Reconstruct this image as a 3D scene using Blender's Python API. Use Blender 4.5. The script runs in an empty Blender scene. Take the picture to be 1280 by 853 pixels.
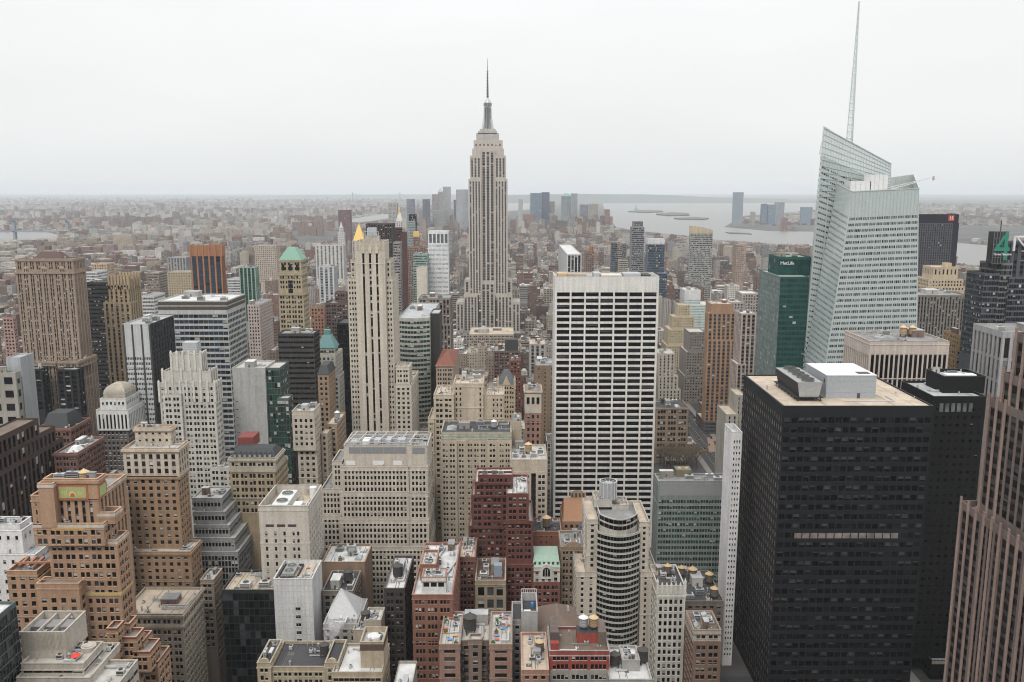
import bpy, math, random
import numpy as np
from mathutils import Vector
R = math.radians
scene = bpy.context.scene
COL = scene.collection

# ------------------------------------------------------------------ camera, sky, sun, exposure
FPX, PITCH, HC = 1080.0, R(9.9), 259.0
cam_d = bpy.data.cameras.new('camera'); cam = bpy.data.objects.new('camera', cam_d); COL.objects.link(cam)
cam.location = (0, 0, HC); cam.rotation_euler = (R(90) - PITCH, 0, 0)
cam_d.sensor_width = 36; cam_d.lens = FPX / 1280 * 36; cam_d.clip_start = 1; cam_d.clip_end = 200000
scene.camera = cam
SUN_EL, SUN_AZ = R(52), R(200)      # high, behind the camera and a little to the left
w = bpy.data.worlds.new('World'); scene.world = w; w.use_nodes = True
nt = w.node_tree; nt.nodes.clear()
def N(t, tree=None): return (tree or nt).nodes.new(t)
out = N('ShaderNodeOutputWorld'); bg = N('ShaderNodeBackground'); bg.inputs['Strength'].default_value = 0.1
sky = N('ShaderNodeTexSky'); sky.sky_type = 'NISHITA'; sky.sun_disc = False
sky.sun_elevation = SUN_EL; sky.sun_rotation = R(195) ; sky.air_density = 2; sky.dust_density = 6
tc = N('ShaderNodeTexCoord'); sep = N('ShaderNodeSeparateXYZ'); ramp = N('ShaderNodeValToRGB')
nt.links.new(tc.outputs['Generated'], sep.inputs[0]); nt.links.new(sep.outputs['Z'], ramp.inputs['Fac'])
cr = ramp.color_ramp
cr.elements[0].position = 0.0; cr.elements[0].color = (.392, .400, .400, 1)
cr.elements[1].position = 1.0; cr.elements[1].color = (.72, .72, .72, 1)
for p, c in ((.06, (.425, .434, .432, 1)), (.16, (.450, .455, .455, 1)), (.30, (.475, .482, .495, 1)), (.6, (.62, .625, .63, 1))):
    e = cr.elements.new(p); e.color = c
nz = N('ShaderNodeTexNoise'); nz.inputs['Scale'].default_value = 2.2; nz.inputs['Detail'].default_value = 3
mp = N('ShaderNodeMapping'); mp.inputs['Scale'].default_value = (1, 1, 3.5)
nt.links.new(tc.outputs['Generated'], mp.inputs[0]); nt.links.new(mp.outputs[0], nz.inputs['Vector'])
mr = N('ShaderNodeMapRange'); mr.inputs['To Min'].default_value = 19.6; mr.inputs['To Max'].default_value = 23.2
nt.links.new(nz.outputs['Fac'], mr.inputs['Value'])
vm = N('ShaderNodeVectorMath'); vm.operation = 'SCALE'
nt.links.new(ramp.outputs['Color'], vm.inputs[0]); nt.links.new(mr.outputs[0], vm.inputs['Scale'])
mixs = N('ShaderNodeMix'); mixs.data_type = 'RGBA'; mixs.inputs[0].default_value = 0.93   # cloud cover
nt.links.new(sky.outputs[0], mixs.inputs[6]); nt.links.new(vm.outputs[0], mixs.inputs[7])
nt.links.new(mixs.outputs[2], bg.inputs['Color']); nt.links.new(bg.outputs[0], out.inputs[0])
sd = bpy.data.lights.new('sun', 'SUN'); sd.energy = 1.5; sd.angle = R(18); sd.color = (1, .96, .9)
sun = bpy.data.objects.new('sun', sd); COL.objects.link(sun)
sun.location = (0, 0, 3000); sun.rotation_euler = (R(90) - SUN_EL, 0, R(-15))
vs = scene.view_settings
vs.view_transform = 'Standard'; vs.look = 'None'; vs.exposure = 0.04; vs.gamma = 1; vs.use_curve_mapping = False
cy = scene.cycles
cy.use_denoising = True; cy.filter_width = 1.1; cy.max_bounces = 5; cy.diffuse_bounces = 1; cy.glossy_bounces = 3; cy.transmission_bounces = 3
cy.volume_bounces = 1; cy.caustics_reflective = False; cy.caustics_refractive = False; cy.use_adaptive_sampling = False

# ------------------------------------------------------------------ pixel <-> world
CP, SP = math.cos(PITCH), math.sin(PITCH)
def zat(py, Y):
    return HC + Y * math.tan(math.atan((426.5 - py) / FPX) - PITCH)
def dep_of(Y, Z): return Y * CP - (Z - HC) * SP
def pt(px, py, Y):
    Z = zat(py, Y); return ((px - 640) / FPX * dep_of(Y, Z), Y, Z)
def proj(X, Y, Z):
    d = dep_of(Y, Z); v = Y * SP + (Z - HC) * CP
    return 640 + FPX * X / d, 426.5 - FPX * v / d
def yground(py, z=0): return (HC - z) / -math.tan(math.atan((426.5 - py) / FPX) - PITCH)
def gpt(px, py, z=0.0):
    Y = yground(py, z); return ((px - 640) / FPX * dep_of(Y, z), Y, z)

# ------------------------------------------------------------------ materials
MATS = {}
def nodes(name):
    m = bpy.data.materials.new(name); m.use_nodes = True
    t = m.node_tree; b = t.nodes['Principled BSDF']; return m, t, b
def wallmat(col, rough=.85, var=.15, streak=.15, spec=.3, name='masonry', metal=0.0):
    lum = .3 * col[0] + .59 * col[1] + .11 * col[2]; col = tuple((lum + (c - lum) * .92) * .95 for c in col)
    key = ('w', tuple(round(c, 3) for c in col), rough, var, streak, metal)
    if key in MATS: return MATS[key]
    m, t, b = nodes(name)
    tc = N('ShaderNodeTexCoord', t)
    n1 = N('ShaderNodeTexNoise', t); n1.inputs['Scale'].default_value = .11; n1.inputs['Detail'].default_value = 6
    n1.inputs['Roughness'].default_value = .7
    mp = N('ShaderNodeMapping', t); mp.inputs['Scale'].default_value = (.5, .5, .025)
    n2 = N('ShaderNodeTexNoise', t); n2.inputs['Scale'].default_value = 1.0; n2.inputs['Detail'].default_value = 3
    n3 = N('ShaderNodeTexNoise', t); n3.inputs['Scale'].default_value = 1.1; n3.inputs['Detail'].default_value = 2
    L = t.links.new
    L(tc.outputs['Object'], n1.inputs['Vector']); L(tc.outputs['Object'], mp.inputs[0]); L(mp.outputs[0], n2.inputs['Vector'])
    L(tc.outputs['Object'], n3.inputs['Vector'])
    def rng(src, a):
        r = N('ShaderNodeMapRange', t); r.inputs['From Min'].default_value = .3; r.inputs['From Max'].default_value = .7
        r.inputs['To Min'].default_value = 1 - a; r.inputs['To Max'].default_value = 1 + a * .8
        L(src.outputs['Fac'], r.inputs['Value']); return r
    a, s, g = rng(n1, var), rng(n2, streak), rng(n3, .12)
    m1 = N('ShaderNodeMath', t); m1.operation = 'MULTIPLY'; L(a.outputs[0], m1.inputs[0]); L(s.outputs[0], m1.inputs[1])
    m2 = N('ShaderNodeMath', t); m2.operation = 'MULTIPLY'; L(m1.outputs[0], m2.inputs[0]); L(g.outputs[0], m2.inputs[1])
    v = N('ShaderNodeVectorMath', t); v.operation = 'SCALE'; v.inputs[0].default_value = col; L(m2.outputs[0], v.inputs['Scale'])
    L(v.outputs[0], b.inputs['Base Color'])
    b.inputs['Roughness'].default_value = rough; b.inputs['Specular IOR Level'].default_value = spec; b.inputs['Metallic'].default_value = metal
    MATS[key] = m; return m
def roofmat(kind):
    if ('r', kind) in MATS: return MATS['r', kind]
    c = dict(white=(.62, .62, .61), grey=(.27, .27, .27), dark=(.06, .06, .065), tan=(.55, .46, .36), red=(.15, .075, .06), brown=(.17, .13, .10),
             silver=(.42, .43, .44), pale=(.50, .48, .44))[kind]
    m, t, b = nodes('roofing'); L = t.links.new
    tc = N('ShaderNodeTexCoord', t); n1 = N('ShaderNodeTexNoise', t); n1.inputs['Scale'].default_value = .16; n1.inputs['Detail'].default_value = 7
    n1.inputs['Roughness'].default_value = .75
    n2 = N('ShaderNodeTexVoronoi', t); n2.inputs['Scale'].default_value = .12
    L(tc.outputs['Object'], n1.inputs['Vector']); L(tc.outputs['Object'], n2.inputs['Vector'])
    r = N('ShaderNodeMapRange', t); r.inputs['From Min'].default_value = .32; r.inputs['From Max'].default_value = .68
    r.inputs['To Min'].default_value = .70; r.inputs['To Max'].default_value = 1.08; L(n1.outputs['Fac'], r.inputs['Value'])
    s = N('ShaderNodeSeparateColor', t); L(n2.outputs['Color'], s.inputs[0])
    r2 = N('ShaderNodeMapRange', t); r2.inputs['To Min'].default_value = .85; r2.inputs['To Max'].default_value = 1.06; L(s.outputs[0], r2.inputs['Value'])
    mm = N('ShaderNodeMath', t); mm.operation = 'MULTIPLY'; L(r.outputs[0], mm.inputs[0]); L(r2.outputs[0], mm.inputs[1])
    v = N('ShaderNodeVectorMath', t); v.operation = 'SCALE'; v.inputs[0].default_value = c; L(mm.outputs[0], v.inputs['Scale'])
    L(v.outputs[0], b.inputs['Base Color']); b.inputs['Roughness'].default_value = .9
    MATS['r', kind] = m; return m
def glassmat(kind):
    if ('g', kind) in MATS: return MATS['g', kind]
    c, ro = dict(dark=((.012, .013, .015), .12), mid=((.05, .055, .06), .15), blue=((.03, .05, .075), .10), green=((.02, .055, .047), .12),
             teal=((.010, .052, .048), .1), grey=((.11, .12, .12), .2), black=((.004, .004, .005), .16), bronze=((.17, .135, .115), .14),
             pale=((.30, .33, .33), .18), tealpale=((.25, .42, .38), .2), lit=((.22, .19, .175), .35), silver=((.42, .44, .45), .22), dim=((.05, .052, .055), .35), haze=((.20, .22, .22), .2), blinds=((.40, .39, .36), .5))[kind]
    m, t, b = nodes('glazing_' + kind); L = t.links.new
    g = N('ShaderNodeNewGeometry', t); n1 = N('ShaderNodeTexNoise', t); n1.inputs['Scale'].default_value = .22; n1.inputs['Detail'].default_value = 2
    L(g.outputs['Position'], n1.inputs['Vector'])
    r = N('ShaderNodeMapRange', t); r.inputs['From Min'].default_value = .3; r.inputs['From Max'].default_value = .7
    r.inputs['To Min'].default_value = .6; r.inputs['To Max'].default_value = 1.5; L(n1.outputs['Fac'], r.inputs['Value'])
    v = N('ShaderNodeVectorMath', t); v.operation = 'SCALE'; v.inputs[0].default_value = c; L(r.outputs[0], v.inputs['Scale'])
    L(v.outputs[0], b.inputs['Base Color']); b.inputs['Roughness'].default_value = ro; b.inputs['Specular IOR Level'].default_value = .28 if kind in ('black', 'dark', 'dim') else .5
    bm = N('ShaderNodeBump', t); bm.inputs['Strength'].default_value = .06; bm.inputs['Distance'].default_value = .5
    L(n1.outputs['Fac'], bm.inputs['Height']); L(bm.outputs[0], b.inputs['Normal'])
    MATS['g', kind] = m; return m
def plain(name, col, rough=.7, metal=0.0, spec=.4):
    key = ('p', name, col, rough)
    if key in MATS: return MATS[key]
    m, t, b = nodes(name)
    n1 = N('ShaderNodeTexNoise', t); n1.inputs['Scale'].default_value = .9; n1.inputs['Detail'].default_value = 4
    tc = N('ShaderNodeTexCoord', t); t.links.new(tc.outputs['Object'], n1.inputs['Vector'])
    r = N('ShaderNodeMapRange', t); r.inputs['To Min'].default_value = .78; r.inputs['To Max'].default_value = 1.2; t.links.new(n1.outputs['Fac'], r.inputs['Value'])
    v = N('ShaderNodeVectorMath', t); v.operation = 'SCALE'; v.inputs[0].default_value = col; t.links.new(r.outputs[0], v.inputs['Scale'])
    t.links.new(v.outputs[0], b.inputs['Base Color'])
    b.inputs['Roughness'].default_value = rough; b.inputs['Metallic'].default_value = metal; b.inputs['Specular IOR Level'].default_value = spec
    MATS[key] = m; return m
def citymat(style):
    """wall with windows worked out from the UV (metres along the wall, metres up); wall colour from the 'col' attribute"""
    if ('c', style) in MATS: return MATS['c', style]
    bw, fh, u0, u1, v0, v1, wc = dict(punch=(3.0, 3.4, .28, .72, .28, .76, .035), ribbon=(40, 3.6, .0, 1.0, .35, .80, .05),
                                      strip=(2.6, 3.5, .36, 1.0, .14, .95, .05), big=(4.4, 3.9, .14, .86, .22, .82, .04))[style]
    m, t, b = nodes('far_facade_' + style); L = t.links.new
    uv = N('ShaderNodeUVMap', t); uv.uv_map = 'UVMap'; sp = N('ShaderNodeSeparateXYZ', t); L(uv.outputs[0], sp.inputs[0])
    def math2(op, a, bb):
        n = N('ShaderNodeMath', t); n.operation = op
        for i, x in enumerate((a, bb)):
            if x is None: continue
            if isinstance(x, (int, float)): n.inputs[i].default_value = x
            else: L(x, n.inputs[i])
        return n.outputs[0]
    su = math2('DIVIDE', sp.outputs[0], bw); sv = math2('DIVIDE', sp.outputs[1], fh)
    fu = math2('FRACT', su, None); fv = math2('FRACT', sv, None)
    mask = math2('MULTIPLY', math2('MULTIPLY', math2('GREATER_THAN', fu, u0), math2('LESS_THAN', fu, u1)),
                 math2('MULTIPLY', math2('GREATER_THAN', fv, v0), math2('LESS_THAN', fv, v1)))
    cmb = N('ShaderNodeCombineXYZ', t); L(math2('FLOOR', su, None), cmb.inputs[0]); L(math2('FLOOR', sv, None), cmb.inputs[1])
    wn = N('ShaderNodeTexWhiteNoise', t); wn.noise_dimensions = '2D'; L(cmb.outputs[0], wn.inputs['Vector'])
    at = N('ShaderNodeAttribute', t); at.attribute_name = 'col'
    g = N('ShaderNodeNewGeometry', t); n1 = N('ShaderNodeTexNoise', t); n1.inputs['Scale'].default_value = .09; n1.inputs['Detail'].default_value = 5
    L(g.outputs['Position'], n1.inputs['Vector'])
    r = N('ShaderNodeMapRange', t); r.inputs['To Min'].default_value = .75; r.inputs['To Max'].default_value = 1.25; L(n1.outputs['Fac'], r.inputs['Value'])
    v = N('ShaderNodeVectorMath', t); v.operation = 'SCALE'; L(at.outputs['Color'], v.inputs[0]); L(r.outputs[0], v.inputs['Scale'])
    pw = math2('MULTIPLY', math2('POWER', wn.outputs['Value'], 6.0), .35); wcol = N('ShaderNodeCombineColor', t)
    wv = math2('ADD', pw, wc * .6)
    for i in range(3): L(wv, wcol.inputs[i])
    mx = N('ShaderNodeMix', t); mx.data_type = 'RGBA'; L(mask, mx.inputs[0]); L(v.outputs[0], mx.inputs[6]); L(wcol.outputs[0], mx.inputs[7])
    L(mx.outputs[2], b.inputs['Base Color'])
    ro = math2('SUBTRACT', .85, math2('MULTIPLY', mask, .55)); L(ro, b.inputs['Roughness'])
    MATS['c', style] = m; return m
def cityroof():
    if 'cr' in MATS: return MATS['cr']
    m, t, b = nodes('far_roofing'); L = t.links.new
    at = N('ShaderNodeAttribute', t); at.attribute_name = 'col'
    g = N('ShaderNodeNewGeometry', t); n1 = N('ShaderNodeTexNoise', t); n1.inputs['Scale'].default_value = .2; n1.inputs['Detail'].default_value = 6
    L(g.outputs['Position'], n1.inputs['Vector'])
    r = N('ShaderNodeMapRange', t); r.inputs['From Min'].default_value = .3; r.inputs['From Max'].default_value = .7
    r.inputs['To Min'].default_value = .6; r.inputs['To Max'].default_value = 1.2; L(n1.outputs['Fac'], r.inputs['Value'])
    v = N('ShaderNodeVectorMath', t); v.operation = 'SCALE'; L(at.outputs['Color'], v.inputs[0]); L(r.outputs[0], v.inputs['Scale'])
    L(v.outputs[0], b.inputs['Base Color']); b.inputs['Roughness'].default_value = .9
    MATS['cr'] = m; return m

# ------------------------------------------------------------------ mesh builder
class MB:
    def __init__(s): s.q = []; s.m = []; s.polys = []; s.uv = []; s.col = []; s.attr = False
    def quads(s, arr, mat=0, uv=None, col=None):
        arr = np.asarray(arr, float).reshape(-1, 4, 3); n = len(arr)
        if not n: return
        s.q.append(arr); s.m.append(np.full(n, mat) if np.isscalar(mat) else np.asarray(mat))
        if uv is not None or col is not None: s.attr = True
        s.uv.append(np.zeros((n, 4, 2)) if uv is None else np.asarray(uv, float).reshape(n, 4, 2))
        s.col.append(np.tile(np.array((1, 1, 1.)) if col is None else np.asarray(col, float), (n, 1)) if col is None or np.ndim(col) == 1 else np.asarray(col))
    def poly(s, pts, mat=0): s.polys.append((list(pts), mat))
    def box(s, x0, x1, y0, y1, z0, z1, mat=0, top=None, bottom=True):
        f = [[(x0, y0, z0), (x1, y0, z0), (x1, y0, z1), (x0, y0, z1)], [(x1, y0, z0), (x1, y1, z0), (x1, y1, z1), (x1, y0, z1)],
             [(x1, y1, z0), (x0, y1, z0), (x0, y1, z1), (x1, y1, z1)], [(x0, y1, z0), (x0, y0, z0), (x0, y0, z1), (x0, y1, z1)]]
        s.quads(f, mat); s.quads([[(x0, y0, z1), (x1, y0, z1), (x1, y1, z1), (x0, y1, z1)]], mat if top is None else top)
        if bottom: s.quads([[(x0, y1, z0), (x1, y1, z0), (x1, y0, z0), (x0, y0, z0)]], mat)
    def ring(s, x0, x1, y0, y1, z0, z1, o, th, mat=0):
        a, b, c, d = x0 - o, x1 + o, y0 - o, y1 + o; t = th + o
        s.box(a, b, c, c + t, z0, z1, mat); s.box(a, b, d - t, d, z0, z1, mat)
        s.box(a, a + t, c + t, d - t, z0, z1, mat); s.box(b - t, b, c + t, d - t, z0, z1, mat)
    def frustum(s, b0, z0, b1, z1, mat=0, cap=True, capmat=None):
        (x0, x1, y0, y1), (u0, u1, v0, v1) = b0, b1
        A = [(x0, y0, z0), (x1, y0, z0), (x1, y1, z0), (x0, y1, z0)]; B = [(u0, v0, z1), (u1, v0, z1), (u1, v1, z1), (u0, v1, z1)]
        for i in range(4):
            j = (i + 1) % 4; s.quads([[A[i], A[j], B[j], B[i]]], mat)
        if cap: s.quads([B], mat if capmat is None else capmat)
    def cyl(s, x, y, z0, z1, r0, r1=None, n=12, mat=0, cap=True, capmat=None):
        r1 = r0 if r1 is None else r1; a = np.linspace(0, 2 * math.pi, n + 1)[:-1]; c, d = np.cos(a), np.sin(a)
        P = np.stack([x + r0 * c, y + r0 * d, np.full(n, z0)], 1); Q = np.stack([x + r1 * c, y + r1 * d, np.full(n, z1)], 1)
        s.quads(np.stack([P, np.roll(P, -1, 0), np.roll(Q, -1, 0), Q], 1), mat)
        if cap and r1 > 1e-3: s.poly([tuple(q) for q in Q], mat if capmat is None else capmat)
    def bar(s, a, b, t, mat=0):
        a, b = Vector(a), Vector(b); d = (b - a).normalized(); u = d.cross(Vector((0, 0, 1)))
        if u.length < .01: u = Vector((1, 0, 0))
        u.normalize(); v = u.cross(d).normalized(); u *= t / 2; v *= t / 2
        c = [-u - v, u - v, u + v, -u + v]
        for i in range(4):
            j = (i + 1) % 4; s.quads([[a + c[i], a + c[j], b + c[j], b + c[i]]], mat)
        s.quads([[a + c[3], a + c[2], a + c[1], a + c[0]]], mat); s.quads([[b + c[0], b + c[1], b + c[2], b + c[3]]], mat)
    def empty(s): return not s.q and not s.polys
    def build(s, name, mats, parent=None, off=(0, 0, 0), smooth=False):
        me = bpy.data.meshes.new(name)
        if not isinstance(mats, (list, tuple)): mats = [mats]
        for m in mats: me.materials.append(m)
        q = np.concatenate(s.q) if s.q else np.zeros((0, 4, 3)); nq = len(q)
        mi = np.concatenate(s.m) if s.q else np.zeros(0)
        V = q.reshape(-1, 3); extra = [p for p, _ in s.polys]
        if extra: V = np.concatenate([V] + [np.array(p, float) for p in extra])
        V = V - np.array(off)
        ls = list(np.arange(nq) * 4); tot = nq * 4; start = np.arange(nq) * 4; st2 = []
        for p in extra: st2.append(tot); tot += len(p)
        start = np.concatenate([start, np.array(st2, int)]).astype(np.int32)
        cnt = np.concatenate([np.full(nq, 4), np.array([len(p) for p in extra], int)]).astype(np.int32)
        mi = np.concatenate([mi, np.array([m for _, m in s.polys])]).astype(np.int32)
        me.vertices.add(len(V)); me.vertices.foreach_set('co', V.astype(np.float32).ravel())
        me.loops.add(tot); me.loops.foreach_set('vertex_index', np.arange(tot, dtype=np.int32))
        me.polygons.add(len(start)); me.polygons.foreach_set('loop_start', start)
        me.polygons.foreach_set('material_index', mi)
        me.update(calc_edges=True)
        if s.attr:
            u = np.concatenate(s.uv).reshape(-1, 2); ul = me.uv_layers.new(name='UVMap')
            full = np.zeros((tot, 2), np.float32); full[:nq * 4] = u; ul.data.foreach_set('uv', full.ravel())
            c = np.concatenate(s.col); ca = me.attributes.new('col', 'FLOAT_COLOR', 'CORNER')
            fc = np.ones((tot, 4), np.float32); fc[:nq * 4, :3] = np.repeat(c, 4, 0); ca.data.foreach_set('color', fc.ravel())
        o = bpy.data.objects.new(name, me); COL.objects.link(o)
        if parent: o.parent = parent
        return o

def root(name, loc, label, cat, group=None):
    o = bpy.data.objects.new(name, None); COL.objects.link(o); o.location = loc; o.empty_display_size = 5
    o['label'] = label; o['category'] = cat
    if group: o['group'] = group
    return o

# ------------------------------------------------------------------ facades
RNG = np.random.default_rng(7); random.seed(7)
class Wins(list): pass
def facade(W, wins, A, B, C, D, st, zmin=None):
    """wall quad A(bottom left) B C D(top left), seen from outside, with recessed window openings. W: MB with mats 0 wall, 1 spandrel."""
    A, B, C, D = (np.array(p, float) for p in (A, B, C, D))
    w = np.linalg.norm(B - A); h = np.linalg.norm(D - A)
    n = np.cross(B - A, D - A); n /= max(np.linalg.norm(n), 1e-9)
    def P(a):
        a = np.asarray(a, float); u, v, d = a[..., 0:1], a[..., 1:2], a[..., 2:3]
        return (1 - u) * (1 - v) * A + u * (1 - v) * B + u * v * C + (1 - u) * v * D - n * d
    if st is None or w < 1.5 or h < 2.5:
        W.quads([P([(0, 0, 0), (1, 0, 0), (1, 1, 0), (0, 1, 0)])], 0); return
    fh, rec = st['fh'], st.get('rec', .3); top, edge = st.get('top', 1.2), st.get('edge', .6)
    zb = max(0.0, (zmin or 0) - A[2]) + st.get('bot', 0)
    nrow = st.get('rows') or int((h - top - zb) / fh)
    if st.get('rows'): fh = (h - top - zb) / nrow
    iw = w - 2 * edge; nb = st.get('cols') or max(1, int(round(iw / st['bw'])))
    if nrow < 1 or iw < 1.2:
        W.quads([P([(0, 0, 0), (1, 0, 0), (1, 1, 0), (0, 1, 0)])], 0); return
    bw = iw / nb; k = st.get('k', 1); kg = st.get('kg', .5); sp = bw * st['wf']; ww = (sp - (k - 1) * kg) / k
    skip = st.get('skip', ())
    us = []
    for i in range(nb):
        if i in skip or (i - nb) in skip: continue
        x = edge + bw * i + (bw - sp) / 2
        for j in range(k): us.append((x + j * (ww + kg), x + j * (ww + kg) + ww))
    us = np.array(us) / w
    ztop = h - top; v1s = ztop - fh * np.arange(nrow) - fh * st.get('head', .22); v0s = v1s - fh * st['hf']
    v1s, v0s = v1s[::-1] / h, v0s[::-1] / h                      # bottom to top
    ublk = np.concatenate([[0], us.ravel(), [1]]).reshape(-1, 2)   # piers
    strip = st.get('strip', False)
    Q = []; QS = []; QL = []
    if strip:
        lo = max(v0s[0] - .5 / h, 0); hi = min(v1s[-1] + .5 / h, 1)
        for a, b in ublk: Q.append([(a, lo, 0), (b, lo, 0), (b, hi, 0), (a, hi, 0)])
        Q.append([(0, 0, 0), (1, 0, 0), (1, lo, 0), (0, lo, 0)]); Q.append([(0, hi, 0), (1, hi, 0), (1, 1, 0), (0, 1, 0)])
        for a, b in us:
            Q.append([(a, lo, 0), (a, lo, rec), (a, hi, rec), (a, hi, 0)][::-1] if False else [(a, lo, rec), (a, lo, 0), (a, hi, 0), (a, hi, rec)][::-1])
            Q.append([(b, lo, 0), (b, lo, rec), (b, hi, rec), (b, hi, 0)][::-1])
            Q.append([(a, lo, 0), (b, lo, 0), (b, lo, rec), (a, lo, rec)]); Q.append([(a, hi, rec), (b, hi, rec), (b, hi, 0), (a, hi, 0)])
            ed = np.concatenate([[lo], np.stack([v0s, v1s], 1).ravel(), [hi]]).reshape(-1, 2)
            for c, d in ed: QS.append([(a, c, rec), (b, c, rec), (b, d, rec), (a, d, rec)])
    else:
        ed = np.concatenate([[0], np.stack([v0s, v1s], 1).ravel(), [1]]).reshape(-1, 2)
        for c, d in ed: Q.append([(0, c, 0), (1, c, 0), (1, d, 0), (0, d, 0)])
        for v0, v1 in zip(v0s, v1s):
            for a, b in ublk: Q.append([(a, v0, 0), (b, v0, 0), (b, v1, 0), (a, v1, 0)])
            if st.get('sill'):
                for a, b in us:
                    e = .12 / w; s0, s1 = v0 - .24 / h, v0; QL += [[(a - e, s0, -.14), (b + e, s0, -.14), (b + e, s1, -.14), (a - e, s1, -.14)], [(a - e, s1, -.14), (b + e, s1, -.14), (b + e, s1, 0), (a - e, s1, 0)]]
            if rec > .02:
                for a, b in us:
                    Q += [[(a, v0, 0), (b, v0, 0), (b, v0, rec), (a, v0, rec)], [(a, v1, rec), (b, v1, rec), (b, v1, 0), (a, v1, 0)],
                          [(a, v0, rec), (a, v0, 0), (a, v1, 0), (a, v1, rec)][::-1], [(b, v0, 0), (b, v0, rec), (b, v1, rec), (b, v1, 0)][::-1]]
    W.quads(P(Q), 0)
    if QS: W.quads(P(QS), 1)
    if QL: W.quads(P(QL), 2)
    g = [[(a, v0, rec), (b, v0, rec), (b, v1, rec), (a, v1, rec)] for v0, v1 in zip(v0s, v1s) for a, b in us]
    wins.append((P(g), (B - A) / w, st))

VARM = {}
def pane_mesh(kind, glass, bl='blinds'):
    """one unit window facing -Y: two sashes, a meeting rail and perhaps a blind behind the upper glass"""
    key = (kind, glass, bl)
    if key in VARM: return VARM[key]
    b = MB(); f = .05
    b.quads([[(0, 0, 0), (1, 0, 0), (1, 0, 1), (0, 0, 1)]] if kind == 0 else
            [[(0, 0, 0), (1, 0, 0), (1, 0, kind), (0, 0, kind)]], 0)
    if kind: b.quads([[(0, 0, kind), (1, 0, kind), (1, 0, 1), (0, 0, 1)]], 1)
    o = b.build('window', [glassmat(glass), glassmat(bl)]); me = o.data; bpy.data.objects.remove(o)
    VARM[key] = me; return me

INFO = []          # every hand-built building: footprint rects, visible bottom, short name
LIMIT = 100
def emit_windows(rt, base, wins, glass, vb, near, blind, bl='blinds'):
    allc, dirs, gl = [], [], []
    for c, u, st in wins:
        allc.append(c); dirs.append(np.tile(u, (len(c), 1))); gl += [st.get('glass', glass)] * len(c)
    if not allc: return
    c = np.concatenate(allc); dirs = np.concatenate(dirs); n = len(c); t_ = RNG.random(n)
    ALT = dict(dark=('dark', 'mid', 'black'), black=('black', 'black', 'dark'), mid=('mid', 'dark', 'mid'), blue=('blue', 'dark', 'mid'), green=('green', 'dark', 'mid'), grey=('grey', 'mid', 'dark'))
    gl = np.array([ALT.get(g, (g,) * 3)[0 if q < .72 else (1 if q < .86 else 2)] for g, q in zip(gl, t_)])
    kinds = RNG.choice([0, .45, .7, .25], n, p=[1 - blind, blind * .45, blind * .3, blind * .25])
    pick = np.zeros(n, bool)
    rect = np.abs(np.linalg.norm(c[:, 1] - c[:, 0], axis=1) - np.linalg.norm(c[:, 2] - c[:, 3], axis=1)) < 1e-3
    rect &= np.abs(c[:, 3, 0] - c[:, 0, 0]) < 1e-3
    if near:
        ctr = c.mean(1); d = ctr[:, 1] * CP - (ctr[:, 2] - HC) * SP
        px = 640 + FPX * ctr[:, 0] / d; py = 426.5 - FPX * (ctr[:, 1] * SP + (ctr[:, 2] - HC) * CP) / d
        ok = rect & (px > 2) & (px < 1278) & (py < min(vb, 851))
        nx = dirs[:, 1] * 0 + dirs[:, 0]        # 1 for the front
        idx = np.where(ok)[0]; idx = idx[np.argsort(py[idx] - 14 * (nx[idx] > .9))][:LIMIT]; pick[idx] = True
        for i in idx:
            o = bpy.data.objects.new('window', pane_mesh(float(kinds[i]), str(gl[i]), bl)); COL.objects.link(o); o.parent = rt
            o.location = c[i, 0] - base; o.rotation_euler = (0, 0, math.atan2(dirs[i, 1], dirs[i, 0]))
            o.scale = (np.linalg.norm(c[i, 1] - c[i, 0]), 1, c[i, 3, 2] - c[i, 0, 2])
    rest = ~pick
    if rest.any():
        b = MB(); names = sorted(set(gl[rest])); mats = [glassmat(k) for k in names] + [glassmat(bl)]
        lut = {k: i for i, k in enumerate(names)}
        r = c[rest]; kk = kinds[rest][:, None]; m = np.array([lut[k] for k in gl[rest]]); has = kk[:, 0] > 0
        full = r[~has]; b.quads(full, m[~has])
        rb = r[has]; kb = kk[has]
        if len(rb):
            lm = rb[:, 0] + (rb[:, 3] - rb[:, 0]) * kb; rm = rb[:, 1] + (rb[:, 2] - rb[:, 1]) * kb
            b.quads(np.stack([rb[:, 0], rb[:, 1], rm, lm], 1), m[has]); b.quads(np.stack([lm, rm, rb[:, 2], rb[:, 3]], 1), len(names))
        o = b.build('window_rows', mats, rt, base); o['kind'] = 'stuff'

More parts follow.
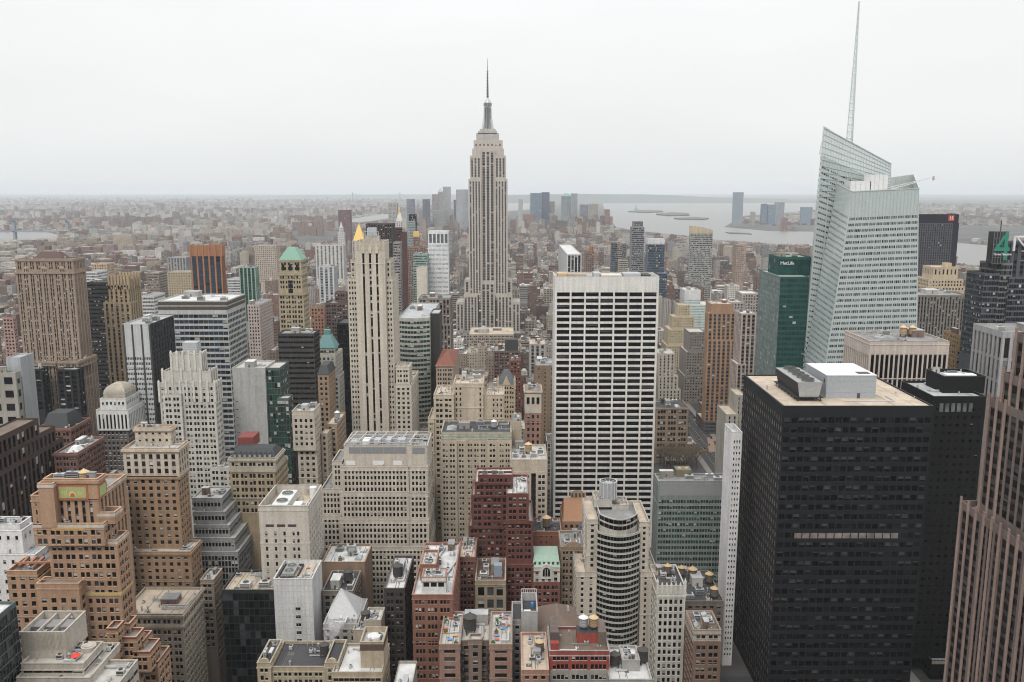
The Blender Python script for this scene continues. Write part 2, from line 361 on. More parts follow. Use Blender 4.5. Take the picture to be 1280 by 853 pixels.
class Bld: pass
def resolve(sec, Y):
    l, r, t, dy, dep = sec[:5]; op = dict(sec[5]) if len(sec) > 5 else {}
    y0 = Y + dy; x0, _, z1 = pt(l, t, y0); x1, _, _ = pt(r, t, y0)
    if isinstance(dep, str):
        pb = float(dep[1:]); x = x1 if (x0 + x1) < 0 else x0
        d2 = FPX * x / (pb - 640); y1 = (d2 + (z1 - HC) * SP) / CP
        y1 = max(y1, y0 + 6)
    else: y1 = y0 + dep
    return x0, x1, y0, y1, z1, op
def hero(kind, short, label, Y, secs, wall, st, roof='grey', vb=853, near=False, glass='dark', span=None, blind=.22, clut=2, cat='building',
         par=1.0, group=None, rough=.85, cornice=False, zmin=True, var=.12, bl='blinds'):
    """a building: stacked sections given as (left px, right px, top py, dy, depth) of their front top edge"""
    S = [resolve(s, Y) for s in secs]
    bx = (min(s[0] for s in S) + max(s[1] for s in S)) / 2; by = min(s[2] for s in S)
    base = np.array((bx, by, 0.0)); rt = root(kind, base, label, cat, group)
    B = Bld(); B.rt, B.base, B.S, B.short, B.vb, B.Y = rt, base, S, short, vb, by
    W, wins = MB(), []
    wm = wallmat(wall, rough, var); sm = wallmat(span or tuple(c * .45 for c in wall), rough)
    mats = [wm, sm, wallmat(tuple(min(.66, c * 1.25 + .05) for c in wall), rough, .05, .05)]
    for i, (x0, x1, y0, y1, z1, op) in enumerate(S):
        zb = 0.0; cx, cyy = (x0 + x1) / 2, (y0 + y1) / 2
        for j, o in enumerate(S):
            if j != i and o[4] < z1 - .1 and o[0] - .5 <= cx <= o[1] + .5 and o[2] - .5 <= cyy <= o[3] + .5: zb = max(zb, o[4] - par)
        zb = op.get('zb', zb); mst = op.get('st', st)
        lo = zat(min(vb + 25, 900), y0) if zmin else 0
        f = mst if not isinstance(mst, tuple) else mst[0]; sd_ = mst if not isinstance(mst, tuple) else mst[1]
        if 'arc' in op:
            a = op['arc']; n = op.get('n', 10); t = np.linspace(-1, 1, n + 1)
            pts = [(cx + (x1 - x0) / 2 * q, y0 - a * (1 - q * q)) for q in t] + [(x1, y1), (x0, y1)]
        else: pts = [(x0, y0), (x1, y0), (x1, y1), (x0, y1)]
        m = len(pts); nf = m - 3
        wi = op.get('mat', 0)
        if 'wall' in op:
            mats.append(wallmat(op['wall'], rough, var)); wi = len(mats) - 1
        W2 = MB()
        for e in range(m):
            p, q = pts[e], pts[(e + 1) % m]
            lo = zat(min(vb + 25, 900), y0 if e < nf else y1) if zmin else 0
            s_ = f if e < nf else (sd_ if e in (nf, nf + 2) else None)
            if e == nf and x1 > 45: s_ = None
            if e == nf + 2 and x0 < -45: s_ = None
            if e >= nf and 'side' in op: s_ = op['side'] if s_ is not None else None
            n0 = len(W2.q); facade(W2, wins, (*p, zb), (*q, zb), (*q, z1), (*p, z1), s_, lo)
            if 'swall' in op and e >= nf:
                if not isinstance(op['swall'], int): mats.append(wallmat(op['swall'], rough, var)); op['swall'] = len(mats) - 1
                for k in range(n0, len(W2.q)): W2.m[k] = np.where(W2.m[k] == 0, op['swall'], W2.m[k])
        for qa, ma in zip(W2.q, W2.m): W.quads(qa, np.where(ma == 0, wi, ma))
        # roof and parapet
        c = np.mean(np.array(pts), 0); ins = []
        for p in pts:
            d = np.array(p) - c; L_ = np.linalg.norm(d); ins.append(tuple(c + d * max(0, 1 - .55 / max(L_, 1))))
        ph = op.get('par', par)
        for e in range(m):
            p, q, a, b = pts[e], pts[(e + 1) % m], ins[e], ins[(e + 1) % m]
            W.quads([[(*p, z1), (*q, z1), (*b, z1), (*a, z1)]], wi)
            W.quads([[(*b, z1 - ph), (*a, z1 - ph), (*a, z1), (*b, z1)]], wi)
        RF = MB(); RF.poly([(*a, z1 - ph) for a in ins], 0); RF.build('roof', roofmat(op.get('roof', roof)), rt, base)
        if op.get('cornice', cornice) and 'arc' not in op:
            W.ring(x0, x1, y0, y1, z1 - 1.6, z1 - .5, .7, -.02, wi)
    W.build('wall', mats, rt, base)
    emit_windows(rt, base, wins, glass, vb, near, blind, bl)
    if near: dress(B, vb, wall, rough, var)
    if clut:
        x0, x1, y0, y1, z1, _ = S[0]; clutter(B, x0, x1, y0, y1, z1 - par, clut)
    INFO.append(B); return B
VENT = []
def dress(B, vb, wall, rough, var):
    """belt courses, copings and the small things on the roof of a near building"""
    g = random.Random(len(INFO) * 7 + 1); lum = sum(wall) / 3
    for i, (x0, x1, y0, y1, z1, op) in enumerate(B.S):
        if 'arc' in op or op.get('par', 1) < .1: continue
        px, py = proj((x0 + x1) / 2, y0, z1)
        if not (-60 < px < 1340 and py < 870): continue
        b = MB(); b.ring(x0, x1, y0, y1, z1 + .003, z1 + .22, .14, .5); part(B, 'coping', b, wallmat(tuple(min(.6, c * (1.25 if lum < .3 else .8) + .03) for c in wall)))
        if .1 < lum < .52 and op.get('st', 1) is not None:
            for q in (2.3, g.choice([15.5, 19, 22.5])):
                if z1 - q > 8 and proj(x0, y0, z1 - q)[1] < vb:
                    b = MB(); b.ring(x0, x1, y0, y1, z1 - q, z1 - q + .45, .22, -.015); part(B, 'belt_course', b, wallmat(tuple(min(.62, c * 1.12 + .02) for c in wall)))
        w, d = x1 - x0, y1 - y0; z = z1 - op.get('par', 1.0)
        if w < 7 or d < 7: continue
        for k in range(g.randint(4, 9)):
            if not VENT:
                m = MB(); m.cyl(0, 0, 0, 1.1, .3, n=8); m.cyl(0, 0, 1.1, 1.5, .5, .2, 8); o = m.build('vent_cap', plain('galvanised', (.36, .36, .36), .5)); VENT.append(o.data); bpy.data.objects.remove(o)
            o = bpy.data.objects.new('vent_cap', VENT[0]); COL.objects.link(o); o.parent = B.rt; s = g.uniform(.6, 1.3); o.scale = (s, s, s * g.uniform(.7, 1.6))
            o.location = Vector((g.uniform(x0 + 1.5, x1 - 1.5), g.uniform(y0 + 1.5, y1 - 1.5), z)) - Vector(B.base)
        for k in range(g.randint(2, 4)):
            if len(VENT) < 2:
                m = MB(); m.box(-1, 1, -.7, .7, .25, 1.5, 0); m.box(-.9, .9, -.72, -.70, .5, 1.2, 1); m.box(-.9, -.7, -.6, .6, 0, .25, 1); m.box(.7, .9, -.6, .6, 0, .25, 1); m.cyl(0, 0, 1.5, 1.75, .55, n=10, mat=1)
                o = m.build('condenser', [plain('condenser_metal', (.46, .46, .45), .5), plain('louvre', (.05, .05, .05))]); VENT.append(o.data); bpy.data.objects.remove(o)
            o = bpy.data.objects.new('condenser', VENT[1]); COL.objects.link(o); o.parent = B.rt; s = g.uniform(.55, 1.25); o.scale = (s, s, s); o.rotation_euler = (0, 0, g.choice([0, 1.5708]))
            o.location = Vector((g.uniform(x0 + 1.8, x1 - 1.8), g.uniform(y0 + 1.8, y1 - 1.8), z)) - Vector(B.base)
        for k in range(g.randint(1, 3)):
            b = MB(); xa, ya = g.uniform(x0 + 1.5, x1 - 4), g.uniform(y0 + 1.5, y1 - 2.5); L = g.uniform(3, max(3.2, w * .45)); t = g.uniform(.35, .8); xb = min(xa + L, x1 - 1.2)
            b.box(xa, xb, ya, ya + t, z + .25, z + .25 + t); b.box(xb - t, xb, ya + t, min(ya + t + g.uniform(1, d * .3), y1 - 1), z + .25, z + .25 + t)
            for q in (.1, .5, .9): xx = xa + (xb - xa) * q; b.box(xx, xx + .15, ya, ya + t, z, z + .25)
            part(B, 'duct', b, plain('duct_metal', g.choice([(.42, .43, .43), (.25, .25, .25), (.55, .55, .54)]), .5))
        b = MB()
        for k in range(g.randint(2, 4)):                     # tar seams and patches on the roof felt
            xx = g.uniform(x0 + 1, x1 - 2); b.box(xx, xx + g.uniform(.15, .35), y0 + .8, y1 - .8, z, z + .012 + k * .004, 0, None, False)
        xx, yy = g.uniform(x0 + 1, x1 - 4), g.uniform(y0 + 1, y1 - 4); b.box(xx, xx + g.uniform(1.5, 3), yy, yy + g.uniform(1.2, 3), z, z + .04, 0, None, False); part(B, 'tar_patch', b, plain('tar', (.11, .105, .10), .9))
def part(B, name, mb, mat, label=None):
    o = mb.build(name, mat, B.rt, B.base)
    if label: o['label'] = label
    return o
def clutter(B, x0, x1, y0, y1, z, n):
    w, d = x1 - x0, y1 - y0
    if w < 5 or d < 5: return
    used = []
    for i in range(n + 1):
        for _ in range(12):
            sx = min(random.uniform(.14, .3) * w, 12); sy = min(random.uniform(.15, .35) * d, 10)
            cx = random.uniform(x0 + sx / 2 + 1, x1 - sx / 2 - 1); cyy = random.uniform(y0 + sy / 2 + 1.5, y1 - sy / 2 - 1)
            if all(abs(cx - a) > (sx + p) / 2 + .5 or abs(cyy - b) > (sy + q) / 2 + .5 for a, b, p, q in used): break
        else: continue
        used.append((cx, cyy, sx, sy)); hh = random.uniform(2.2, 4.6); b = MB(); t = random.random()
        if i == 0:
            b.box(cx - sx / 2, cx + sx / 2, cyy - sy / 2, cyy + sy / 2, z, z + hh, 0, 1, False)
            b.box(cx - sx / 2 - .15, cx + sx / 2 + .15, cyy - sy / 2 - .15, cyy + sy / 2 + .15, z + hh + .003, z + hh + .3, 1)
            b.box(cx - .5, cx + .5, cyy - sy / 2 - .04, cyy - sy / 2 + .02, z, z + 2.1, 2)
            part(B, 'stair_bulkhead', b, [wallmat(random.choice([(.3, .27, .23), (.35, .34, .32), (.2, .13, .1), (.5, .48, .44)])), roofmat(random.choice(['grey', 'white', 'silver'])), plain('door_paint', (.08, .08, .08))])
        elif t < .6:
            hh = random.uniform(1.4, 2.8); sx, sy = min(sx, 5), min(sy, 4)
            b.box(cx - sx / 2, cx + sx / 2, cyy - sy / 2, cyy + sy / 2, z + .35, z + .35 + hh, 0)
            for k in range(3):
                zz = z + .6 + k * hh / 3; b.box(cx - sx / 2 + .2, cx + sx / 2 - .2, cyy - sy / 2 - .03, cyy - sy / 2 + .02, zz, zz + hh * .2, 1)
            b.cyl(cx, cyy, z + .35 + hh, z + .75 + hh, min(sx, sy) * .36, n=10, mat=0, capmat=1)
            for a in (-1, 1):
                b.box(cx + a * sx * .4 - .12, cx + a * sx * .4 + .12, cyy - sy * .4, cyy + sy * .4, z, z + .35, 1)
            part(B, 'rooftop_unit', b, [plain('galvanised', random.choice([(.45, .46, .46), (.3, .31, .32), (.55, .55, .53)]), .5), plain('louvre', (.05, .05, .05))])
        elif t < .8:
            for k in range(4):
                b.cyl(cx + (k % 2) * 1.6, cyy + (k // 2) * 1.6, z, z + random.uniform(.9, 2.2), .28, n=8, mat=0)
            b.bar((cx, cyy, z + .5), (cx + sx, cyy, z + .5), .3)
            part(B, 'vent_pipe', b, plain('galvanised', (.4, .4, .4), .5))
        else:
            b.box(cx - sx / 2, cx + sx / 2, cyy - sy / 2, cyy + sy / 2, z, z + .7, 0)
            b.frustum((cx - sx / 2, cx + sx / 2, cyy - sy / 2, cyy + sy / 2), z + .7, (cx - .1, cx + .1, cyy - sy / 2 + .3, cyy + sy / 2 - .3), z + 1.5, 1)
            part(B, 'skylight', b, [plain('kerb_metal', (.35, .35, .34)), glassmat('pale')])

# ------------------------------------------------------------------ water tanks (things of their own)
TANKS = {}
def tank(X, Y, Z, label, s=1.0, kind='wood', base=1.5):
    cols = dict(wood=((.16, .12, .09), (.50, .36, .21)), dark=((.055, .05, .047), (.07, .065, .06)), white=((.42, .42, .43), (.68, .68, .67)), gold=((.45, .31, .18), (.58, .42, .24)))[kind]
    if kind not in TANKS:
        rt = root('water_tank', (0, 0, 0), label, 'water tank', 'rooftop water tanks')
        b = MB(); b.cyl(0, 0, 1.6, 5.2, 1.85, 1.75, 16, 0, True)
        for z in (1.9, 2.6, 3.3, 4.0, 4.7): b.cyl(0, 0, z, z + .12, 1.89, 1.87, 16, 1, False)
        b.build('barrel', [plain('staves_' + kind, cols[0], .9), plain('iron_hoop', (.05, .05, .05), .6)], rt)
        b = MB(); b.cyl(0, 0, 5.2, 6.5, 2.05, .05, 16, 0, False); b.cyl(0, 0, 6.4, 6.65, .25, .2, 8, 0); b.build('cone_roof', plain('tank_roof_' + kind, cols[1], .8), rt)
        for ax in (-1.2, 1.2):
            for ay in (-1.2, 1.2):
                b = MB(); b.box(ax - .14, ax + .14, ay - .14, ay + .14, 0, 1.4); b.build('leg', plain('iron_frame', (.06, .055, .05), .7), rt)
        b = MB(); b.box(-1.6, 1.6, -1.6, 1.6, 1.4, 1.6); b.build('platform', plain('iron_frame', (.06, .055, .05), .7), rt)
        TANKS[kind] = rt; o = rt
    else:
        src = TANKS[kind]; o = src.copy(); COL.objects.link(o); o['label'] = label
        for ch in src.children:
            c = ch.copy(); COL.objects.link(c); c.parent = o
    o.location = (X, Y, Z); o.scale = (s, s, s); o.rotation_euler = (0, 0, random.uniform(0, 1.5)); return o
def tank_on(B, px, py, Y, label, s=1.0, kind='wood'):
    """tank whose base shows at photo height py; rests on the roof at that depth"""
    x, y, z = pt(px, py, Y); return tank(x, y, z, label, s, kind)
def tank_roof(B, i, fx, fy, label, s=1.0, kind='wood', dz=0):
    x0, x1, y0, y1, z1, op = B.S[i]; return tank(x0 + fx * (x1 - x0), y0 + fy * (y1 - y0), z1 - op.get('par', 1.0) + dz, label, s, kind)
HAZE = 3.8e-5
# ------------------------------------------------------------------ styles and colours
PUN = dict(bw=3.3, fh=3.5, wf=.5, hf=.57, rec=.32, sill=True)
PAIR = dict(bw=5.0, fh=3.5, wf=.72, hf=.57, k=2, kg=.5, rec=.3, sill=True)
TRI = dict(bw=6.0, fh=3.6, wf=.74, hf=.56, k=3, kg=.4, rec=.3, sill=True)
RIB = dict(bw=1.7, fh=3.8, wf=.93, hf=.5, rec=.25, edge=.4)
STR = dict(bw=3.2, fh=3.6, wf=.5, hf=.6, rec=.45, strip=True)
CUR = dict(bw=1.7, fh=3.9, wf=.93, hf=.9, rec=.12, edge=.15, top=.8)
def S_(b, **k): d = dict(b); d.update(k); return d
LIME, CREAM, IVORY, WHITE = (.50, .44, .355), (.56, .48, .365), (.56, .53, .47), (.74, .73, .71)
TAN, BUFF, ORANGE, BROWN = (.36, .27, .18), (.45, .37, .27), (.41, .25, .155), (.24, .155, .10)
RED, DKRED, GREY, DGREY = (.15, .052, .038), (.12, .045, .035), (.36, .36, .35), (.13, .13, .13)
BLACK, DBROWN, PINK = (.022, .023, .026), (.085, .052, .042), (.42, .29, .235)
H = {}
# ------------------------------------------------------------------ the front rows, left
H['dkglass'] = hero('office_block', 'dark brown piered block', 'dark brown office block with tall dark glass strips at the far left edge', 400,
    [(-75, -45, 567, 0, 66), (-90, -44.5, 590, 0, 84), (-95, -43, 612, 0, 92)], DBROWN,
    S_(STR, bw=4.4, wf=.62, fh=7, hf=.8, top=2), 'brown', 640, True, 'black', clut=0, span=(.02, .018, .018))
H['glassedge'] = hero('glass_office', 'teal glass corner block', 'dark teal glass office with white roof edge in the bottom left corner', 200,
    [(*((640 + FPX * a / dep_of(200, 130.5)) for a in (-215, -157.5)), proj(-157, 200, 130.5)[1], 0, 56)], (.10, .12, .12), CUR, 'white', 853, True, 'dark', clut=1, bl='mid')
H['whiteleft'] = hero('stepped_block', 'white stepped block', 'white stepped block with grey cooling plant on top beside the orange brick tower', 330,
    [(-40, 24.5, 656, 0, 'p39'), (-40, 27, 664, -2, 'p41'), (-45, 44, 694, -6, 22)], WHITE, S_(PUN, bw=3.6, fh=4.2, wf=.34, hf=.42), 'silver', 745, True, clut=1)
H['orange'] = hero('brick_tower', 'orange brick tower', 'orange brick art deco tower with a green and gold mural panel on its crown', 310,
    [(54, 121.6, 599, 0, 'p131', dict(st=None, cornice=True)),
     (47, 66, 605, -2.5, 10, dict(st=None)), (38, 50, 620, -2, 14, dict(st=S_(PUN, bw=5, wf=.25))),
     (66, 122, 619, .8, 24, dict(st=S_(STR, bw=2.9, wf=.44, fh=3.4, hf=.72, top=1, edge=1.5, span=None))),
     (122, 143, 641, 1, 'p152', dict(st=S_(PAIR, bw=5.5))), (41, 129, 655, -2.0, 'p146', dict(st=S_(PAIR, bw=4.6, fh=3.6, hf=.6, wf=.7, top=1.5))),
     (60, 146, 676, 0, 'p160',  dict(zb=0, st=S_(PAIR, bw=4.8, fh=3.6))),
     (8, 46, 714, 2, 26, dict(st=S_(PUN, bw=3.4))), (45, 98, 730, -5, 'p107', dict(st=S_(PUN, bw=3.6, top=5))),
     (133, 146, 786, -9, 'p153'), (150, 162, 780, 0, 'p171'), (150, 170, 797, -5, 'p180'), (164, 179, 802, 0, 'p190'), (166, 187, 815, -5, 'p200'), (176, 197, 828, 0, 'p212')],
    ORANGE, S_(PAIR, bw=4.6, wf=.74, hf=.6), 'grey', 853, True, clut=2, blind=.3, par=1.3, span=(.16, .11, .09), var=.1)
H['brown'] = hero('brick_tower', 'tall tan hotel tower', 'tall tan brick tower with a limestone crown and setback penthouse beside the orange tower', 400,
    [(168, 213, 535, 8, 'p218', dict(st=S_(PUN, bw=3, wf=.35, hf=.4), wall=(.50, .43, .34))),
     (153, 222, 561, 0, 'p235', dict(wall=(.52, .45, .36), st=S_(PUN, bw=3.4, fh=3.6, hf=.7, top=2))), (153, 222, 595, 0, 'p235', dict(par=.02)), (160.5, 238, 690, -6, 'p251')],
    (.335, .215, .13), S_(PUN, bw=3.4, fh=3.45, wf=.47, hf=.55), 'pale', 738, True, clut=2, cornice=True)
H['glasstep'] = hero('terraced_office', 'terraced glass block', 'grey glass block stepping down in five white edged terraces', 430,
    [(240, 276.5, 623, 0, 'p290'), (241, 281.6, 640, -2, 'p298'), (242, 286.5, 657, -4, 'p305'), (243, 293.5, 673, -6, 'p312.5'), (246, 297.5, 690, -8, 'p319')],
    (.30, .30, .29), S_(RIB, bw=1.75, fh=3.5, wf=.74, hf=.84, top=1.3, rec=.2, head=.1), 'pale', 728, True, 'dark', clut=1, par=.5)
H['ivory'] = hero('setback_tower', 'ivory setback tower', 'ivory stone tower with scalloped crown and grey tank house, rising in setbacks', 490,
    [(213.5, 250.5, 443, 4, 'p257', dict(st=S_(PUN, bw=4.5, fh=9, wf=.3, hf=.55, top=3, rec=.6))), (203, 262, 465, 2, 'p270.5', dict(st=S_(PUN, bw=4.6, fh=8, wf=.3, hf=.55, top=2, rec=.6))),
     (198.5, 268, 480, 0, 'p276'), (203, 226, 493, -2, 12), (262, 296, 585, -6, 'p302'), (285, 310, 611, -8, 'p316')],
    IVORY, S_(PAIR, bw=4.7, wf=.72, hf=.56), 'pale', 625, True, clut=0)
H['limestone'] = hero('stone_tower', 'plain limestone tower', 'plain limestone tower with an open roof well holding white cooling fans', 395,
    [(323, 385, 633, 0, 'p402', dict(st=S_(PUN, cols=9, wf=.5, fh=3.9, hf=.55, top=12, edge=2, skip=(1, 3, 5, 8), bw=2), side=S_(PUN, bw=4, top=9, wf=.3), par=5))],
    (.56, .51, .44), PUN, 'tan', 722, True, clut=0)
H['widecream'] = hero('office_block', 'wide cream tiered block', 'wide cream stone block in tiers of small dark windows under a louvred plant floor', 455,
    [(429.5, 513, 557, 4, 26, dict(st=None)), (513, 534, 558, 4, 26, dict(st=None)), (415, 427.5, 577, 6, 22),
     (427, 510.5, 584, 1, 32), (511.5, 534.5, 584, 1.5, 32), (401, 427, 612, 2, 30), (426, 511, 616, -1, 30), (511, 535, 617, -.5, 30),
     (402, 426, 645, 0, 30), (425.5, 511, 650, -2.5, 34), (511.3, 536, 650, -2, 34), (424, 537, 684, -4, 38)],
    (.54, .48, .40), S_(PUN, bw=2.05, fh=3.35, wf=.57, hf=.66, rec=.45, edge=1, top=1), 'grey', 735, True, 'black', blind=.05, clut=0)
H['tanmodern'] = hero('terraced_office', 'beige terraced block', 'beige stepped modern block with an open topped plant box in the bottom left', 255,
    [(25, 80, 791, 4, 'p107', dict(st=None, par=3)), (26, 104, 830, -1, 'p129', dict(st=S_(RIB, wf=.97, hf=.5, fh=2.6, top=1.4, bw=3))),
     (20, 112, 848, -4, 'p150', dict(st=S_(RIB, wf=.97, hf=.5, fh=2.6, top=1.2, bw=3))), (15, 146, 858, -6, 'p172', dict(st=S_(RIB, wf=.97, hf=.4, fh=4, top=1.8, bw=3)))],
    (.50, .45, .38), RIB, 'pale', 853, True, 'black', clut=0)
H['rounded'] = hero('apartment_block', 'cornice topped stone block', 'buff stone block with a heavy pale cornice and tan roof below the tan hotel tower', 362,
    [(150, 228, 768, 0, 'p254'), (150, 228.5, 781, -.6, 'p254', dict(par=.02))], (.40, .34, .27), S_(PAIR, bw=4.2, fh=3.4, top=2), 'tan', 853, True, clut=3, cornice=True)
H['behindround'] = hero('brick_block', 'narrow buff block', 'narrow buff brick block with pale roof right of the cornice topped block', 398,
    [(250, 267, 725, 0, 'p278')], (.36, .29, .22), S_(PAIR, bw=4.4), 'white', 790, True, clut=1)
H['darkglass'] = hero('glass_office', 'dark glass slab', 'low dark glass slab with a pale roof rim left of the white tiled tower', 385,
    [(277, 343, 738, 0, 22)], (.028, .036, .036), S_(CUR, bw=2.4), 'tan', 830, True, 'dark', clut=2, blind=0)
H['whitetile'] = hero('tiled_tower', 'white tiled tower', 'narrow white tiled tower with one column of dark windows and plant on its roof', 368,
    [(341.5, 390, 724, 0, 'p402', dict(st=S_(PUN, cols=4, bw=1, wf=.62, fh=3.9, hf=.42, top=13, edge=1.5, skip=(0, 1, 3), bot=3), side=None, par=1.5))],
    (.66, .66, .65), PUN, 'tan', 812, True, 'black', blind=0, clut=0)
H['brownlow'] = hero('brick_block', 'brown roofed block', 'brown brick block with a tan side wall in front of the wide cream block', 408,
    [(402, 456, 703, 0, 'p465', dict(st=None))], (.28, .19, .125), S_(PUN, bw=3), 'white', 765, True, clut=3)
H['archlow'] = hero('loft_building', 'loft with arched front', 'low dark stone loft with white roof beams above the glass pyramid', 384,
    [(403, 441, 739, 0, 22, dict(st=S_(PUN, bw=3.2, wf=.6, hf=.7)))], (.20, .17, .14), PUN, 'dark', 790, True, clut=2)
H['pyrbase'] = hero('low_block', 'low block under the pyramid', 'low pale block carrying the grey glass pyramid beside the white tiled tower', 352,
    [(404, 448, 781, 0, 24)], (.42, .40, .37), PUN, 'grey', 853, True, clut=0)
H['tanstack'] = hero('service_tower', 'tan stair block with water tank', 'blank tan stair block with a dark tank on top behind the white pyramid roof', 348,
    [(441, 472, 788, 0, 14, dict(st=None)), (455, 476, 776, 2, 12, dict(st=None))], (.42, .36, .29), PUN, 'white', 853, True, clut=1)
H['tanpent'] = hero('loft_building', 'white roofed loft with tan bulkhead', 'loft with speckled white roof and one big tan bulkhead with a round fan', 312,
    [(450, 479, 803, 5, 12, dict(st=None, par=2)), (415, 477, 841, 0, 22)], (.44, .36, .25), S_(RIB, bw=2, fh=3.6), 'white', 853, True, clut=0)
H['gothlow'] = hero('apartment_block', 'cream shaped gable block', 'cream apartment block with curved end gables and a dark roof at the bottom edge', 318,
    [(321, 338, 829, -1.5, 18), (338, 406, 834, 0, 20), (406, 423, 829, -1.5, 18)], (.44, .37, .26), S_(PAIR, bw=4.2, fh=3.5), 'dark', 853, True, clut=2)
H['lowroof'] = hero('low_block', 'narrow low grey roof', 'narrow low block with a flat grey white roof left of the red brick loft', 300,
    [(488, 512, 872, 0, 26)], (.34, .30, .26), PUN, 'white', 853, False, clut=1)
H['darkbrick'] = hero('brick_block', 'black brick loft', 'blackened brick loft with white roof and dark tank beside the white roofed brick loft', 365,
    [(480, 506, 736, 0, 'p517')], (.055, .045, .04), S_(PAIR, bw=4), 'white', 822, True, clut=2)
H['redwhite'] = hero('loft_building', 'white roofed brick loft', 'long red brick loft with a bright white roof and white penthouse', 350,
    [(515, 565.5, 744, 0, 56), (527, 557, 722, 3, 9, dict(st=S_(RIB, cols=3, wf=.8, fh=4, hf=.6, bw=3), wall=(.68,.68,.66))), (525, 545, 706, 16, 16, dict(st=None))], (.26, .12, .08), S_(TRI, bw=5.2, fh=3.9, hf=.55), 'white', 853, True, clut=0)
H['brickterr'] = hero('loft_building', 'brick block with planted terrace', 'narrow red brick block with a cream roof terrace behind the white roofed loft', 404,
    [(573, 594, 697, 0, 24)], (.19, .085, .06), S_(PAIR, bw=4.4), 'tan', 760, True, clut=2)
H['redtall'] = hero('brick_tower', 'tall red brick tower', 'tall dark red brick tower with white ledges and setbacks in front of the tan slab', 428,
    [(597.5, 641, 594, 0, 'p667'), (593, 641, 603, 1, 24), (589, 641, 619, 2, 24), (585.5, 641, 658, 3, 24), (633, 661, 617.5, -9, 30), (632.5, 666.5, 652, -8, 30), (632, 667, 706, -10, 30)],
    RED, S_(PAIR, bw=4.6, fh=3.3), 'white', 735, True, clut=3)
H['archrow'] = hero('loft_building', 'arched stone loft', 'low stone loft with a row of arches and a dark red roof between brick towers', 396,
    [(594, 632, 726, 0, 26, dict(st=S_(PUN, bw=4.6, fh=6.5, wf=.68, hf=.72, top=2, rec=.7)))], (.34, .27, .19), PUN, 'red', 768, True, clut=3)
H['hblock'] = hero('apartment_block', 'terrace topped brown block', 'brown brick apartment block with two deep light courts and a cluttered roof terrace', 326,
    [(549, 575, 806, 0, 28, dict(st=S_(PUN, bw=7, wf=.62, hf=.5, fh=3.6), wall=(.34, .2, .15))), (612, 640, 806, 0, 28, dict(st=S_(PUN, bw=7, wf=.62, hf=.5, fh=3.6), wall=(.34, .2, .15))),
     (575, 612, 801, 5, 23.5, dict(st=PUN)), (586, 602, 800, .5, 5)], (.22, .16, .125), PUN, 'pale', 853, True, clut=0)
H['scaff'] = hero('low_block', 'grey lift shaft block', 'narrow grey block with an open white framed roof right of the terrace block', 352,
    [(652, 672, 765, 0, 18, dict(st=None, par=3.5)), (640, 653, 776, 4, 18)], (.40, .39, .38), PUN, 'dark', 853, True, clut=0)
H['lowtan'] = hero('low_block', 'speckled cream roof block', 'low pinkish block with a speckled cream roof, tank and blue tarpaulin', 318,
    [(652, 686, 838, 0, 30)], (.38, .22, .16), PUN, 'tan', 853, True, clut=1)
H['domeroof'] = hero('low_block', 'brown hipped roof hall', 'dark hall with a broad brown hipped roof between brick blocks', 362,
    [(672, 724, 792, 0, 26)], (.16, .12, .10), PUN, 'brown', 853, False, clut=2)
H['redroof'] = hero('loft_building', 'red and grey loft', 'loft with two bright red top floors above grey stone floors and twin tanks', 328,
    [(687, 762, 814, 0, 20, dict(wall=(.34, .07, .05))), (687, 762, 838, -.4, 20.4, dict(par=.02))], (.36, .34, .31), S_(TRI, bw=7.5, fh=3.9, hf=.55, wf=.8, k=4), 'brown', 853, True, clut=0)
H['whitelow'] = hero('low_block', 'low white roofed annexe', 'low annexe with a stepped white roof at the bottom edge below the curved hotel tower', 322,
    [(778, 800, 826, 8, 12, dict(st=None)), (762, 815, 850, 0, 26)], (.40, .38, .36), PUN, 'white', 853, True, clut=2)
H['greenmans'] = hero('townhouse', 'green mansard house', 'white stone house with a pale green mansard and an arched gable window', 418,
    [(666, 700, 710, 0, 20, dict(wall=(.62, .6, .54), st=S_(PUN, bw=3, top=1))), (666, 700, 728, -.5, 20, dict(par=.02))], (.22, .09, .07), S_(PAIR, bw=4.3), 'grey', 770, True, clut=0)
H['brickwall'] = hero('brick_block', 'windowless brick block with tank', 'squat orange red brick block with tank and plant above the green mansard', 446,
    [(664, 702, 665, 0, 20, dict(st=S_(PUN, cols=3, wf=.2, hf=.4, bw=3, edge=4)))], (.26, .11, .07), PUN, 'dark', 712, True, clut=3)
H['brownarch'] = hero('loft_building', 'narrow brown gabled loft', 'narrow brown stone loft with a curved gable left of the curved hotel tower', 424,
    [(701, 731, 684, 0, 22)], (.27, .20, .14), S_(PAIR, bw=4, fh=3.5, wf=.7), 'grey', 765, True, clut=1)
H['terra'] = hero('low_block', 'terracotta roofed block', 'low block with a terracotta tiled roof deck half hidden behind the curved hotel tower', 468,
    [(703, 747, 652, 0, 26)], (.33, .2, .13), PUN, 'brown', 690, False, clut=0)
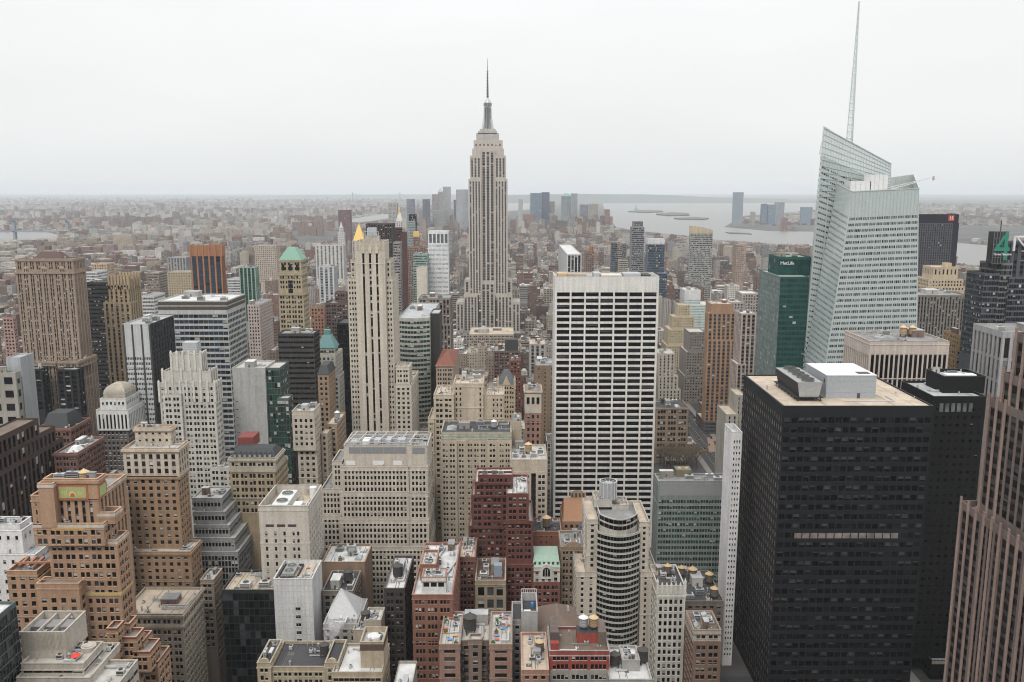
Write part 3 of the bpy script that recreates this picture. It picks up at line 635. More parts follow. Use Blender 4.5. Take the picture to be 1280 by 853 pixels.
H['curved'] = hero('hotel_tower', 'curved hotel tower', 'cream hotel tower with a bowed banded glass front and a round steel drum on top', 400,
    [(743, 765, 625, 14, 12, dict(st=None)), (765, 786, 632, 14, 12, dict(st=None)), (749, 797, 642, 3, 18, dict(arc=8, par=2.6, roof='grey', st=S_(RIB, cols=1, wf=.998, edge=.02, hf=.72, fh=3.0, top=.3, rec=.2, head=.08, glass='black'), n=9)),
     (734, 747.5, 650, 2, 30, dict(st=S_(PUN, bw=3.4, wf=.36, fh=3.0, cols=1), wall=(.56, .50, .41))), (799.5, 812, 653, 2, 30, dict(st=S_(PUN, bw=3.4, wf=.36, fh=3.0, cols=1), wall=(.56, .50, .41))),
     (746.5, 800.5, 664, 0, 32, dict(arc=5.5, roof='grey', st=S_(RIB, cols=1, wf=.998, edge=.02, hf=.84, fh=3.0, top=.3, rec=.2, head=.08, glass='black'), n=14)),
     (721, 746, 716, -1, 32, dict(st=S_(PUN, bw=4.6, wf=.3, fh=3.0), wall=(.54, .48, .39))), (801, 823, 716, -1, 32, dict(st=S_(PUN, bw=4.6, wf=.3, fh=3.0), wall=(.54, .48, .39)))],
    (.46, .43, .38), S_(PUN, bw=4), 'tan', 853, True, 'dark', blind=.05, clut=0)
H['gothic'] = hero('stone_tower', 'white terracotta tower', 'slim white terracotta tower with a pinnacled parapet right of the curved hotel tower', 385,
    [(822, 856.5, 733, 0, 24)], (.60, .57, .50), S_(PUN, cols=5, bw=2, wf=.6, fh=3.7, hf=.66, top=6, rec=.5), 'dark', 853, True, clut=3)
H['rightbrick'] = hero('brick_block', 'brown loft by the black tower', 'brown brick loft with pale top storey and cluttered roof beside the black tower', 350,
    [(867, 901.5, 788, 0, 'p857', dict(wall=(.45, .42, .36))), (867, 901.5, 802, -.3, 'p857', dict(par=.02))], (.22, .14, .1), S_(PAIR, bw=5), 'brown', 853, True, clut=3)
H['tankblock'] = hero('low_block', 'dark roofed tank block', 'low dark block crowded with wooden tanks behind the brown loft', 405,
    [(857, 905, 752, 0, 36)], (.15, .12, .1), PUN, 'dark', 800, True, clut=3)
H['greygreen'] = hero('office_block', 'grey green glass block', 'grey green office block with louvred top band and two tan tank lids on top', 500,
    [(823, 912, 602, 0, 'p818', dict(st=S_(RIB, cols=5, wf=.93, k=5, kg=.3, fh=3.7, hf=.58, top=11), bw=1))], (.235, .265, .25), S_(RIB, fh=3.7, hf=.5, top=11), 'grey', 708, True, 'green', blind=.1, clut=3)
H['whitethin'] = hero('apartment_tower', 'thin white tower', 'thin white tower with small square windows beside the black tower', 440,
    [(916, 928, 541, 0, 'p906', dict(st=S_(PUN, cols=3, bw=1.5, wf=.5, fh=3.2, hf=.45, edge=.4, top=3.5), side=S_(PUN, bw=6, wf=.12, hf=.25, fh=6.4), par=2.5))], (.76, .75, .74), PUN, 'white', 800, True, clut=0)
BW = S_(PUN, sill=False, bw=3.45, fh=4.85, wf=.80, hf=.56, rec=.3, top=4.6, edge=.5, head=.2)
H['black'] = hero('office_tower', 'black slab tower', 'black slab tower with cream roof, row of round fans and grey plant house', 400,
    [(979, 1167, 508, 0, 'p930', dict(par=.5, side=S_(BW, wf=.7, hf=.6, glass='bronze')))], (.011, .012, .0145), BW, 'tan', 853, True, 'black', blind=.3, clut=0, bl='dim')  # side panes paled in colour to stand for reflected buildings
H['black2'] = hero('office_tower', 'plain black tower', 'plain black tower with a pale roof ledge and black plant box behind the black slab', 430,
    [(1180, 1232, 471, 12, 'p1158', dict(par=1.6, st=None)), (1167, 1233, 496, 0, 'p1127'), (1165, 1233, 826, -4, 50)], (.005, .005, .0055), S_(PUN, sill=False, bw=3.6, fh=4.2, wf=.42, hf=.4, top=5), 'silver', 853, True, 'black', blind=.01, clut=0)
PG = S_(STR, bw=4.1, wf=.70, fh=3.9, hf=.6, rec=.22, top=2.5, edge=1.2, glass='black')
sx = lambda X, Y, Z: proj(X, Y, Z)
def psec(X0, X1, Y0, Y1, Z, base, **o):
    px0, py = proj(X0, Y0, Z); px1, _ = proj(X1, Y0, Z); return (px0, px1, py, Y0 - base, Y1 - Y0, o)
H['pink'] = hero('granite_tower', 'pink granite tower', 'pink granite tower of tall dark glass strips at the right edge', 205,
    [psec(163, 215, 205, 262, 238, 205), psec(162.6, 214, 205, 268.5, 224, 205), psec(162.2, 214, 205, 274.5, 214, 205), psec(161.8, 214, 205, 279, 200, 205), psec(161.4, 214, 205, 285, 190, 205), psec(158, 212, 205, 290, 151.5, 205)],
    (.175, .132, .117), PG, 'grey', 853, True, 'black', span=(.05, .045, .043), clut=0, blind=.12, bl='dim', par=2.4)
H['blackfins'] = None
# ------------------------------------------------------------------ middle rows, left
H['lincoln'] = hero('skyscraper', 'broad tan tower', 'broad tan brick tower with an arched crown band and sloping brown roof, far left', 690,
    [(18.6, 91, 324, 0, 'p106'), (19, 92, 340, -.8, 'p107', dict(par=.02)), (46, 69, 452, -6, 14), (24, 98, 456, -4, 'p121'), (72, 97, 452, -16, 'p120')], (.33, .25, .185), S_(STR, bw=5, k=2, kg=.7, fh=3.7, wf=.56, hf=.58, rec=.4), 'brown', 520, True, clut=1, cornice=True, blind=.4)
H['lincdark'] = hero('dark_wing', 'black wing', 'dark wing in front of the broad tan tower, left one of two', 668, [(26, 51.5, 461, 0, 10)], (.03, .03, .032), S_(STR, bw=5, wf=.7), 'grey', 490, glass='black', clut=1)  # both wings: near-black wall with black glass strips
H['lincdark2'] = hero('dark_wing', 'right black wing', 'dark wing in front of the broad tan tower, right one of two', 660, [(70, 96.5, 462, 0, 10)], (.03, .03, .032), S_(STR, bw=5, wf=.7), 'grey', 492, glass='black', clut=1)
H['darkbehind'] = hero('office_slab', 'dark slab beside the tan tower', 'dark office slab squeezed between the broad tan tower and the crowned tan tower', 800, [(108, 137, 353, 0, 40)], (.04, .04, .042), S_(RIB, hf=.45), 'dark', 468, glass='black', clut=1)
H['chanin'] = hero('setback_tower', 'buttress crowned tan tower', 'tan art deco tower with a crown of buttress fins beside the dark slab', 745,
    [(136, 160, 349, 4, 24, dict(st=S_(STR, bw=3, fh=9, wf=.4, rec=1))), (135, 160, 357, 3, 26), (129, 163, 378, 0, 'p172')], (.36, .275, .17), S_(STR, bw=4.2, wf=.42, rec=.6), 'tan', 482, glass='dark', span=(.2, .15, .1), clut=0)
H['whitecap'] = hero('classical_block', 'white block with hipped cap', 'small white classical block with a domed beige cap and tall columns', 545,
    [(129, 156, 492, 4, 16, dict(st=None, wall=(.40, .36, .29))), (124.5, 157, 499, 2, 20), (120, 160, 513, 0, 26, dict(st=S_(STR, bw=2.6, wf=.5, fh=10, hf=.9))), (121, 160, 536, 1, 24, dict(wall=(.14, .12, .11), par=.02))], (.66, .66, .63), S_(PUN, bw=2.6), 'tan', 580, True, clut=0)
H['stripeglass'] = hero('glass_tower', 'white and black striped glass tower', 'glass tower with white striped front and black finned side left of the ivory tower', 570,
    [(153, 187.5, 405, 0, 'p217', dict(st=S_(RIB, cols=3, wf=.86, k=5, kg=.35, fh=3.5, hf=.5, top=22), bw=1, side=S_(STR, bw=5, wf=.3, rec=.5), swall=(.03, .03, .033)))], (.52, .53, .53), RIB, 'silver', 532, False, 'dark', clut=3)
H['wideslab'] = hero('office_slab', 'wide banded slab', 'wide office slab banded in white and dark glass with a white roof', 640,
    [(197, 283.6, 376, 0, 'p306', dict(st=S_(RIB, fh=4.3, hf=.62, bw=3.6, wf=.97, top=9.5, rec=.4)))], (.47, .47, .45), RIB, 'white', 560, False, 'blue', clut=4, blind=.12)
H['greyslab'] = hero('office_block', 'blank grey slab', 'blank grey slab with green glass corner wings in front of the banded slab', 520,
    [(290, 331, 460, 0, 24, dict(st=S_(PUN, cols=8, skip=(1, 2, 3, 4, 5, 6, 7), bw=2, wf=.6, hf=.12, fh=5, top=20), side=None)), (331, 349.5, 460, 2, 22, dict(wall=(.09, .125, .115), st=CUR)), (346, 360.5, 498, -4, 'p366', dict(wall=(.09, .125, .115), st=CUR))],
    (.42, .42, .41), PUN, 'pale', 605, False, 'green', clut=2)
H['darkwhite'] = hero('office_block', 'dark block with white ribbed flank', 'dark grey office block with a white ribbed flank', 600,
    [(347, 392, 417, 0, 'p399', dict(st=S_(RIB, fh=3.7, hf=.4, wf=.96), side=S_(RIB, fh=3.7, hf=.5)))], (.062, .058, .055), RIB, 'grey', 510, False, 'black', clut=2, blind=.04)
H['mansard'] = hero('hotel_block', 'slate mansard hotel', 'wide stone hotel with a black slate mansard roof below the blank grey slab', 445,
    [(286, 344, 573, 0, 'p355', dict(cornice=True)), (287, 343.5, 588, .6, 26, dict(par=.02, wall=(.36, .28, .18)))], (.42, .37, .29), S_(PAIR, bw=4.4, fh=3.9, hf=.6), 'dark', 625, True, clut=0)
H['creamslim'] = hero('office_block', 'slim cream block', 'slim cream stone office block between the green glass wing and the gilded strip tower', 500,
    [(365, 392, 514, 0, 'p400'), (365, 393, 520, -.5, 'p401', dict(par=.02)), (372, 396, 560, 2, 'p408')], (.50, .44, .36), S_(PUN, bw=3, fh=3.6, wf=.5), 'white', 612, True, clut=2)
H['tealroof'] = hero('stone_tower', 'teal hipped roof tower', 'pale stone tower with a teal hipped roof left of the tall black sliver', 640,
    [(397, 418, 435, 2, 14, dict(st=S_(RIB, bw=2))), (396, 419, 444, 0, 'p428'), (400, 424, 470, -2, 'p430')], (.54, .51, .45), S_(PUN, bw=3.4), 'grey', 520, False, 'green', clut=0)
H['blacksliver'] = hero('office_tower', 'tall black sliver', 'tall thin black glass tower against the left flank of the strip tower', 690, [(421, 439, 404, 0, 30)], (.02, .02, .022), CUR, 'dark', 508, False, 'black', clut=0, blind=0)
H['tanslim'] = hero('brick_tower', 'tan tower with slate cap', 'slim tan brick tower with a dark slate cap below the teal roof', 560, [(397, 411, 468, 0, 'p419')], (.33, .23, .15), S_(PUN, bw=2.8), 'grey', 535, False, clut=0)
H['tanlow1'] = hero('brick_block', 'tan block with blue tank', 'tan brick block right of the slim cream block', 525, [(408, 421, 530, 0, 'p432')], (.36, .26, .18), S_(PAIR, bw=4), 'tan', 575, False, clut=2)
H['tanlow2'] = hero('brick_block', 'small beige block', 'small beige block wedged beside the slim cream block', 512, [(401, 409, 542, 0, 'p415')], (.44, .37, .28), S_(PUN, bw=3), 'tan', 600, False, clut=1)
H['gilded'] = hero('skyscraper', 'pale tower with three black strips', 'pale limestone tower with three full height black window strips on its front', 600,
    [(443.5, 480.5, 302, 0, 'p486', dict(zb=0, st=S_(STR, cols=3, bw=8, wf=.31, fh=3.7, hf=.86, rec=.7, top=7, edge=3.2, glass='black'), side=None, par=1.2)),
     (438, 488, 325, 4.6, 20, dict(st=S_(PUN, bw=2.4, wf=.5, fh=3.7, edge=.4))), (434, 490.5, 348, 3.4, 'p498', dict(st=S_(PUN, cols=16, bw=2, wf=.55, fh=3.75, hf=.5, skip=(3, 4, 5, 6, 7, 8, 9, 10, 11, 12)))),
     (494.5, 511.5, 459, -2, 'p515', dict(st=PAIR)), (494, 514, 481, -3, 'p523')],
    (.56, .50, .41), S_(PUN, bw=3), 'tan', 560, True, 'dark', clut=0, span=(.02, .02, .022), var=.06)
H['curvegreen'] = hero('office_tower', 'bowed green glass tower', 'bowed green glass tower with pale floor bands and dark flank right of the strip tower', 700,
    [(498, 537, 397, 0, 'p549', dict(arc=5, st=S_(RIB, cols=1, wf=.98, edge=.05, fh=3.9, hf=.55, top=2), side=None)), (537.6, 549, 392, 8, 30, dict(st=None, wall=(.05, .045, .04)))], (.42, .43, .38), RIB, 'silver', 525, False, 'green', clut=2)
H['brownmull'] = hero('office_block', 'dark mullioned block', 'brown block with tall dark mullions and a flat grey roof left of the needle skyscraper', 860, [(523, 562.5, 373, 0, 34), (530, 563.5, 405, -3, 34)], (.26, .21, .18), S_(STR, bw=3.4, wf=.6, fh=5, rec=.6), 'grey', 470, False, 'dark', clut=3)
H['whitestripe'] = hero('office_tower', 'white barred tower', 'white barred office tower with a grey finned top left of the needle skyscraper', 1250,
    [(535, 560.5, 289, 0, 'p562', dict(st=S_(STR, bw=6, wf=.7, rec=.8, top=1, fh=16, rows=1, hf=.95, glass='grey'))), (535, 560.5, 304, -.4, 'p562', dict(par=.02))], (.70, .70, .71), S_(RIB, fh=6.6, hf=.42, bw=9, wf=.86), 'white', 380, False, 'silver', clut=0, blind=0)
H['tealtower'] = hero('apartment_tower', 'pale teal tower', 'pale teal glass tower behind the cream slab, left of the white barred tower', 1220, [(516, 534, 318, 0, 24)], (.30, .42, .38), S_(RIB, fh=3.6), 'grey', 390, False, 'green', clut=1)
H['creamslab'] = hero('apartment_tower', 'blank cream slab', 'blank cream slab standing in front of the pale teal tower', 1150, [(520.5, 533, 335, 0, 22)], (.60, .55, .46), None, 'grey', 388, False, clut=0)
H['maroon'] = hero('apartment_tower', 'maroon twin slabs', 'dark maroon tower of two joined slabs right of the strip tower', 1300, [(500.5, 507, 291, 0, 20, dict(st=None)), (493.5, 501, 285, 4, 20, dict(st=S_(RIB, fh=3.5)))], (.10, .05, .045), RIB, 'dark', 380, False, 'dark', clut=0)
H['greyrib'] = hero('apartment_tower', 'grey ribbed tower', 'grey ribbed tower peeping over the right shoulder of the strip tower', 1180, [(491.5, 500, 303, 0, 20)], (.30, .29, .28), RIB, 'grey', 380, False, 'dark', clut=0)
H['darkbrown'] = hero('office_tower', 'wide dark brown tower', 'wide dark brown tower rising behind the top of the strip tower', 1500, [(457, 490, 280, 0, 40)], (.075, .055, .045), S_(STR, bw=4, wf=.6), 'dark', 320, False, 'black', clut=0)
H['goldcapbrick'] = hero('apartment_tower', 'gold capped brick tower', 'pinkish brick tower with a small gold cap behind the pale teal tower', 1400, [(516, 524, 296, 6, 12), (509, 530, 309, 0, 26)], (.30, .20, .16), S_(PUN, bw=3), 'brown', 390, False, clut=0)
H['tanpyr'] = hero('stone_tower', 'green pyramid tower', 'tan stone tower with a green copper pyramid roof', 740,
    [(349, 376, 325, 3, 'p383'), (348, 377, 342, 1, 'p384', dict(par=.4)), (348, 379, 367, -2, 'p386')], (.42, .34, .22), S_(PAIR, bw=5, fh=4.2, hf=.6), 'tan', 418, True, clut=0, cornice=True)
H['orangetop'] = hero('office_tower', 'orange ribbed tower', 'dark glass tower with orange ribs and an orange crown', 1050,
    [(237.5, 276.5, 306.5, 0, 'p281', dict(st=None)), (238, 276.5, 319, -.3, 'p281', dict(par=.02, st=S_(STR, cols=5, bw=7, wf=.74, rec=.8, fh=3.6, glass='blue')))], (.38, .17, .085), STR, 'grey', 366, False, 'blue', clut=1, span=(.03, .03, .04), blind=0)
H['greenrib'] = hero('office_tower', 'green ribbed block', 'green block with pale vertical ribs right of the orange ribbed tower', 1150, [(298.5, 319, 334, 0, 'p323')], (.30, .42, .36), S_(STR, bw=5, wf=.7, glass='green'), 'grey', 378, False, 'green', clut=1, span=(.03, .10, .08), blind=0)
H['pinkslab'] = hero('apartment_tower', 'pinkish twin slab', 'pinkish apartment slab left of the green pyramid tower', 870, [(309, 324, 381, 0, 'p340')], (.48, .40, .36), S_(PUN, bw=3), 'grey', 425, False, clut=1)
H['darkbrick2'] = hero('brick_block', 'dark brick block', 'dark brown brick block between the green pyramid tower and the strip tower', 820, [(406, 435, 379, 0, 30), (418, 432, 366, 6, 14)], (.13, .09, .08), PAIR, 'dark', 410, False, clut=2)
H['orangebrick'] = hero('brick_block', 'orange brick block', 'orange brick block right of the green pyramid tower', 860, [(388, 405, 384, 0, 24)], (.36, .19, .12), PUN, 'brown', 425, False, clut=1)
H['greystripe2'] = hero('apartment_tower', 'white barred grey slab', 'grey slab with white vertical bars behind the teal roofed tower', 1120, [(398, 417, 333, 0, 26)], (.55, .55, .56), S_(STR, bw=6, wf=.55), 'grey', 375, False, 'grey', clut=1, span=(.25, .26, .28))
H['redback'] = hero('brick_block', 'weathered red brick block', 'weathered red brick block with a dark mansard beside the dark piered block', 520, [(44, 88, 536, 0, 'p113', dict(st=S_(PAIR, bw=5, fh=4.4)))], (.20, .10, .075), PAIR, 'dark', 590, True, clut=2, cornice=True)
H['redback2'] = hero('brick_block', 'lower red brick block with white lantern', 'lower red brick block with a pale roof lantern in front of the weathered one', 470, [(67, 96, 567, 0, 'p130')], (.19, .10, .08), S_(PAIR, bw=4.5), 'grey', 590, True, clut=2, cornice=True)
H['bankleft'] = hero('office_block', 'grey block with square openings', 'grey stone block with large square openings at the left edge', 560, [(-35, 19, 466, 0, 'p24', dict(st=S_(PUN, bw=9, fh=9, wf=.62, hf=.55))), (7, 25, 447, 10, 16, dict(st=None, wall=(.40, .42, .43)))], (.34, .32, .28), PUN, 'silver', 520, False, 'black', clut=1)
H['pinkleft'] = hero('apartment_tower', 'pink gridded tower', 'pink gridded apartment tower at the left edge beside the broad tan tower', 850, [(3, 16, 397, 0, 'p20')], (.42, .26, .22), S_(PUN, bw=2.8, wf=.6), 'brown', 435, False, clut=1)
H['behindorange'] = hero('brick_block', 'grey roofed block behind the orange tower', 'buff block with grey plant roofs between the orange tower and the tan hotel tower', 385, [(128, 142, 604, 2, 16, dict(st=None)), (128, 148, 618, -4, 'p160')], (.40, .33, .25), S_(PUN, bw=3.4), 'grey', 700, True, clut=2)
# ------------------------------------------------------------------ middle rows, centre and right
H['tanlong'] = hero('office_block', 'tan stepped slab', 'long tan office slab stepping up to a blank wall in the middle of the picture', 520,
    [(566.6, 604, 480, 4, 26, dict(st=S_(PUN, cols=7, bw=3, skip=(2, 3, 4, 5), wf=.4))), (604, 630, 494, 6, 24, dict(st=S_(PUN, cols=5, skip=(0, 1), bw=3, wf=.4))), (542, 567, 494, 0, 28), (535, 542.5, 524, -1, 28)],
    (.50, .42, .31), S_(PAIR, bw=5), 'tan', 640, True, clut=2)
H['tanfront'] = hero('office_block', 'tan block with teal top floor', 'tan brick block with a teal glazed top storey and metal ducts on the roof', 485,
    [(551, 639, 541, 2, 26, dict(st=S_(RIB, bw=4, fh=3.6, hf=.62, wf=.8, top=.4, glass='tealpale'), par=.6)), (550.5, 571, 551, 0, 26, dict(par=.02)), (571, 582, 551, 1.5, 26, dict(par=.02)), (582, 609, 551, .3, 26, dict(par=.02)), (609, 622, 551, -.6, 26, dict(par=.02)), (622, 639.5, 551, 0, 26, dict(par=.02))],
    (.47, .40, .30), S_(PAIR, bw=4.3, fh=3.25, wf=.66, hf=.5), 'dark', 665, True, clut=4)
H['limeright'] = hero('stone_block', 'limestone block with a dark recess', 'limestone block with a dark recess and a cluttered roof left of the white grid slab', 470,
    [(638, 684, 575, 0, 30, dict(st=None)), (638, 664, 590, -.3, 30, dict(par=.02)), (670, 684, 590, -.3, 30, dict(par=.02)), (663, 671, 590, 2.5, 26, dict(wall=(.03, .03, .03), st=None, par=.02))], (.50, .42, .33), S_(PAIR, bw=5), 'pale', 660, True, clut=4)
H['tannarrow'] = hero('service_tower', 'blank tan block', 'small blank tan block right of the tan block with teal top', 500, [(640, 652, 527, 0, 20, dict(st=None))], (.40, .33, .24), PUN, 'grey', 575, False, clut=1)
H['ornate'] = hero('stone_tower', 'slim tower with arched loggia', 'slim brick tower with a pale arched loggia below its cornice', 560,
    [(656, 676.8, 488, 0, 18, dict(wall=(.55, .49, .40), st=S_(PUN, cols=3, bw=3, fh=8.5, hf=.55, wf=.6, top=3, rec=.7), cornice=True)), (656.4, 676.4, 515, .2, 18, dict(par=.02))], (.34, .19, .14), S_(PUN, cols=3, bw=3, wf=.45, fh=4.4), 'grey', 545, True, clut=2)
H['gothictan'] = hero('stone_tower', 'steep gabled tan tower', 'tan tower with a steep grey gabled roof behind the tan slab', 600, [(622, 644, 480, 0, 20)], (.47, .38, .26), S_(PAIR, bw=4), 'grey', 520, False, clut=0)
H['pyrred'] = hero('stone_tower', 'red pyramid roof tower', 'buff stone tower with a red tiled pyramid roof left of the tan slab', 640, [(545, 566.5, 458, 0, 'p573.5')], (.42, .33, .25), S_(PAIR, bw=4.4), 'brown', 500, True, clut=0)
H['brownslab'] = hero('brick_tower', 'plain brown slab', 'plain brown brick slab hidden partly behind the white grid slab', 700, [(669, 694, 457, 0, 36, dict(st=S_(PUN, bw=6, wf=.15)))], (.25, .18, .12), PUN, 'grey', 540, False, clut=3)
H['redslim'] = hero('brick_tower', 'slim red brick tower', 'slim dark red brick tower behind the steep gabled tan tower', 760, [(637, 651, 451, 0, 22), (643, 652, 470, -3, 20)], (.20, .08, .06), PUN, 'red', 500, False, clut=2)
H['darkroofs'] = hero('loft_building', 'dark roofed loft block', 'wide dark loft block with a black tank house on its roof before the needle skyscraper', 900, [(617, 650, 439, 0, 34)], (.17, .11, .09), PAIR, 'grey', 462, False, clut=4)
H['greymid'] = hero('loft_building', 'pale grey loft', 'pale grey loft block left of the white grid slab', 850, [(662, 682, 430, 0, 30)], (.40, .38, .36), S_(STR, bw=5), 'tan', 460, False, clut=2)
H['creamroof'] = hero('department_store', 'cream roofed block', 'broad block with a cream roof and small dome at the foot of the needle skyscraper', 1080, [(586, 642, 418, 0, 60)], (.40, .34, .27), PAIR, 'tan', 428, False, clut=3)
GR = S_(RIB, cols=7, bw=8, wf=.88, fh=4.43, hf=.66, rec=.8, top=10.5, edge=.8, head=.12)
H['grid'] = hero('office_slab', 'white grid slab', 'white office slab with a grid of wide black windows, tallest block in the centre', 600,
    [(694, 824, 346, 0, 32, dict(st=GR, side=None, par=3.2))], (.70, .68, .64), GR, 'pale', 648, True, 'black', blind=.16, bl='dim', clut=0, var=.08)
H['bryant'] = hero('brick_block', 'brown brick block by the avenue', 'brown brick block with skylights on a black roof beside the avenue', 800, [(820, 861, 510, 0, 34)], (.30, .215, .15), S_(TRI, bw=9, fh=5.5, hf=.6), 'dark', 585, False, clut=4, cornice=True)
H['orangetan'] = hero('office_tower', 'orange tan tower', 'orange tan tower with dark window columns beside the avenue', 905,
    [(889, 917, 380, 3, 26, dict(st=None)), (885, 920, 391, 0, 'p881.5'), (884, 920.5, 425, -.6, 'p880.5', dict(par=.1)), (880, 925, 527, -4, 40, dict(wall=(.12, .10, .09), st=S_(RIB, bw=12)))],
    (.37, .22, .13), S_(STR, cols=6, bw=4, wf=.55, fh=4, rec=.5, glass='blue'), 'tan', 545, False, 'blue', clut=2, span=(.22, .13, .08), blind=.05)
H['creamdeco'] = hero('setback_tower', 'cream wedding cake block', 'cream art deco block rising in small steps right of the white grid slab', 1150,
    [(847.5, 863, 381, 10, 16), (841, 868, 396, 5, 26), (836, 871.5, 412, 0, 36), (833, 874, 432, -4, 44)], (.52, .43, .28), S_(PUN, bw=3.2), 'tan', 500, False, clut=0)
H['creamstep'] = hero('setback_tower', 'pale stepped block', 'pale cream stepped block close behind the white grid slab', 960, [(823, 844, 442, 0, 30), (823, 848, 470, -2, 34), (823, 851, 487, -3, 36)], (.52, .47, .40), S_(STR, bw=4, wf=.4), 'pale', 505, False, clut=1, span=(.4, .36, .3))
H['greybrick'] = hero('setback_tower', 'grey brown stepped block', 'grey brown brick block with a stepped left flank before the cream wedding cake block', 1040, [(861.5, 881, 415, 0, 'p855'), (858, 882, 440, -2, 44), (855, 883, 470, -4, 46)], (.27, .235, .21), S_(PUN, bw=3.2), 'pale', 500, False, clut=0)
H['whitegreen'] = hero('office_block', 'white green banded block', 'white block with pale green window bands behind the cream wedding cake block', 1300, [(856, 876, 363, 0, 'p850', dict(st=S_(RIB, top=14))), (860, 889, 381, -4, 40)], (.62, .63, .62), S_(RIB, fh=4), 'white', 420, False, 'tealpale', clut=2)
H['sidestep'] = hero('setback_tower', 'terraced grey stone block', 'terraced grey stone block between the thin white tower and the orange tan tower', 640, [(921, 932, 494, 6, 24, dict(st=S_(STR, bw=3.4, wf=.3))), (908, 923, 518, 0, 30, dict(st=S_(STR, bw=3.4, wf=.3)))], (.40, .37, .32), PUN, 'tan', 560, False, clut=0, span=(.33, .3, .26))
H['pinkgrey'] = hero('apartment_tower', 'pinkish gridded tower', 'pinkish grey gridded tower left of the green glass tower', 800, [(927, 946, 392, 0, 24), (921, 933, 455, -3, 24)], (.46, .38, .33), S_(STR, bw=4.4, wf=.6, fh=3.7), 'white', 485, False, clut=1, span=(.2, .14, .12))
H['greytan'] = hero('apartment_tower', 'grey flat topped loft', 'grey loft tower behind the orange tan tower', 980, [(906, 930, 378, 0, 30), (928, 949, 367, 10, 30)], (.37, .33, .30), PUN, 'white', 420, False, clut=3)
H['tallcurve'] = hero('apartment_tower', 'curved crown tower', 'tall dark gridded tower with a tan curved crown right of the white grid slab', 1500, [(863, 891, 292, 0, 'p861.5')], (.34, .34, .32), S_(RIB, bw=2.4, fh=3.6, hf=.5, wf=.8), 'tan', 380, False, 'dark', clut=0, blind=.3)
H['ribtower'] = hero('apartment_tower', 'ribbed slate tower', 'slim slate grey ribbed tower over the roof of the white grid slab', 1700, [(792, 804, 277, 4, 20), (790, 805.5, 284, 0, 26)], (.26, .27, .28), S_(RIB, hf=.6), 'grey', 340, False, 'dark', clut=0)
H['slatetrio'] = hero('apartment_tower', 'slate tower cluster', 'cluster of slate and tan slabs over the roof of the white grid slab', 1600, [(765, 771.5, 304, 0, 20, dict(wall=(.12, .14, .17))), (771.5, 778, 302, 5, 20, dict(wall=(.45, .40, .35))), (778, 783, 305, 0, 20), (773, 785, 325, -6, 20, dict(wall=(.45, .4, .33)))], (.18, .19, .20), S_(RIB, fh=3.6), 'grey', 340, False, 'dark', clut=0)
H['glassnew'] = hero('glass_tower', 'white capped glass tower', 'grey blue glass tower with a white cap just right of the white grid slab roof', 1350, [(810, 831, 299, 0, 24, dict(wall=(.6, .6, .62), st=S_(PUN, bw=30, wf=.02, top=0, rows=1, hf=.1))), (810, 831, 305, -.3, 24, dict(par=.02)), (822, 834, 341, -3, 24)], (.22, .26, .30), CUR, 'white', 385, False, 'blue', clut=0, blind=.08)
H['stripebox'] = hero('office_block', 'white ribbed box', 'small box with white ribs over the left end of the white grid slab roof', 1100, [(709, 727, 318, 0, 'p698.5', dict(st=S_(STR, cols=4, bw=5, wf=.7, rec=.6, glass='dark'), side=None))], (.55, .55, .54), STR, 'white', 340, False, 'dark', clut=0, span=(.05, .05, .05))
H['orangeback'] = hero('apartment_tower', 'brown and orange block', 'brown brick block with an orange penthouse beyond the white grid slab', 1500, [(737, 742.5, 308, 4, 14, dict(wall=(.45, .22, .11))), (732, 743, 314, 0, 26)], (.25, .17, .14), PUN, 'brown', 340, False, clut=0)
H['greenoff'] = hero('office_tower', 'dark green glass tower', 'dark green glass tower with white lettering left of the faceted glass tower', 640,
    [(973.5, 1014, 321, 16, 26, dict(wall=(.02, .10, .085), st=S_(CUR, hf=.98, fh=6, glass='teal'))), (975.5, 1012, 346, 0, 'p949', dict(par=.6, side=S_(CUR, glass='haze'), swall=(.12, .20, .18)))], (.02, .085, .075), S_(CUR, fh=4.0, hf=.6, bw=2.6, glass='teal'), 'pale', 470, False, 'teal', clut=1, blind=.03)  # side wall and side panes lightened in colour to stand for reflections
H['stripeblock'] = hero('office_block', 'cream pier block', 'cream block of close set piers and black strips behind the black slab', 500,
    [(1088, 1187, 427, 0, 'p1056', dict(st=S_(STR, cols=16, bw=3, wf=.66, rec=.35, fh=15, hf=.93, top=5, edge=.6), side=S_(STR, bw=3, wf=.5, rec=1, fh=15, hf=.86, top=6)))], (.55, .47, .41), STR, 'grey', 482, True, 'black', clut=4, span=(.35, .3, .27), blind=0)
H['onepenn'] = hero('office_tower', 'dark tower with red sign', 'dark grey tower with a black frame and a red square sign near its top', 1240, [(1140, 1199, 268, 0, 'p1139', dict(st=None, par=.5, wall=(.02, .02, .03))), (1140, 1191.5, 279, -.5, 34, dict(par=.02)), (1191.5, 1199, 279, -.2, 34, dict(st=None, wall=(.02, .02, .03), par=.02))], (.085, .085, .10), S_(STR, bw=3.2, wf=.5, rec=.3), 'dark', 372, False, 'dark', clut=1, span=(.06, .06, .068), blind=.03)
H['creamtier'] = hero('setback_tower', 'cream tiered crown', 'cream stone tower top stepping back in tiers under the dark signed tower', 900, [(1182, 1190, 329, 14, 8, dict(st=None)), (1167, 1198, 334, 6, 24, dict(st=S_(STR, bw=4, wf=.4, fh=8))), (1161, 1204, 349, 2, 32), (1158, 1206, 358, 0, 36)], (.52, .42, .29), PUN, 'tan', 372, False, clut=0, span=(.3, .25, .2))
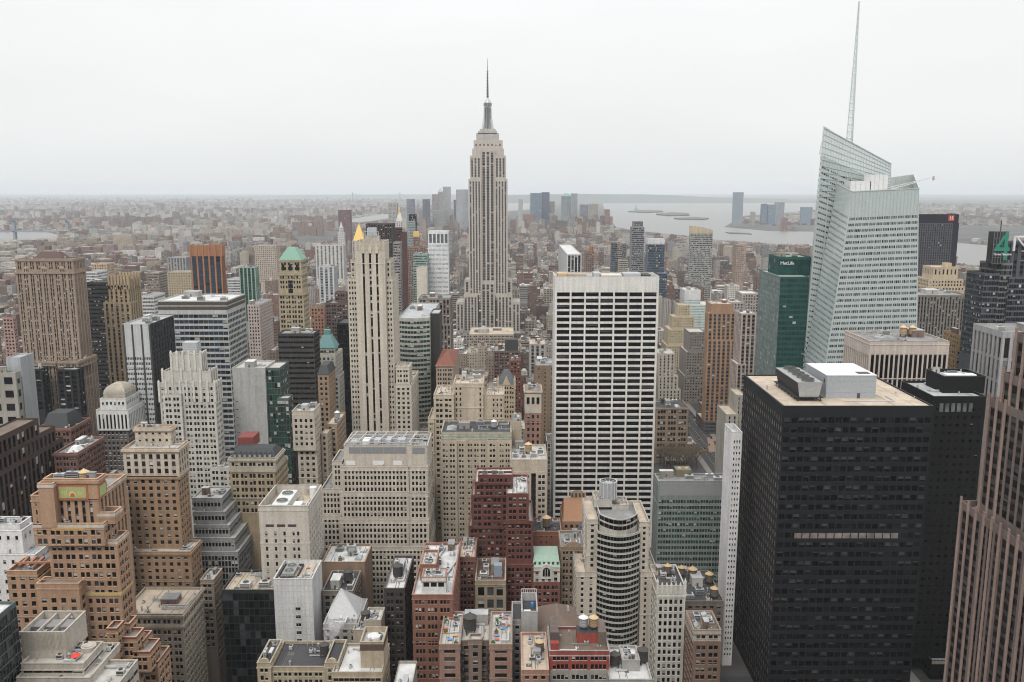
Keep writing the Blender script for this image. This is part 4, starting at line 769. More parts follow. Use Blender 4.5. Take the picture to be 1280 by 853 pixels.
H['greybrown'] = hero('office_slab', 'grey brown ribbed slab', 'grey brown finely ribbed slab below the cream tiered crown', 720, [(1147, 1211, 369, 0, 40)], (.25, .225, .20), S_(STR, bw=2.6, wf=.5, rec=.5), 'grey', 460, False, 'dark', clut=2, span=(.10, .09, .08))
H['orangehid'] = hero('brick_block', 'ochre brick block', 'ochre brick block squeezed between the ribbed slab and the grey pier block', 660, [(1199, 1218, 419, 0, 24), (1195, 1220, 437, -3, 26)], (.40, .26, .13), PUN, 'brown', 470, False, clut=1)
H['greypier'] = hero('office_block', 'grey pier block', 'grey block of tall framed windows at the right edge under the glass tower', 520, [(1254, 1310, 415, 0, 'p1217', dict(st=S_(STR, bw=5, wf=.62, fh=14, hf=.86, rec=.7)))], (.38, .37, .37), STR, 'grey', 500, False, 'grey', clut=1, span=(.33, .32, .32), blind=0)
H['times'] = hero('glass_tower', 'glass tower with the big 4', 'slate glass tower carrying a large green 4 sign at the right edge', 600,
    [(1246, 1266, 329, 4, 22, dict(wall=(.18, .18, .18))), (1231, 1250, 342, 0, 24), (1262, 1300, 346, 2, 24), (1266, 1330, 303, 10, 20, dict(st=S_(STR, bw=5)))], (.10, .11, .125), S_(CUR, hf=.7), 'dark', 415, False, 'dark', clut=0, blind=.1)
# background towers of the middle distance (each with its own look)
def far(kind, short, label, Y, l, r, t, col, st=None, vb=330, dep=30, roof='grey', glass='grey', extra=()):
    H[short] = hero(kind, short, label, Y, [*extra, (l, r, t, 0, dep)], col, st or S_(PUN, bw=4, fh=4, rec=.15), roof, vb, False, glass, clut=0, blind=.15)
far('apartment_slab', 'long white slab', 'long white apartment slab far behind the teal roofed tower', 1900, 394, 429, 307, (.58, .56, .54), S_(STR, bw=9, wf=.4), 325)
far('clock_tower', 'domed white tower', 'slim white domed tower left of the gold pyramid', 2000, 422, 430, 291, (.60, .60, .59), None, 320, 14, extra=[(423.5, 428.5, 284, 3, 8)])
far('apartment_slab', 'beige pair of slabs', 'beige pair of apartment slabs left of the green pyramid tower', 1800, 318, 345, 307, (.48, .40, .32), None, 330)
far('apartment_tower', 'lone maroon tower', 'lone maroon tower far off above the gold pyramid', 3200, 422.5, 437, 263, (.19, .10, .10), None, 285, 40)
far('office_tower', 'pale far slab', 'pale grey slab far behind the dark brown tower', 2600, 485, 496, 254, (.42, .40, .40), None, 280)
far('office_tower', 'black far tower', 'thin black tower behind the gold capped brick tower', 2200, 511, 519.5, 268, (.03, .035, .05), CUR, 300, 24, glass='black')
far('office_tower', 'green banded far tower', 'pale green banded tower in front of the thin black one', 2100, 509, 518, 277, (.32, .38, .36), RIB, 305, 24)
far('apartment_block', 'peach apartment tower', 'peach apartment tower right of the broad tan tower', 1350, 114, 133, 330, (.50, .36, .24), None, 352)
far('apartment_block', 'white balcony block', 'white balcony block behind the crowned tan tower', 1150, 107, 121, 340, (.62, .62, .62), RIB, 352)
far('apartment_block', 'round brown tower', 'brown rounded apartment tower left of the orange ribbed tower', 1250, 183, 198, 341, (.30, .24, .19), RIB, 366)
far('apartment_block', 'white grille block', 'white block with dark grilles above the striped glass tower', 900, 177, 192, 370, (.60, .59, .58), RIB, 392)
far('office_block', 'grey hipped office', 'grey office block left of the orange ribbed tower', 1500, 209, 232, 322, (.34, .33, .33), S_(STR, bw=5), 345)
far('apartment_block', 'yellow courtyard block', 'yellow brick courtyard block left of the orange ribbed tower', 1400, 209, 238, 340, (.45, .36, .22), None, 362)
far('office_block', 'white low office', 'white low office right of the orange ribbed tower', 1250, 284, 300, 349, (.6, .6, .6), RIB, 365)
far('apartment_block', 'mauve slab by the river', 'mauve housing slab near the left edge by the river', 3000, 128, 142, 306, (.28, .20, .19), None, 318)
far('apartment_block', 'cream housing trio', 'cream housing slabs in a row beyond the crowned tan tower', 3100, 141, 165, 294, (.44, .36, .27), None, 306)
far('apartment_block', 'brown right slab', 'brown apartment slab right of the curved crown tower', 1700, 921, 931, 306, (.36, .26, .20), None, 330)
far('apartment_block', 'tan slab by the harbour', 'tan apartment slab near the harbour left of the faceted tower', 2300, 922, 933, 306, (.42, .33, .26), None, 330)
DT = [('office_tower', 508, 517.5, 249, (.22, .26, .32), 'blue grey'), ('office_tower', 528, 536.5, 249, (.14, .17, .22), 'dark slate'), ('office_tower', 527.5, 537, 259, (.5, .45, .4), 'cream stepped'),
      ('office_tower', 540, 547, 243, (.38, .33, .32), 'mauve'), ('office_tower', 547.2, 552.8, 240, (.42, .40, .38), 'pointed stone'), ('office_tower', 553.4, 563, 233.5, (.45, .46, .48), 'silver tallest'),
      ('office_tower', 570, 585, 237, (.45, .47, .50), 'broad pale grey'), ('office_tower', 567, 578.5, 250, (.13, .14, .19), 'dark navy'), ('office_tower', 663, 676.6, 241.5, (.20, .27, .36), 'blue glass'),
      ('office_tower', 677, 687, 240.5, (.12, .15, .22), 'unfinished dark blue'), ('office_tower', 684, 693.5, 252, (.33, .27, .25), 'brownish'), ('office_tower', 702, 714, 245, (.30, .34, .36), 'grey green domed'),
      ('office_tower', 714.5, 722, 242, (.36, .40, .43), 'tall pale glass'), ('office_tower', 725.5, 735.5, 256, (.24, .26, .30), 'slate angled'), ('office_tower', 735.8, 748, 255, (.42, .36, .31), 'tan flat topped'),
      ('office_tower', 756.5, 762.5, 262, (.35, .19, .16), 'red brown shore'), ('office_tower', 648, 653.5, 249, (.5, .52, .54), 'slim pale'), ('office_tower', 703, 711.5, 264, (.12, .22, .34), 'deep blue glass'),
      ('office_tower', 651, 668, 268, (.36, .18, .15), 'red brown stepped'), ('office_tower', 676.5, 686, 275, (.20, .21, .24), 'small dark'), ('office_tower', 673, 694, 267, (.56, .56, .56), 'white low'),
      ('office_tower', 742, 748, 268, (.3, .26, .25), 'plum'), ('office_tower', 523, 529, 262, (.4, .38, .38), 'pale narrow'), ('office_tower', 541, 551, 263, (.44, .43, .43), 'grey wide low'), ('office_tower', 500, 508, 259, (.46, .45, .44), 'pale blocky'), ('office_tower', 763, 766, 271, (.32, .2, .18), 'small red shore')]
for i, (k, l, r, t, c, d) in enumerate(DT):
    side = 'left' if l < 600 else 'right'
    far(k, d + ' downtown tower', f'{d} downtown tower in the hazy cluster just {side} of the needle skyscraper', 5000 + (i * 137) % 700, l, r, t, c, S_(STR, bw=6, fh=6, rec=.3), 290, 45)
for l, r, t, c, d in ((918, 929.7, 240.5, (.30, .38, .46), 'tall blue glass'), (953, 959.3, 255, (.16, .24, .34), 'narrow navy'), (960.5, 971, 256, (.18, .26, .36), 'broad navy'), (970.5, 981, 253, (.34, .35, .38), 'grey banded'), (1002.7, 1016, 259, (.24, .32, .42), 'blocky blue'), (940, 944.5, 265, (.4, .37, .36), 'small pale')):
    far('waterfront_tower', d + ' waterfront tower', f'{d} tower on the far shore left of the faceted glass tower', 6700, l, r, t, c, S_(STR, bw=6, fh=6, rec=.3), 285, 45)
# ------------------------------------------------------------------ crowns, roof plant and signs of the buildings above
def hip(B, i, z0, z1, inx, iny, mat, name='hipped_roof', o=.4, cap=None, sec=None):
    x0, x1, y0, y1, zt, op = sec or B.S[i]; b = MB()
    b.frustum((x0 - o, x1 + o, y0 - o, y1 + o), z0, (x0 + inx, x1 - inx, y0 + iny, y1 - iny), z1, 0, True, 1 if cap else None)
    return part(B, name, b, [mat, cap] if cap else mat)
def zt(B, i): return B.S[i][4]
slate, copper, tile = plain('slate', (.045, .047, .05), .7), plain('verdigris', (.20, .35, .27), .75), plain('red_tile', (.19, .07, .045), .85)
teal = plain('teal_copper', (.13, .26, .26), .7); steel = plain('steel', (.40, .41, .42), .5); iron = plain('iron_frame', (.06, .055, .05), .7)
gold = plain('gold_leaf', (.66, .46, .15), .4, .4); whitep = plain('white_paint', (.72, .72, .71), .6); louv = plain('louvre', (.05, .05, .05))
greyp = plain('grey_panel', (.40, .41, .42), .6)

B = H['orange']; x0, x1, y0, y1, z1, _ = B.S[0]
cx = (x0 + x1) / 2 + .5; pw = 11.5; zc = z1 - 5.2; b = MB()
b.box(cx - pw / 2, cx + pw / 2, y0 - .22, y0 - .002, zc - 2.9, zc + 2.9, 0)
b.box(cx - pw / 2 + .7, cx + pw / 2 - .7, y0 - .30, y0 - .222, zc - 2.2, zc + 2.2, 1)
for k in range(4):                                       # a plain golden sun between two pairs of bars
    for sgn in (-1, 1): b.box(cx + sgn * (2.2 + k * .7) - .16, cx + sgn * (2.2 + k * .7) + .16, y0 - .36, y0 - .302, zc - 1.2 + .3 * k, zc + .8 - .2 * k, 2)
a = np.linspace(0, math.pi, 13)
b.poly([(cx + 1.5 * math.cos(t), y0 - .36, zc - 1.6 + 2.2 * math.sin(t)) for t in a], 2)
b.poly([(cx + .9 * math.cos(t), y0 - .40, zc - 1.6 + 1.4 * math.sin(t)) for t in a], 0)
part(B, 'mural_panel', b, [plain('mural_red', (.42, .13, .06)), plain('mural_green', (.34, .38, .17)), plain('mural_gold', (.62, .46, .18))], 'green and gold mural panel with a red border')
b = MB(); yc = (y0 + y1) / 2; b.box(x1 + .002, x1 + .22, yc - 3.2, yc + 3.2, zc - 2.6, zc + 2.6, 0); b.box(x1 + .222, x1 + .3, yc - 2.5, yc + 2.5, zc - 2, zc + 2, 1)
part(B, 'mural_panel', b, [plain('mural_red', (.42, .13, .06)), plain('mural_green', (.36, .46, .20))])
b = MB(); x5, x6, y5, _, z5, _ = B.S[5]; b.box(x5 + 7, x6 - 7, y5 - .2, y5 - .002, z5 - 2.6, z5 - .6, 0); part(B, 'ochre_panel', b, plain('ochre_tile', (.62, .38, .10)))
for j in (1, 3, 4, 5, 6):                                  # pale stone bands at the setbacks
    x0, x1, y0, y1, z1, _ = B.S[j]; b = MB(); b.ring(x0, x1, y0, y1, z1 - 1.5, z1 - .4, .25, -.02); part(B, 'stone_band', b, wallmat((.56, .50, .42)))
x0, x1, y0, y1, z1, _ = B.S[6]; b = MB(); b.ring(x0, x1, y0, y1, z1 - 22, z1 - 21, .2, -.02); part(B, 'stone_band', b, plain('ochre_tile', (.50, .38, .16)))
for j in range(9, 15):
    x0, x1, y0, y1, z1, _ = B.S[j]; b = MB(); b.ring(x0, x1, y0, y1, z1 - .5, z1 + .15, .2, .5); part(B, 'coping', b, wallmat((.20, .07, .055)))
x0, x1, y0, y1, z1, _ = B.S[7]; b = MB()
for k in range(3): b.bar((x0 + 2 + k * 3, y0 + 5, z1 - .5), (x0 + 2 + k * 3, y0 + 12, z1 + .3), 1.0)
b.bar((x0 + 1, y0 + 4, z1 + 1.4), (x0 + 14, y0 + 6, z1 + 1.0), .7); part(B, 'duct', b, plain('rusty_duct', (.38, .17, .10)))
tank_roof(B, 0, .68, .55, 'squat tan lidded tank on the crown of the orange brick tower', 1.0, 'gold', -2.5)

B = H['lincoln']; x0, x1, y0, y1, z1, _ = B.S[0]
hip(B, 0, z1 - .9, z1 + 5.0, 5, (y1 - y0) * .28, plain('brown_roof', (.10, .065, .055), .8), sec=(x0 + 12, x1 - 10, y0 + 2.5, y1 - 2, z1, {}))
for j, n in ((0, 3),):
    for k in range(3):
        b = MB(); xc = x0 + (x1 - x0) * (.18 + .31 * k); a = np.linspace(0, math.pi, 11); zz = z1 - 9
        b.poly([(xc - 2.6, y0 - .25, zz - 5)] + [(xc + 2.6, y0 - .25, zz - 5)] + [(xc + 2.6 * math.cos(t), y0 - .25, zz + 3.4 * math.sin(t)) for t in a], 0)
        for q in (-1, 0, 1): b.box(xc + q * 1.5 - .45, xc + q * 1.5 + .45, y0 - .3, y0 - .252, zz - 4.2, zz + 1.4, 1)
        part(B, 'arched_window', b, [wallmat((.46, .36, .24)), glassmat('mid')])
B = H['ivory']; x0, x1, y0, y1, z1, _ = B.S[0]; b = MB(); w_ = x1 - x0
b.box(x0 + w_ * .3, x1 - w_ * .22, y0 + 5, y0 + 12, z1 - 1, z1 + 6, 0)
for k in range(6): b.box(x0 + w_ * .3 - .1, x1 - w_ * .22 + .1, y0 + 4.9, y0 + 12.1, z1 + k * 1.1, z1 + k * 1.1 + .35, 1)
part(B, 'tank_house', b, [steel, plain('pale_metal', (.5, .5, .5), .5)])
for j in (0, 1, 2):                                          # scalloped parapet posts
    x0, x1, y0, y1, z1, _ = B.S[j]; n = 6 if j < 2 else 9; b = MB()
    for k in range(n):
        xx = x0 + (x1 - x0) * k / (n - 1); b.box(xx - .6, xx + .6, y0 - .5, y0 + .3, z1 - 11, z1 + 1.2); b.frustum((xx - .6, xx + .6, y0 - .5, y0 + .3), z1 + 1.2, (xx - .2, xx + .2, y0 - .3, y0 + .1), z1 + 2.2)
    n = 4
    for k in range(1, n): yy = y0 + (y1 - y0) * k / (n - 1); b.box(x1 - .3, x1 + .5, yy - .6, yy + .6, z1 - 11, z1 + 1.2)
    part(B, 'buttress', b, wallmat((.60, .57, .51)))

def fan_unit(B, x0, x1, y0, y1, z, h, n, body=(.62, .62, .61)):
    b = MB(); b.box(x0, x1, y0, y1, z + .6, z + h, 0)
    for ax in (x0 + .3, x1 - .6):
        for k in range(n + 1): yy = y0 + (y1 - y0 - .4) * k / n; b.box(ax, ax + .3, yy, yy + .3, z, z + .6, 1)
    o = part(B, 'cooling_unit', b, [plain('unit_metal', body, .5), louv])
    for k in range(n):
        f = MB(); yy = y0 + (y1 - y0) * (k + .5) / n; r = min((x1 - x0) * .36, (y1 - y0) / n * .44)
        f.cyl((x0 + x1) / 2, yy, z + h, z + h + .7, r, n=18, mat=0, cap=False); f.cyl((x0 + x1) / 2, yy, z + h + .15, z + h + .3, r * .98, n=18, mat=1)
        for q in range(4):
            t = q * math.pi / 4; f.bar(((x0 + x1) / 2 - r * math.cos(t), yy - r * math.sin(t), z + h + .5), ((x0 + x1) / 2 + r * math.cos(t), yy + r * math.sin(t), z + h + .5), .14, 0)
        fo = f.build('fan', [plain('fan_ring', (.34, .35, .34), .5), louv], o, B.base)
    return o
B = H['limestone']; x0, x1, y0, y1, z1, _ = B.S[0]
fan_unit(B, x0 + 5.5, x0 + 13, y0 + 3, y1 - 6, z1 - 5, 4.6, 2); b = MB(); b.box(x0 + 15, x0 + 19, y0 + 6, y0 + 11, z1 - 5, z1 - 1.5); part(B, 'rooftop_unit', b, whitep)
b = MB(); b.cyl(x1 - 3, y1 - 6, z1 - 5, z1 + 1.2, 1.8, n=14); part(B, 'vent_drum', b, whitep)
b = MB(); 
for k in range(3): b.box(x0 + 3 + k * 5.4, x0 + 7 + k * 5.4, y0 - .03, y0 + .02, z1 - 10.5, z1 - 9.2)
part(B, 'plant_slot', b, louv)
b = MB(); b.bar((x0 + 1, y0 + 1.5, z1 - 1), (x0 + 5, y0 + 5, z1 - 1), .5); b.bar((x1 - 8, y1 - 2, z1 - 1), (x1 - 1, y1 - 3, z1 - 1), .4); part(B, 'roof_beam', b, steel)

B = H['widecream']; b = MB(); x0, x1, y0, y1, z1, _ = B.S[0]
for k in range(5): a_ = x0 + 2.8 + k * (x1 - x0 - 5) / 5; b.box(a_, a_ + (x1 - x0 - 5) / 5 - .15, y0 - .12, y0 - .002, z1 - 4.6, z1 - 1.0)
x2, x3 = B.S[1][:2]; b.box(x2 + 1, x3 - 1.4, B.S[1][2] - .12, B.S[1][2] - .002, z1 - 4.8, z1 - 1.2); part(B, 'louvre_panel', b, plain('louvre_grey', (.23, .235, .24), .6))
b = MB()
for k in range(7): xx = x0 + 1 + k * (x1 - x0 - 2) / 6; b.bar((xx, y0 + 2, z1 + .9), (xx + 2.5, y1 - 2, z1 + .9), .45)
for k in range(4): yy = y0 + 2 + k * (y1 - y0 - 4) / 3; b.bar((x0 + 1, yy, z1 + 1.2), (x3 - 1, yy, z1 + 1.2), .35)
for k in range(12): xx = x0 + 1 + k * (x3 - x0 - 2) / 11; b.box(xx - .1, xx + .1, y0 + 1.9, y0 + 2.1, z1 - 1, z1 + .9)
part(B, 'roof_frame', b, plain('pale_frame', (.5, .49, .47), .7))
for k in range(5):
    b = MB(); xx = x0 + 3 + k * 6.5; b.box(xx, xx + random.uniform(2.5, 5), y0 + 5, y0 + random.uniform(9, 13), z1 - 1, z1 + random.uniform(.5, 2.2)); part(B, 'rooftop_unit', b, random.choice([steel, whitep, greyp]))
b = MB(); z2 = B.S[3][4]
for a_, c_ in ((1, 6), (16, 22), (27, 32)): b.box(x0 + a_, x0 + c_, B.S[0][2] - .08, B.S[0][2] - .002, z2 + .2, z2 + 2.6)
part(B, 'white_shutter', b, whitep)

B = H['tanmodern']; x0, x1, y0, y1, z1, _ = B.S[0]; d = wallmat((.50, .45, .38))
b = MB()
for k in (1, 2): xx = x0 + (x1 - x0) * k / 3; b.box(xx - .25, xx + .25, y0 + .7, y1 - .7, z1 - 2.9, z1 - .2)
part(B, 'partition', b, d)
for k in range(3):
    xx = x0 + (x1 - x0) * (k + .5) / 3; b = MB(); b.cyl(xx, y0 + 6, z1 - 3, z1 - 1.3, 1.5, n=14, mat=0, capmat=1); b.box(xx - 1.7, xx + 1.7, y1 - 9, y1 - 4, z1 - 3, z1 - .8, 0); part(B, 'cooling_fan', b, [plain('dull_metal', (.22, .22, .22), .5), louv])
b = MB(); n = 34
for k in range(n): xx = x0 + (x1 - x0) * (k + .5) / n; b.box(xx - .07, xx + .07, y0 - .1, y0 - .002, zt(B, 1) + 2, z1 - .6)
part(B, 'wall_rib', b, wallmat((.46, .41, .34)))
xr, yr = pt(95, 826, 258)[0], 258; o = MB(); zr = zt(B, 1) - 1
o.cyl(xr, yr, zr, zr + 2.1, .07, n=6, mat=1); o.cyl(xr, yr, zr + 1.6, zr + 2.5, 1.6, .05, 10, 0, False)
pr = o.build('parasol', [plain('red_canvas', (.75, .06, .03)), iron], None); pr['label'] = 'red parasol open on the terrace of the beige terraced block'; pr['category'] = 'parasol'
b = MB(); xx, yy = B.S[1][1] - 3.2, B.S[1][3] - 3.4; b.cyl(xx, yy, zr, zr + 1.6, 2.4, n=20); b.cyl(xx, yy, zr + 1.6, zr + 1.9, 1.7, n=20); part(B, 'round_lantern', b, d)

B = H['whitetile']; x0, x1, y0, y1, z1, _ = B.S[0]; b = MB()
for k in range(9): zz = z1 - 3.2 - k * 3.0; b.box(x0 + .02, x1 - .02, y0 - .03, y0 - .002, zz, zz + .1)
for k in range(1, 10): xx = x0 + (x1 - x0) * k / 10; b.box(xx - .05, xx + .05, y0 - .028, y0 - .004, z1 - 30, z1)
part(B, 'tile_joint', b, plain('joint_grey', (.42, .42, .42)))
fan_unit(B, x0 + 2.5, x0 + 8, y0 + 5, y1 - 4, z1 - 1.5, 1.8, 2, (.3, .31, .3)); b = MB(); b.ring(x0 + 1, x0 + 10, y0 + 3, y1 - 3, z1 - 1.5, z1 - .3, 0, .4); part(B, 'roof_curb', b, louv)
# glass pyramid
B = H['pyrbase']; x0, x1, y0, y1, z1, _ = B.S[0]; ya = y0 + 7
ax, _, az = pt(426.5, 736, ya + 9); bl = pt(407, 777, ya)[0]; br = pt(449, 777, ya)[0]; b = MB(); apex = (ax, ya + 9, az); zb = z1 - 1
c4 = [(bl, ya, zb), (br, ya, zb), (br, ya + 18, zb), (bl, ya + 18, zb)]
for k in range(4): p, q = c4[k], c4[(k + 1) % 4]; b.quads([[p, q, apex, apex]], 0)
for k in range(4): b.bar(c4[k], apex, .35, 1)
b.bar(((bl + br) / 2 - .6, ya - .05, zb), (ax, ya + 8.9, az - 5), 1.1, 1)
part(B, 'pyramid_roof', b, [plain('pyramid_panel', (.40, .405, .41), .45), plain('pyramid_rib', (.5, .5, .5), .5)], 'grey panelled pyramid roof')
# low white roof pieces
B = H['tanpent']; x0, x1, y0, y1, z1, _ = B.S[0]; b = MB(); b.cyl((x0 + x1) / 2, (y0 + y1) / 2, z1 - 2, z1 - .4, 2.6, n=20, mat=0); b.cyl((x0 + x1) / 2, (y0 + y1) / 2, z1 - .4, z1 - .2, 2.2, n=20, mat=1); part(B, 'round_fan', b, [whitep, plain('fan_disc', (.6, .6, .6))])
b = MB(); b.ring(x0, x1, y0, y1, z1 - 3.6, z1 - .9, .06, .0); part(B, 'dark_band', b, plain('brown_band', (.10, .07, .055)))
B = H['gothlow']
for j in (0, 2):
    x0, x1, y0, y1, z1, _ = B.S[j]; b = MB(); a = np.linspace(0, math.pi, 11); cx = (x0 + x1) / 2; r = (x1 - x0) * .36
    f = [(cx + r * math.cos(t), y0 + .2, z1 - .1 + 1.9 * math.sin(t)) for t in a]; bk = [(p[0], y0 + 1, p[2]) for p in f]
    b.poly(f); b.poly(bk[::-1])
    for k in range(10): b.quads([[f[k], bk[k], bk[k + 1], f[k + 1]]])
    part(B, 'curved_gable', b, wallmat((.48, .40, .28)))
B = H['redwhite']; x0, x1, y0, y1, z1, _ = B.S[0]; b = MB()
for p, q in (((.2, .35), (.75, .35)), ((.75, .35), (.95, .6)), ((.95, .6), (.95, .95)), ((.4, .6), (.6, .9))): b.bar((x0 + p[0] * (x1 - x0), y0 + p[1] * (y1 - y0), z1), (x0 + q[0] * (x1 - x0), y0 + q[1] * (y1 - y0), z1), .8)
part(B, 'pipe_run', b, plain('galvanised', (.4, .4, .4), .5)); clutter(B, x0 + 6, x1, y0 + 28, y1, z1 - 1, 3)
B = H['curved']; xd, _, _ = pt(760, 625, 420); zd = zt(B, 0) - 1; _, _, ztop = pt(760, 601, 420); b = MB(); rr = (pt(770.7, 610, 420)[0] - pt(749, 610, 420)[0]) / 2
b.cyl(xd, 420, zd, ztop, rr, n=28, cap=False, mat=0); b.cyl(xd, 420, ztop, ztop - .01, rr, rr * .9, n=28, cap=False, mat=1)
b.cyl(xd, 420, ztop, ztop - 3, rr * .9, rr * .9, n=28, mat=2, cap=True)
for k in range(5):
    t = k * math.pi / 5; b.bar((xd - rr * .9 * math.cos(t), 420 - rr * .9 * math.sin(t), ztop - .8), (xd + rr * .9 * math.cos(t), 420 + rr * .9 * math.sin(t), ztop - .8), .25, 1)
for k in range(14):
    t = k * 2 * math.pi / 14; b.box(xd + rr * math.cos(t) - .12, xd + rr * math.cos(t) + .12, 420 + rr * math.sin(t) - .12, 420 + rr * math.sin(t) + .12, zd, ztop - .2, 1)
part(B, 'steel_drum', b, [plain('drum_grey', (.33, .34, .35), .45), plain('drum_rim', (.6, .6, .6), .5), plain('drum_inside', (.12, .12, .12))], 'round ribbed steel drum with an open top')
x0, x1, y0, y1, z1, op = B.S[5]; n = 14; t = np.linspace(-1, 1, n + 1); c_ = (x0 + x1) / 2
nr = int((z1 - 6) / 3.0)
for k in range(nr):
    zz = z1 - .6 - 3 * k - .35; b = MB()
    P = [(c_ + (x1 - x0) / 2 * q * .995, y0 - 5.5 * (1 - q * q) - .25) for q in t]; Q2 = [(p[0], p[1] + .3) for p in P]
    for i in range(n): b.quads([[(*P[i], zz), (*P[i + 1], zz), (*P[i + 1], zz + .3), (*P[i], zz + .3)], [(*P[i], zz + .3), (*P[i + 1], zz + .3), (*Q2[i + 1], zz + .3), (*Q2[i], zz + .3)]])
    part(B, 'floor_band', b, plain('band_metal', (.46, .48, .44), .5))
B = H['gothic']; x0, x1, y0, y1, z1, _ = B.S[0]; b = MB(); st_ = wallmat((.64, .61, .54))
for k in range(7):
    xx = x0 + (x1 - x0) * k / 6; h_ = 3.4 if k in (0, 6) else 1.5; b.box(xx - .5, xx + .5, y0 - .4, y0 + .5, z1 - 4, z1 + h_ - 1); b.frustum((xx - .5, xx + .5, y0 - .4, y0 + .5), z1 + h_ - 1, (xx - .1, xx + .1, y0, y0 + .1), z1 + h_ + .6)
for k in range(6): xx = x0 + (x1 - x0) * k / 5; b.box(xx - .22, xx + .22, y0 - .35, y0 - .002, 0, z1 - 5)
b.ring(x0, x1, y0, y1, z1 - 5.6, z1 - 4.6, .45, -.02); part(B, 'pinnacle', b, st_)
B = H['greenmans']; x0, x1, y0, y1, z1, _ = B.S[0]; hip(B, 0, z1, z1 + 5, .6, 4, plain('pale_green_roof', (.33, .45, .37), .7), 'mansard_roof', .2)
b = MB(); cx = (x0 + x1) / 2; a = np.linspace(0, math.pi, 13)
f = [(cx + 3.2 * math.cos(t), y0 - .35, z1 - 1.5 + 3.4 * math.sin(t)) for t in a] ; bk = [(p[0], y0 + 1.5, p[2]) for p in f]
b.poly([(cx + 3.2, y0 - .35, z1 - 6)] + f + [(cx - 3.2, y0 - .35, z1 - 6)], 0)
for k in range(12): b.quads([[f[k], bk[k], bk[k + 1], f[k + 1]]], 0)
b.poly([(cx + 1.9, y0 - .42, z1 - 4.6)] + [(cx + 1.9 * math.cos(t), y0 - .42, z1 - 1.9 + 2.2 * math.sin(t)) for t in a] + [(cx - 1.9, y0 - .42, z1 - 4.6)], 1)
for q in (-.65, .65): b.box(cx + q - .12, cx + q + .12, y0 - .5, y0 - .422, z1 - 4.6, z1 - .4, 0)
part(B, 'arched_gable', b, [wallmat((.64, .62, .56)), glassmat('dark')])
for k in range(6):
    b = MB(); xx = x0 + 1.2 + k * (x1 - x0 - 2.4) / 5; b.box(xx - .5, xx + .5, y0 + .9, y0 + 2.5, z1 + 1.3, z1 + 2.9, 0, 1); part(B, 'dormer', b, [louv, plain('pale_green_roof', (.33, .45, .37), .7)])
B = H['archrow']; x0, x1, y0, y1, z1, _ = B.S[0]; b = MB(); b.box(x0 + 9, x0 + 13, y0 + 6, y0 + 10, z1 - 1, z1 + 5); part(B, 'rooftop_unit', b, plain('blue_grey_unit', (.25, .30, .35)))
B = H['brownarch']; x0, x1, y0, y1, z1, _ = B.S[0]; b = MB(); a = np.linspace(0, math.pi, 13); cx = (x0 + x1) / 2; r = (x1 - x0) * .34
f = [(cx + r * math.cos(t), y0 - .1, z1 - .2 + 3.0 * math.sin(t)) for t in a]; bk = [(p[0], y0 + 1, p[2]) for p in f]; b.poly(f); b.poly(bk[::-1])
for k in range(12): b.quads([[f[k], bk[k], bk[k + 1], f[k + 1]]])
part(B, 'curved_gable', b, wallmat((.34, .24, .16)))
B = H['terra']; x0, x1, y0, y1, z1, _ = B.S[0]; b = MB()
b.quads([[(x0 + .5, y0, z1 - 1), (x1 - .5, y0, z1 - 1), (x1 - 1, y1 - 5, z1 + 6.5), (x0 + 2, y1 - 5, z1 + 6.5)], [(x1 - 1, y1 - 5, z1 + 6.5), (x0 + 2, y1 - 5, z1 + 6.5), (x0 + .5, y1, z1 - 1), (x1 - .5, y1, z1 - 1)][::-1]])
b.quads([[(x0 + .5, y1, z1 - 1), (x0 + .5, y0, z1 - 1), (x0 + 2, y1 - 5, z1 + 6.5), (x0 + 2, y1 - 5, z1 + 6.5)]]); part(B, 'tiled_roof', b, plain('terracotta', (.30, .165, .095), .9))
b = MB(); b.box(x0 + 6, x1 - 5, y1 - 5.5, y1 - 3.5, z1 + 5, z1 + 10, 0)
for k in range(4): xx = x0 + 7 + k * (x1 - x0 - 13.5) / 3; b.box(xx - .55, xx + .55, y1 - 5.6, y1 - 5.45, z1 + 7, z1 + 9.4, 1)
a = np.linspace(0, math.pi, 9); b.poly([((x0 + x1) / 2 + 3.4 * math.cos(t), y1 - 5.5, z1 + 10 + 1.4 * math.sin(t)) for t in a], 0); part(B, 'dormer', b, [wallmat((.38, .27, .17)), louv])
def tarp(x, y, z, w_, h_, label, col=(.06, .22, .62)):
    b = MB(); n = 5
    for i in range(n):
        for j in range(n):
            def q(a, c): return (x + (a / n - .5) * w_, y + .6 * math.sin(a * 2.1 + c), z + c / n * h_ + .35 * math.sin(a * 1.7))
            b.quads([[q(i, j), q(i + 1, j), q(i + 1, j + 1), q(i, j + 1)]])
    o = b.build('tarpaulin', plain('blue_tarp', col, .5)); m = o.modifiers.new('thick', 'SOLIDIFY'); m.thickness = .08; o['label'] = label; o['category'] = 'tarpaulin'; return o
for px, py, Y, w_, h_, lb in ((741, 652, 466, 2.5, 9, 'blue tarpaulin hanging at the right end of the terracotta roof'), (728, 672, 450, 2.5, 10, 'long blue tarpaulin on the scaffold below the terracotta roof'),
                          (706, 634, 490, 2.2, 4, 'small blue tarpaulin at the left end of the terracotta roof'), (724, 681, 444, 5, 3, 'crumpled blue tarpaulin above the narrow gabled loft'), (677, 829, 326, 2.6, 1.6, 'blue tarpaulin on the speckled cream roof')):
    x, y, z = pt(px, py + 6, Y); tarp(x, y, z, w_, h_, lb)
B = H['domeroof']; hip(B, 0, zt(B, 0) - .5, zt(B, 0) + 5.5, 9, 8, plain('brown_felt', (.17, .125, .10), .9))
B = H['scaff']; x0, x1, y0, y1, z1, _ = B.S[0]; b = MB()
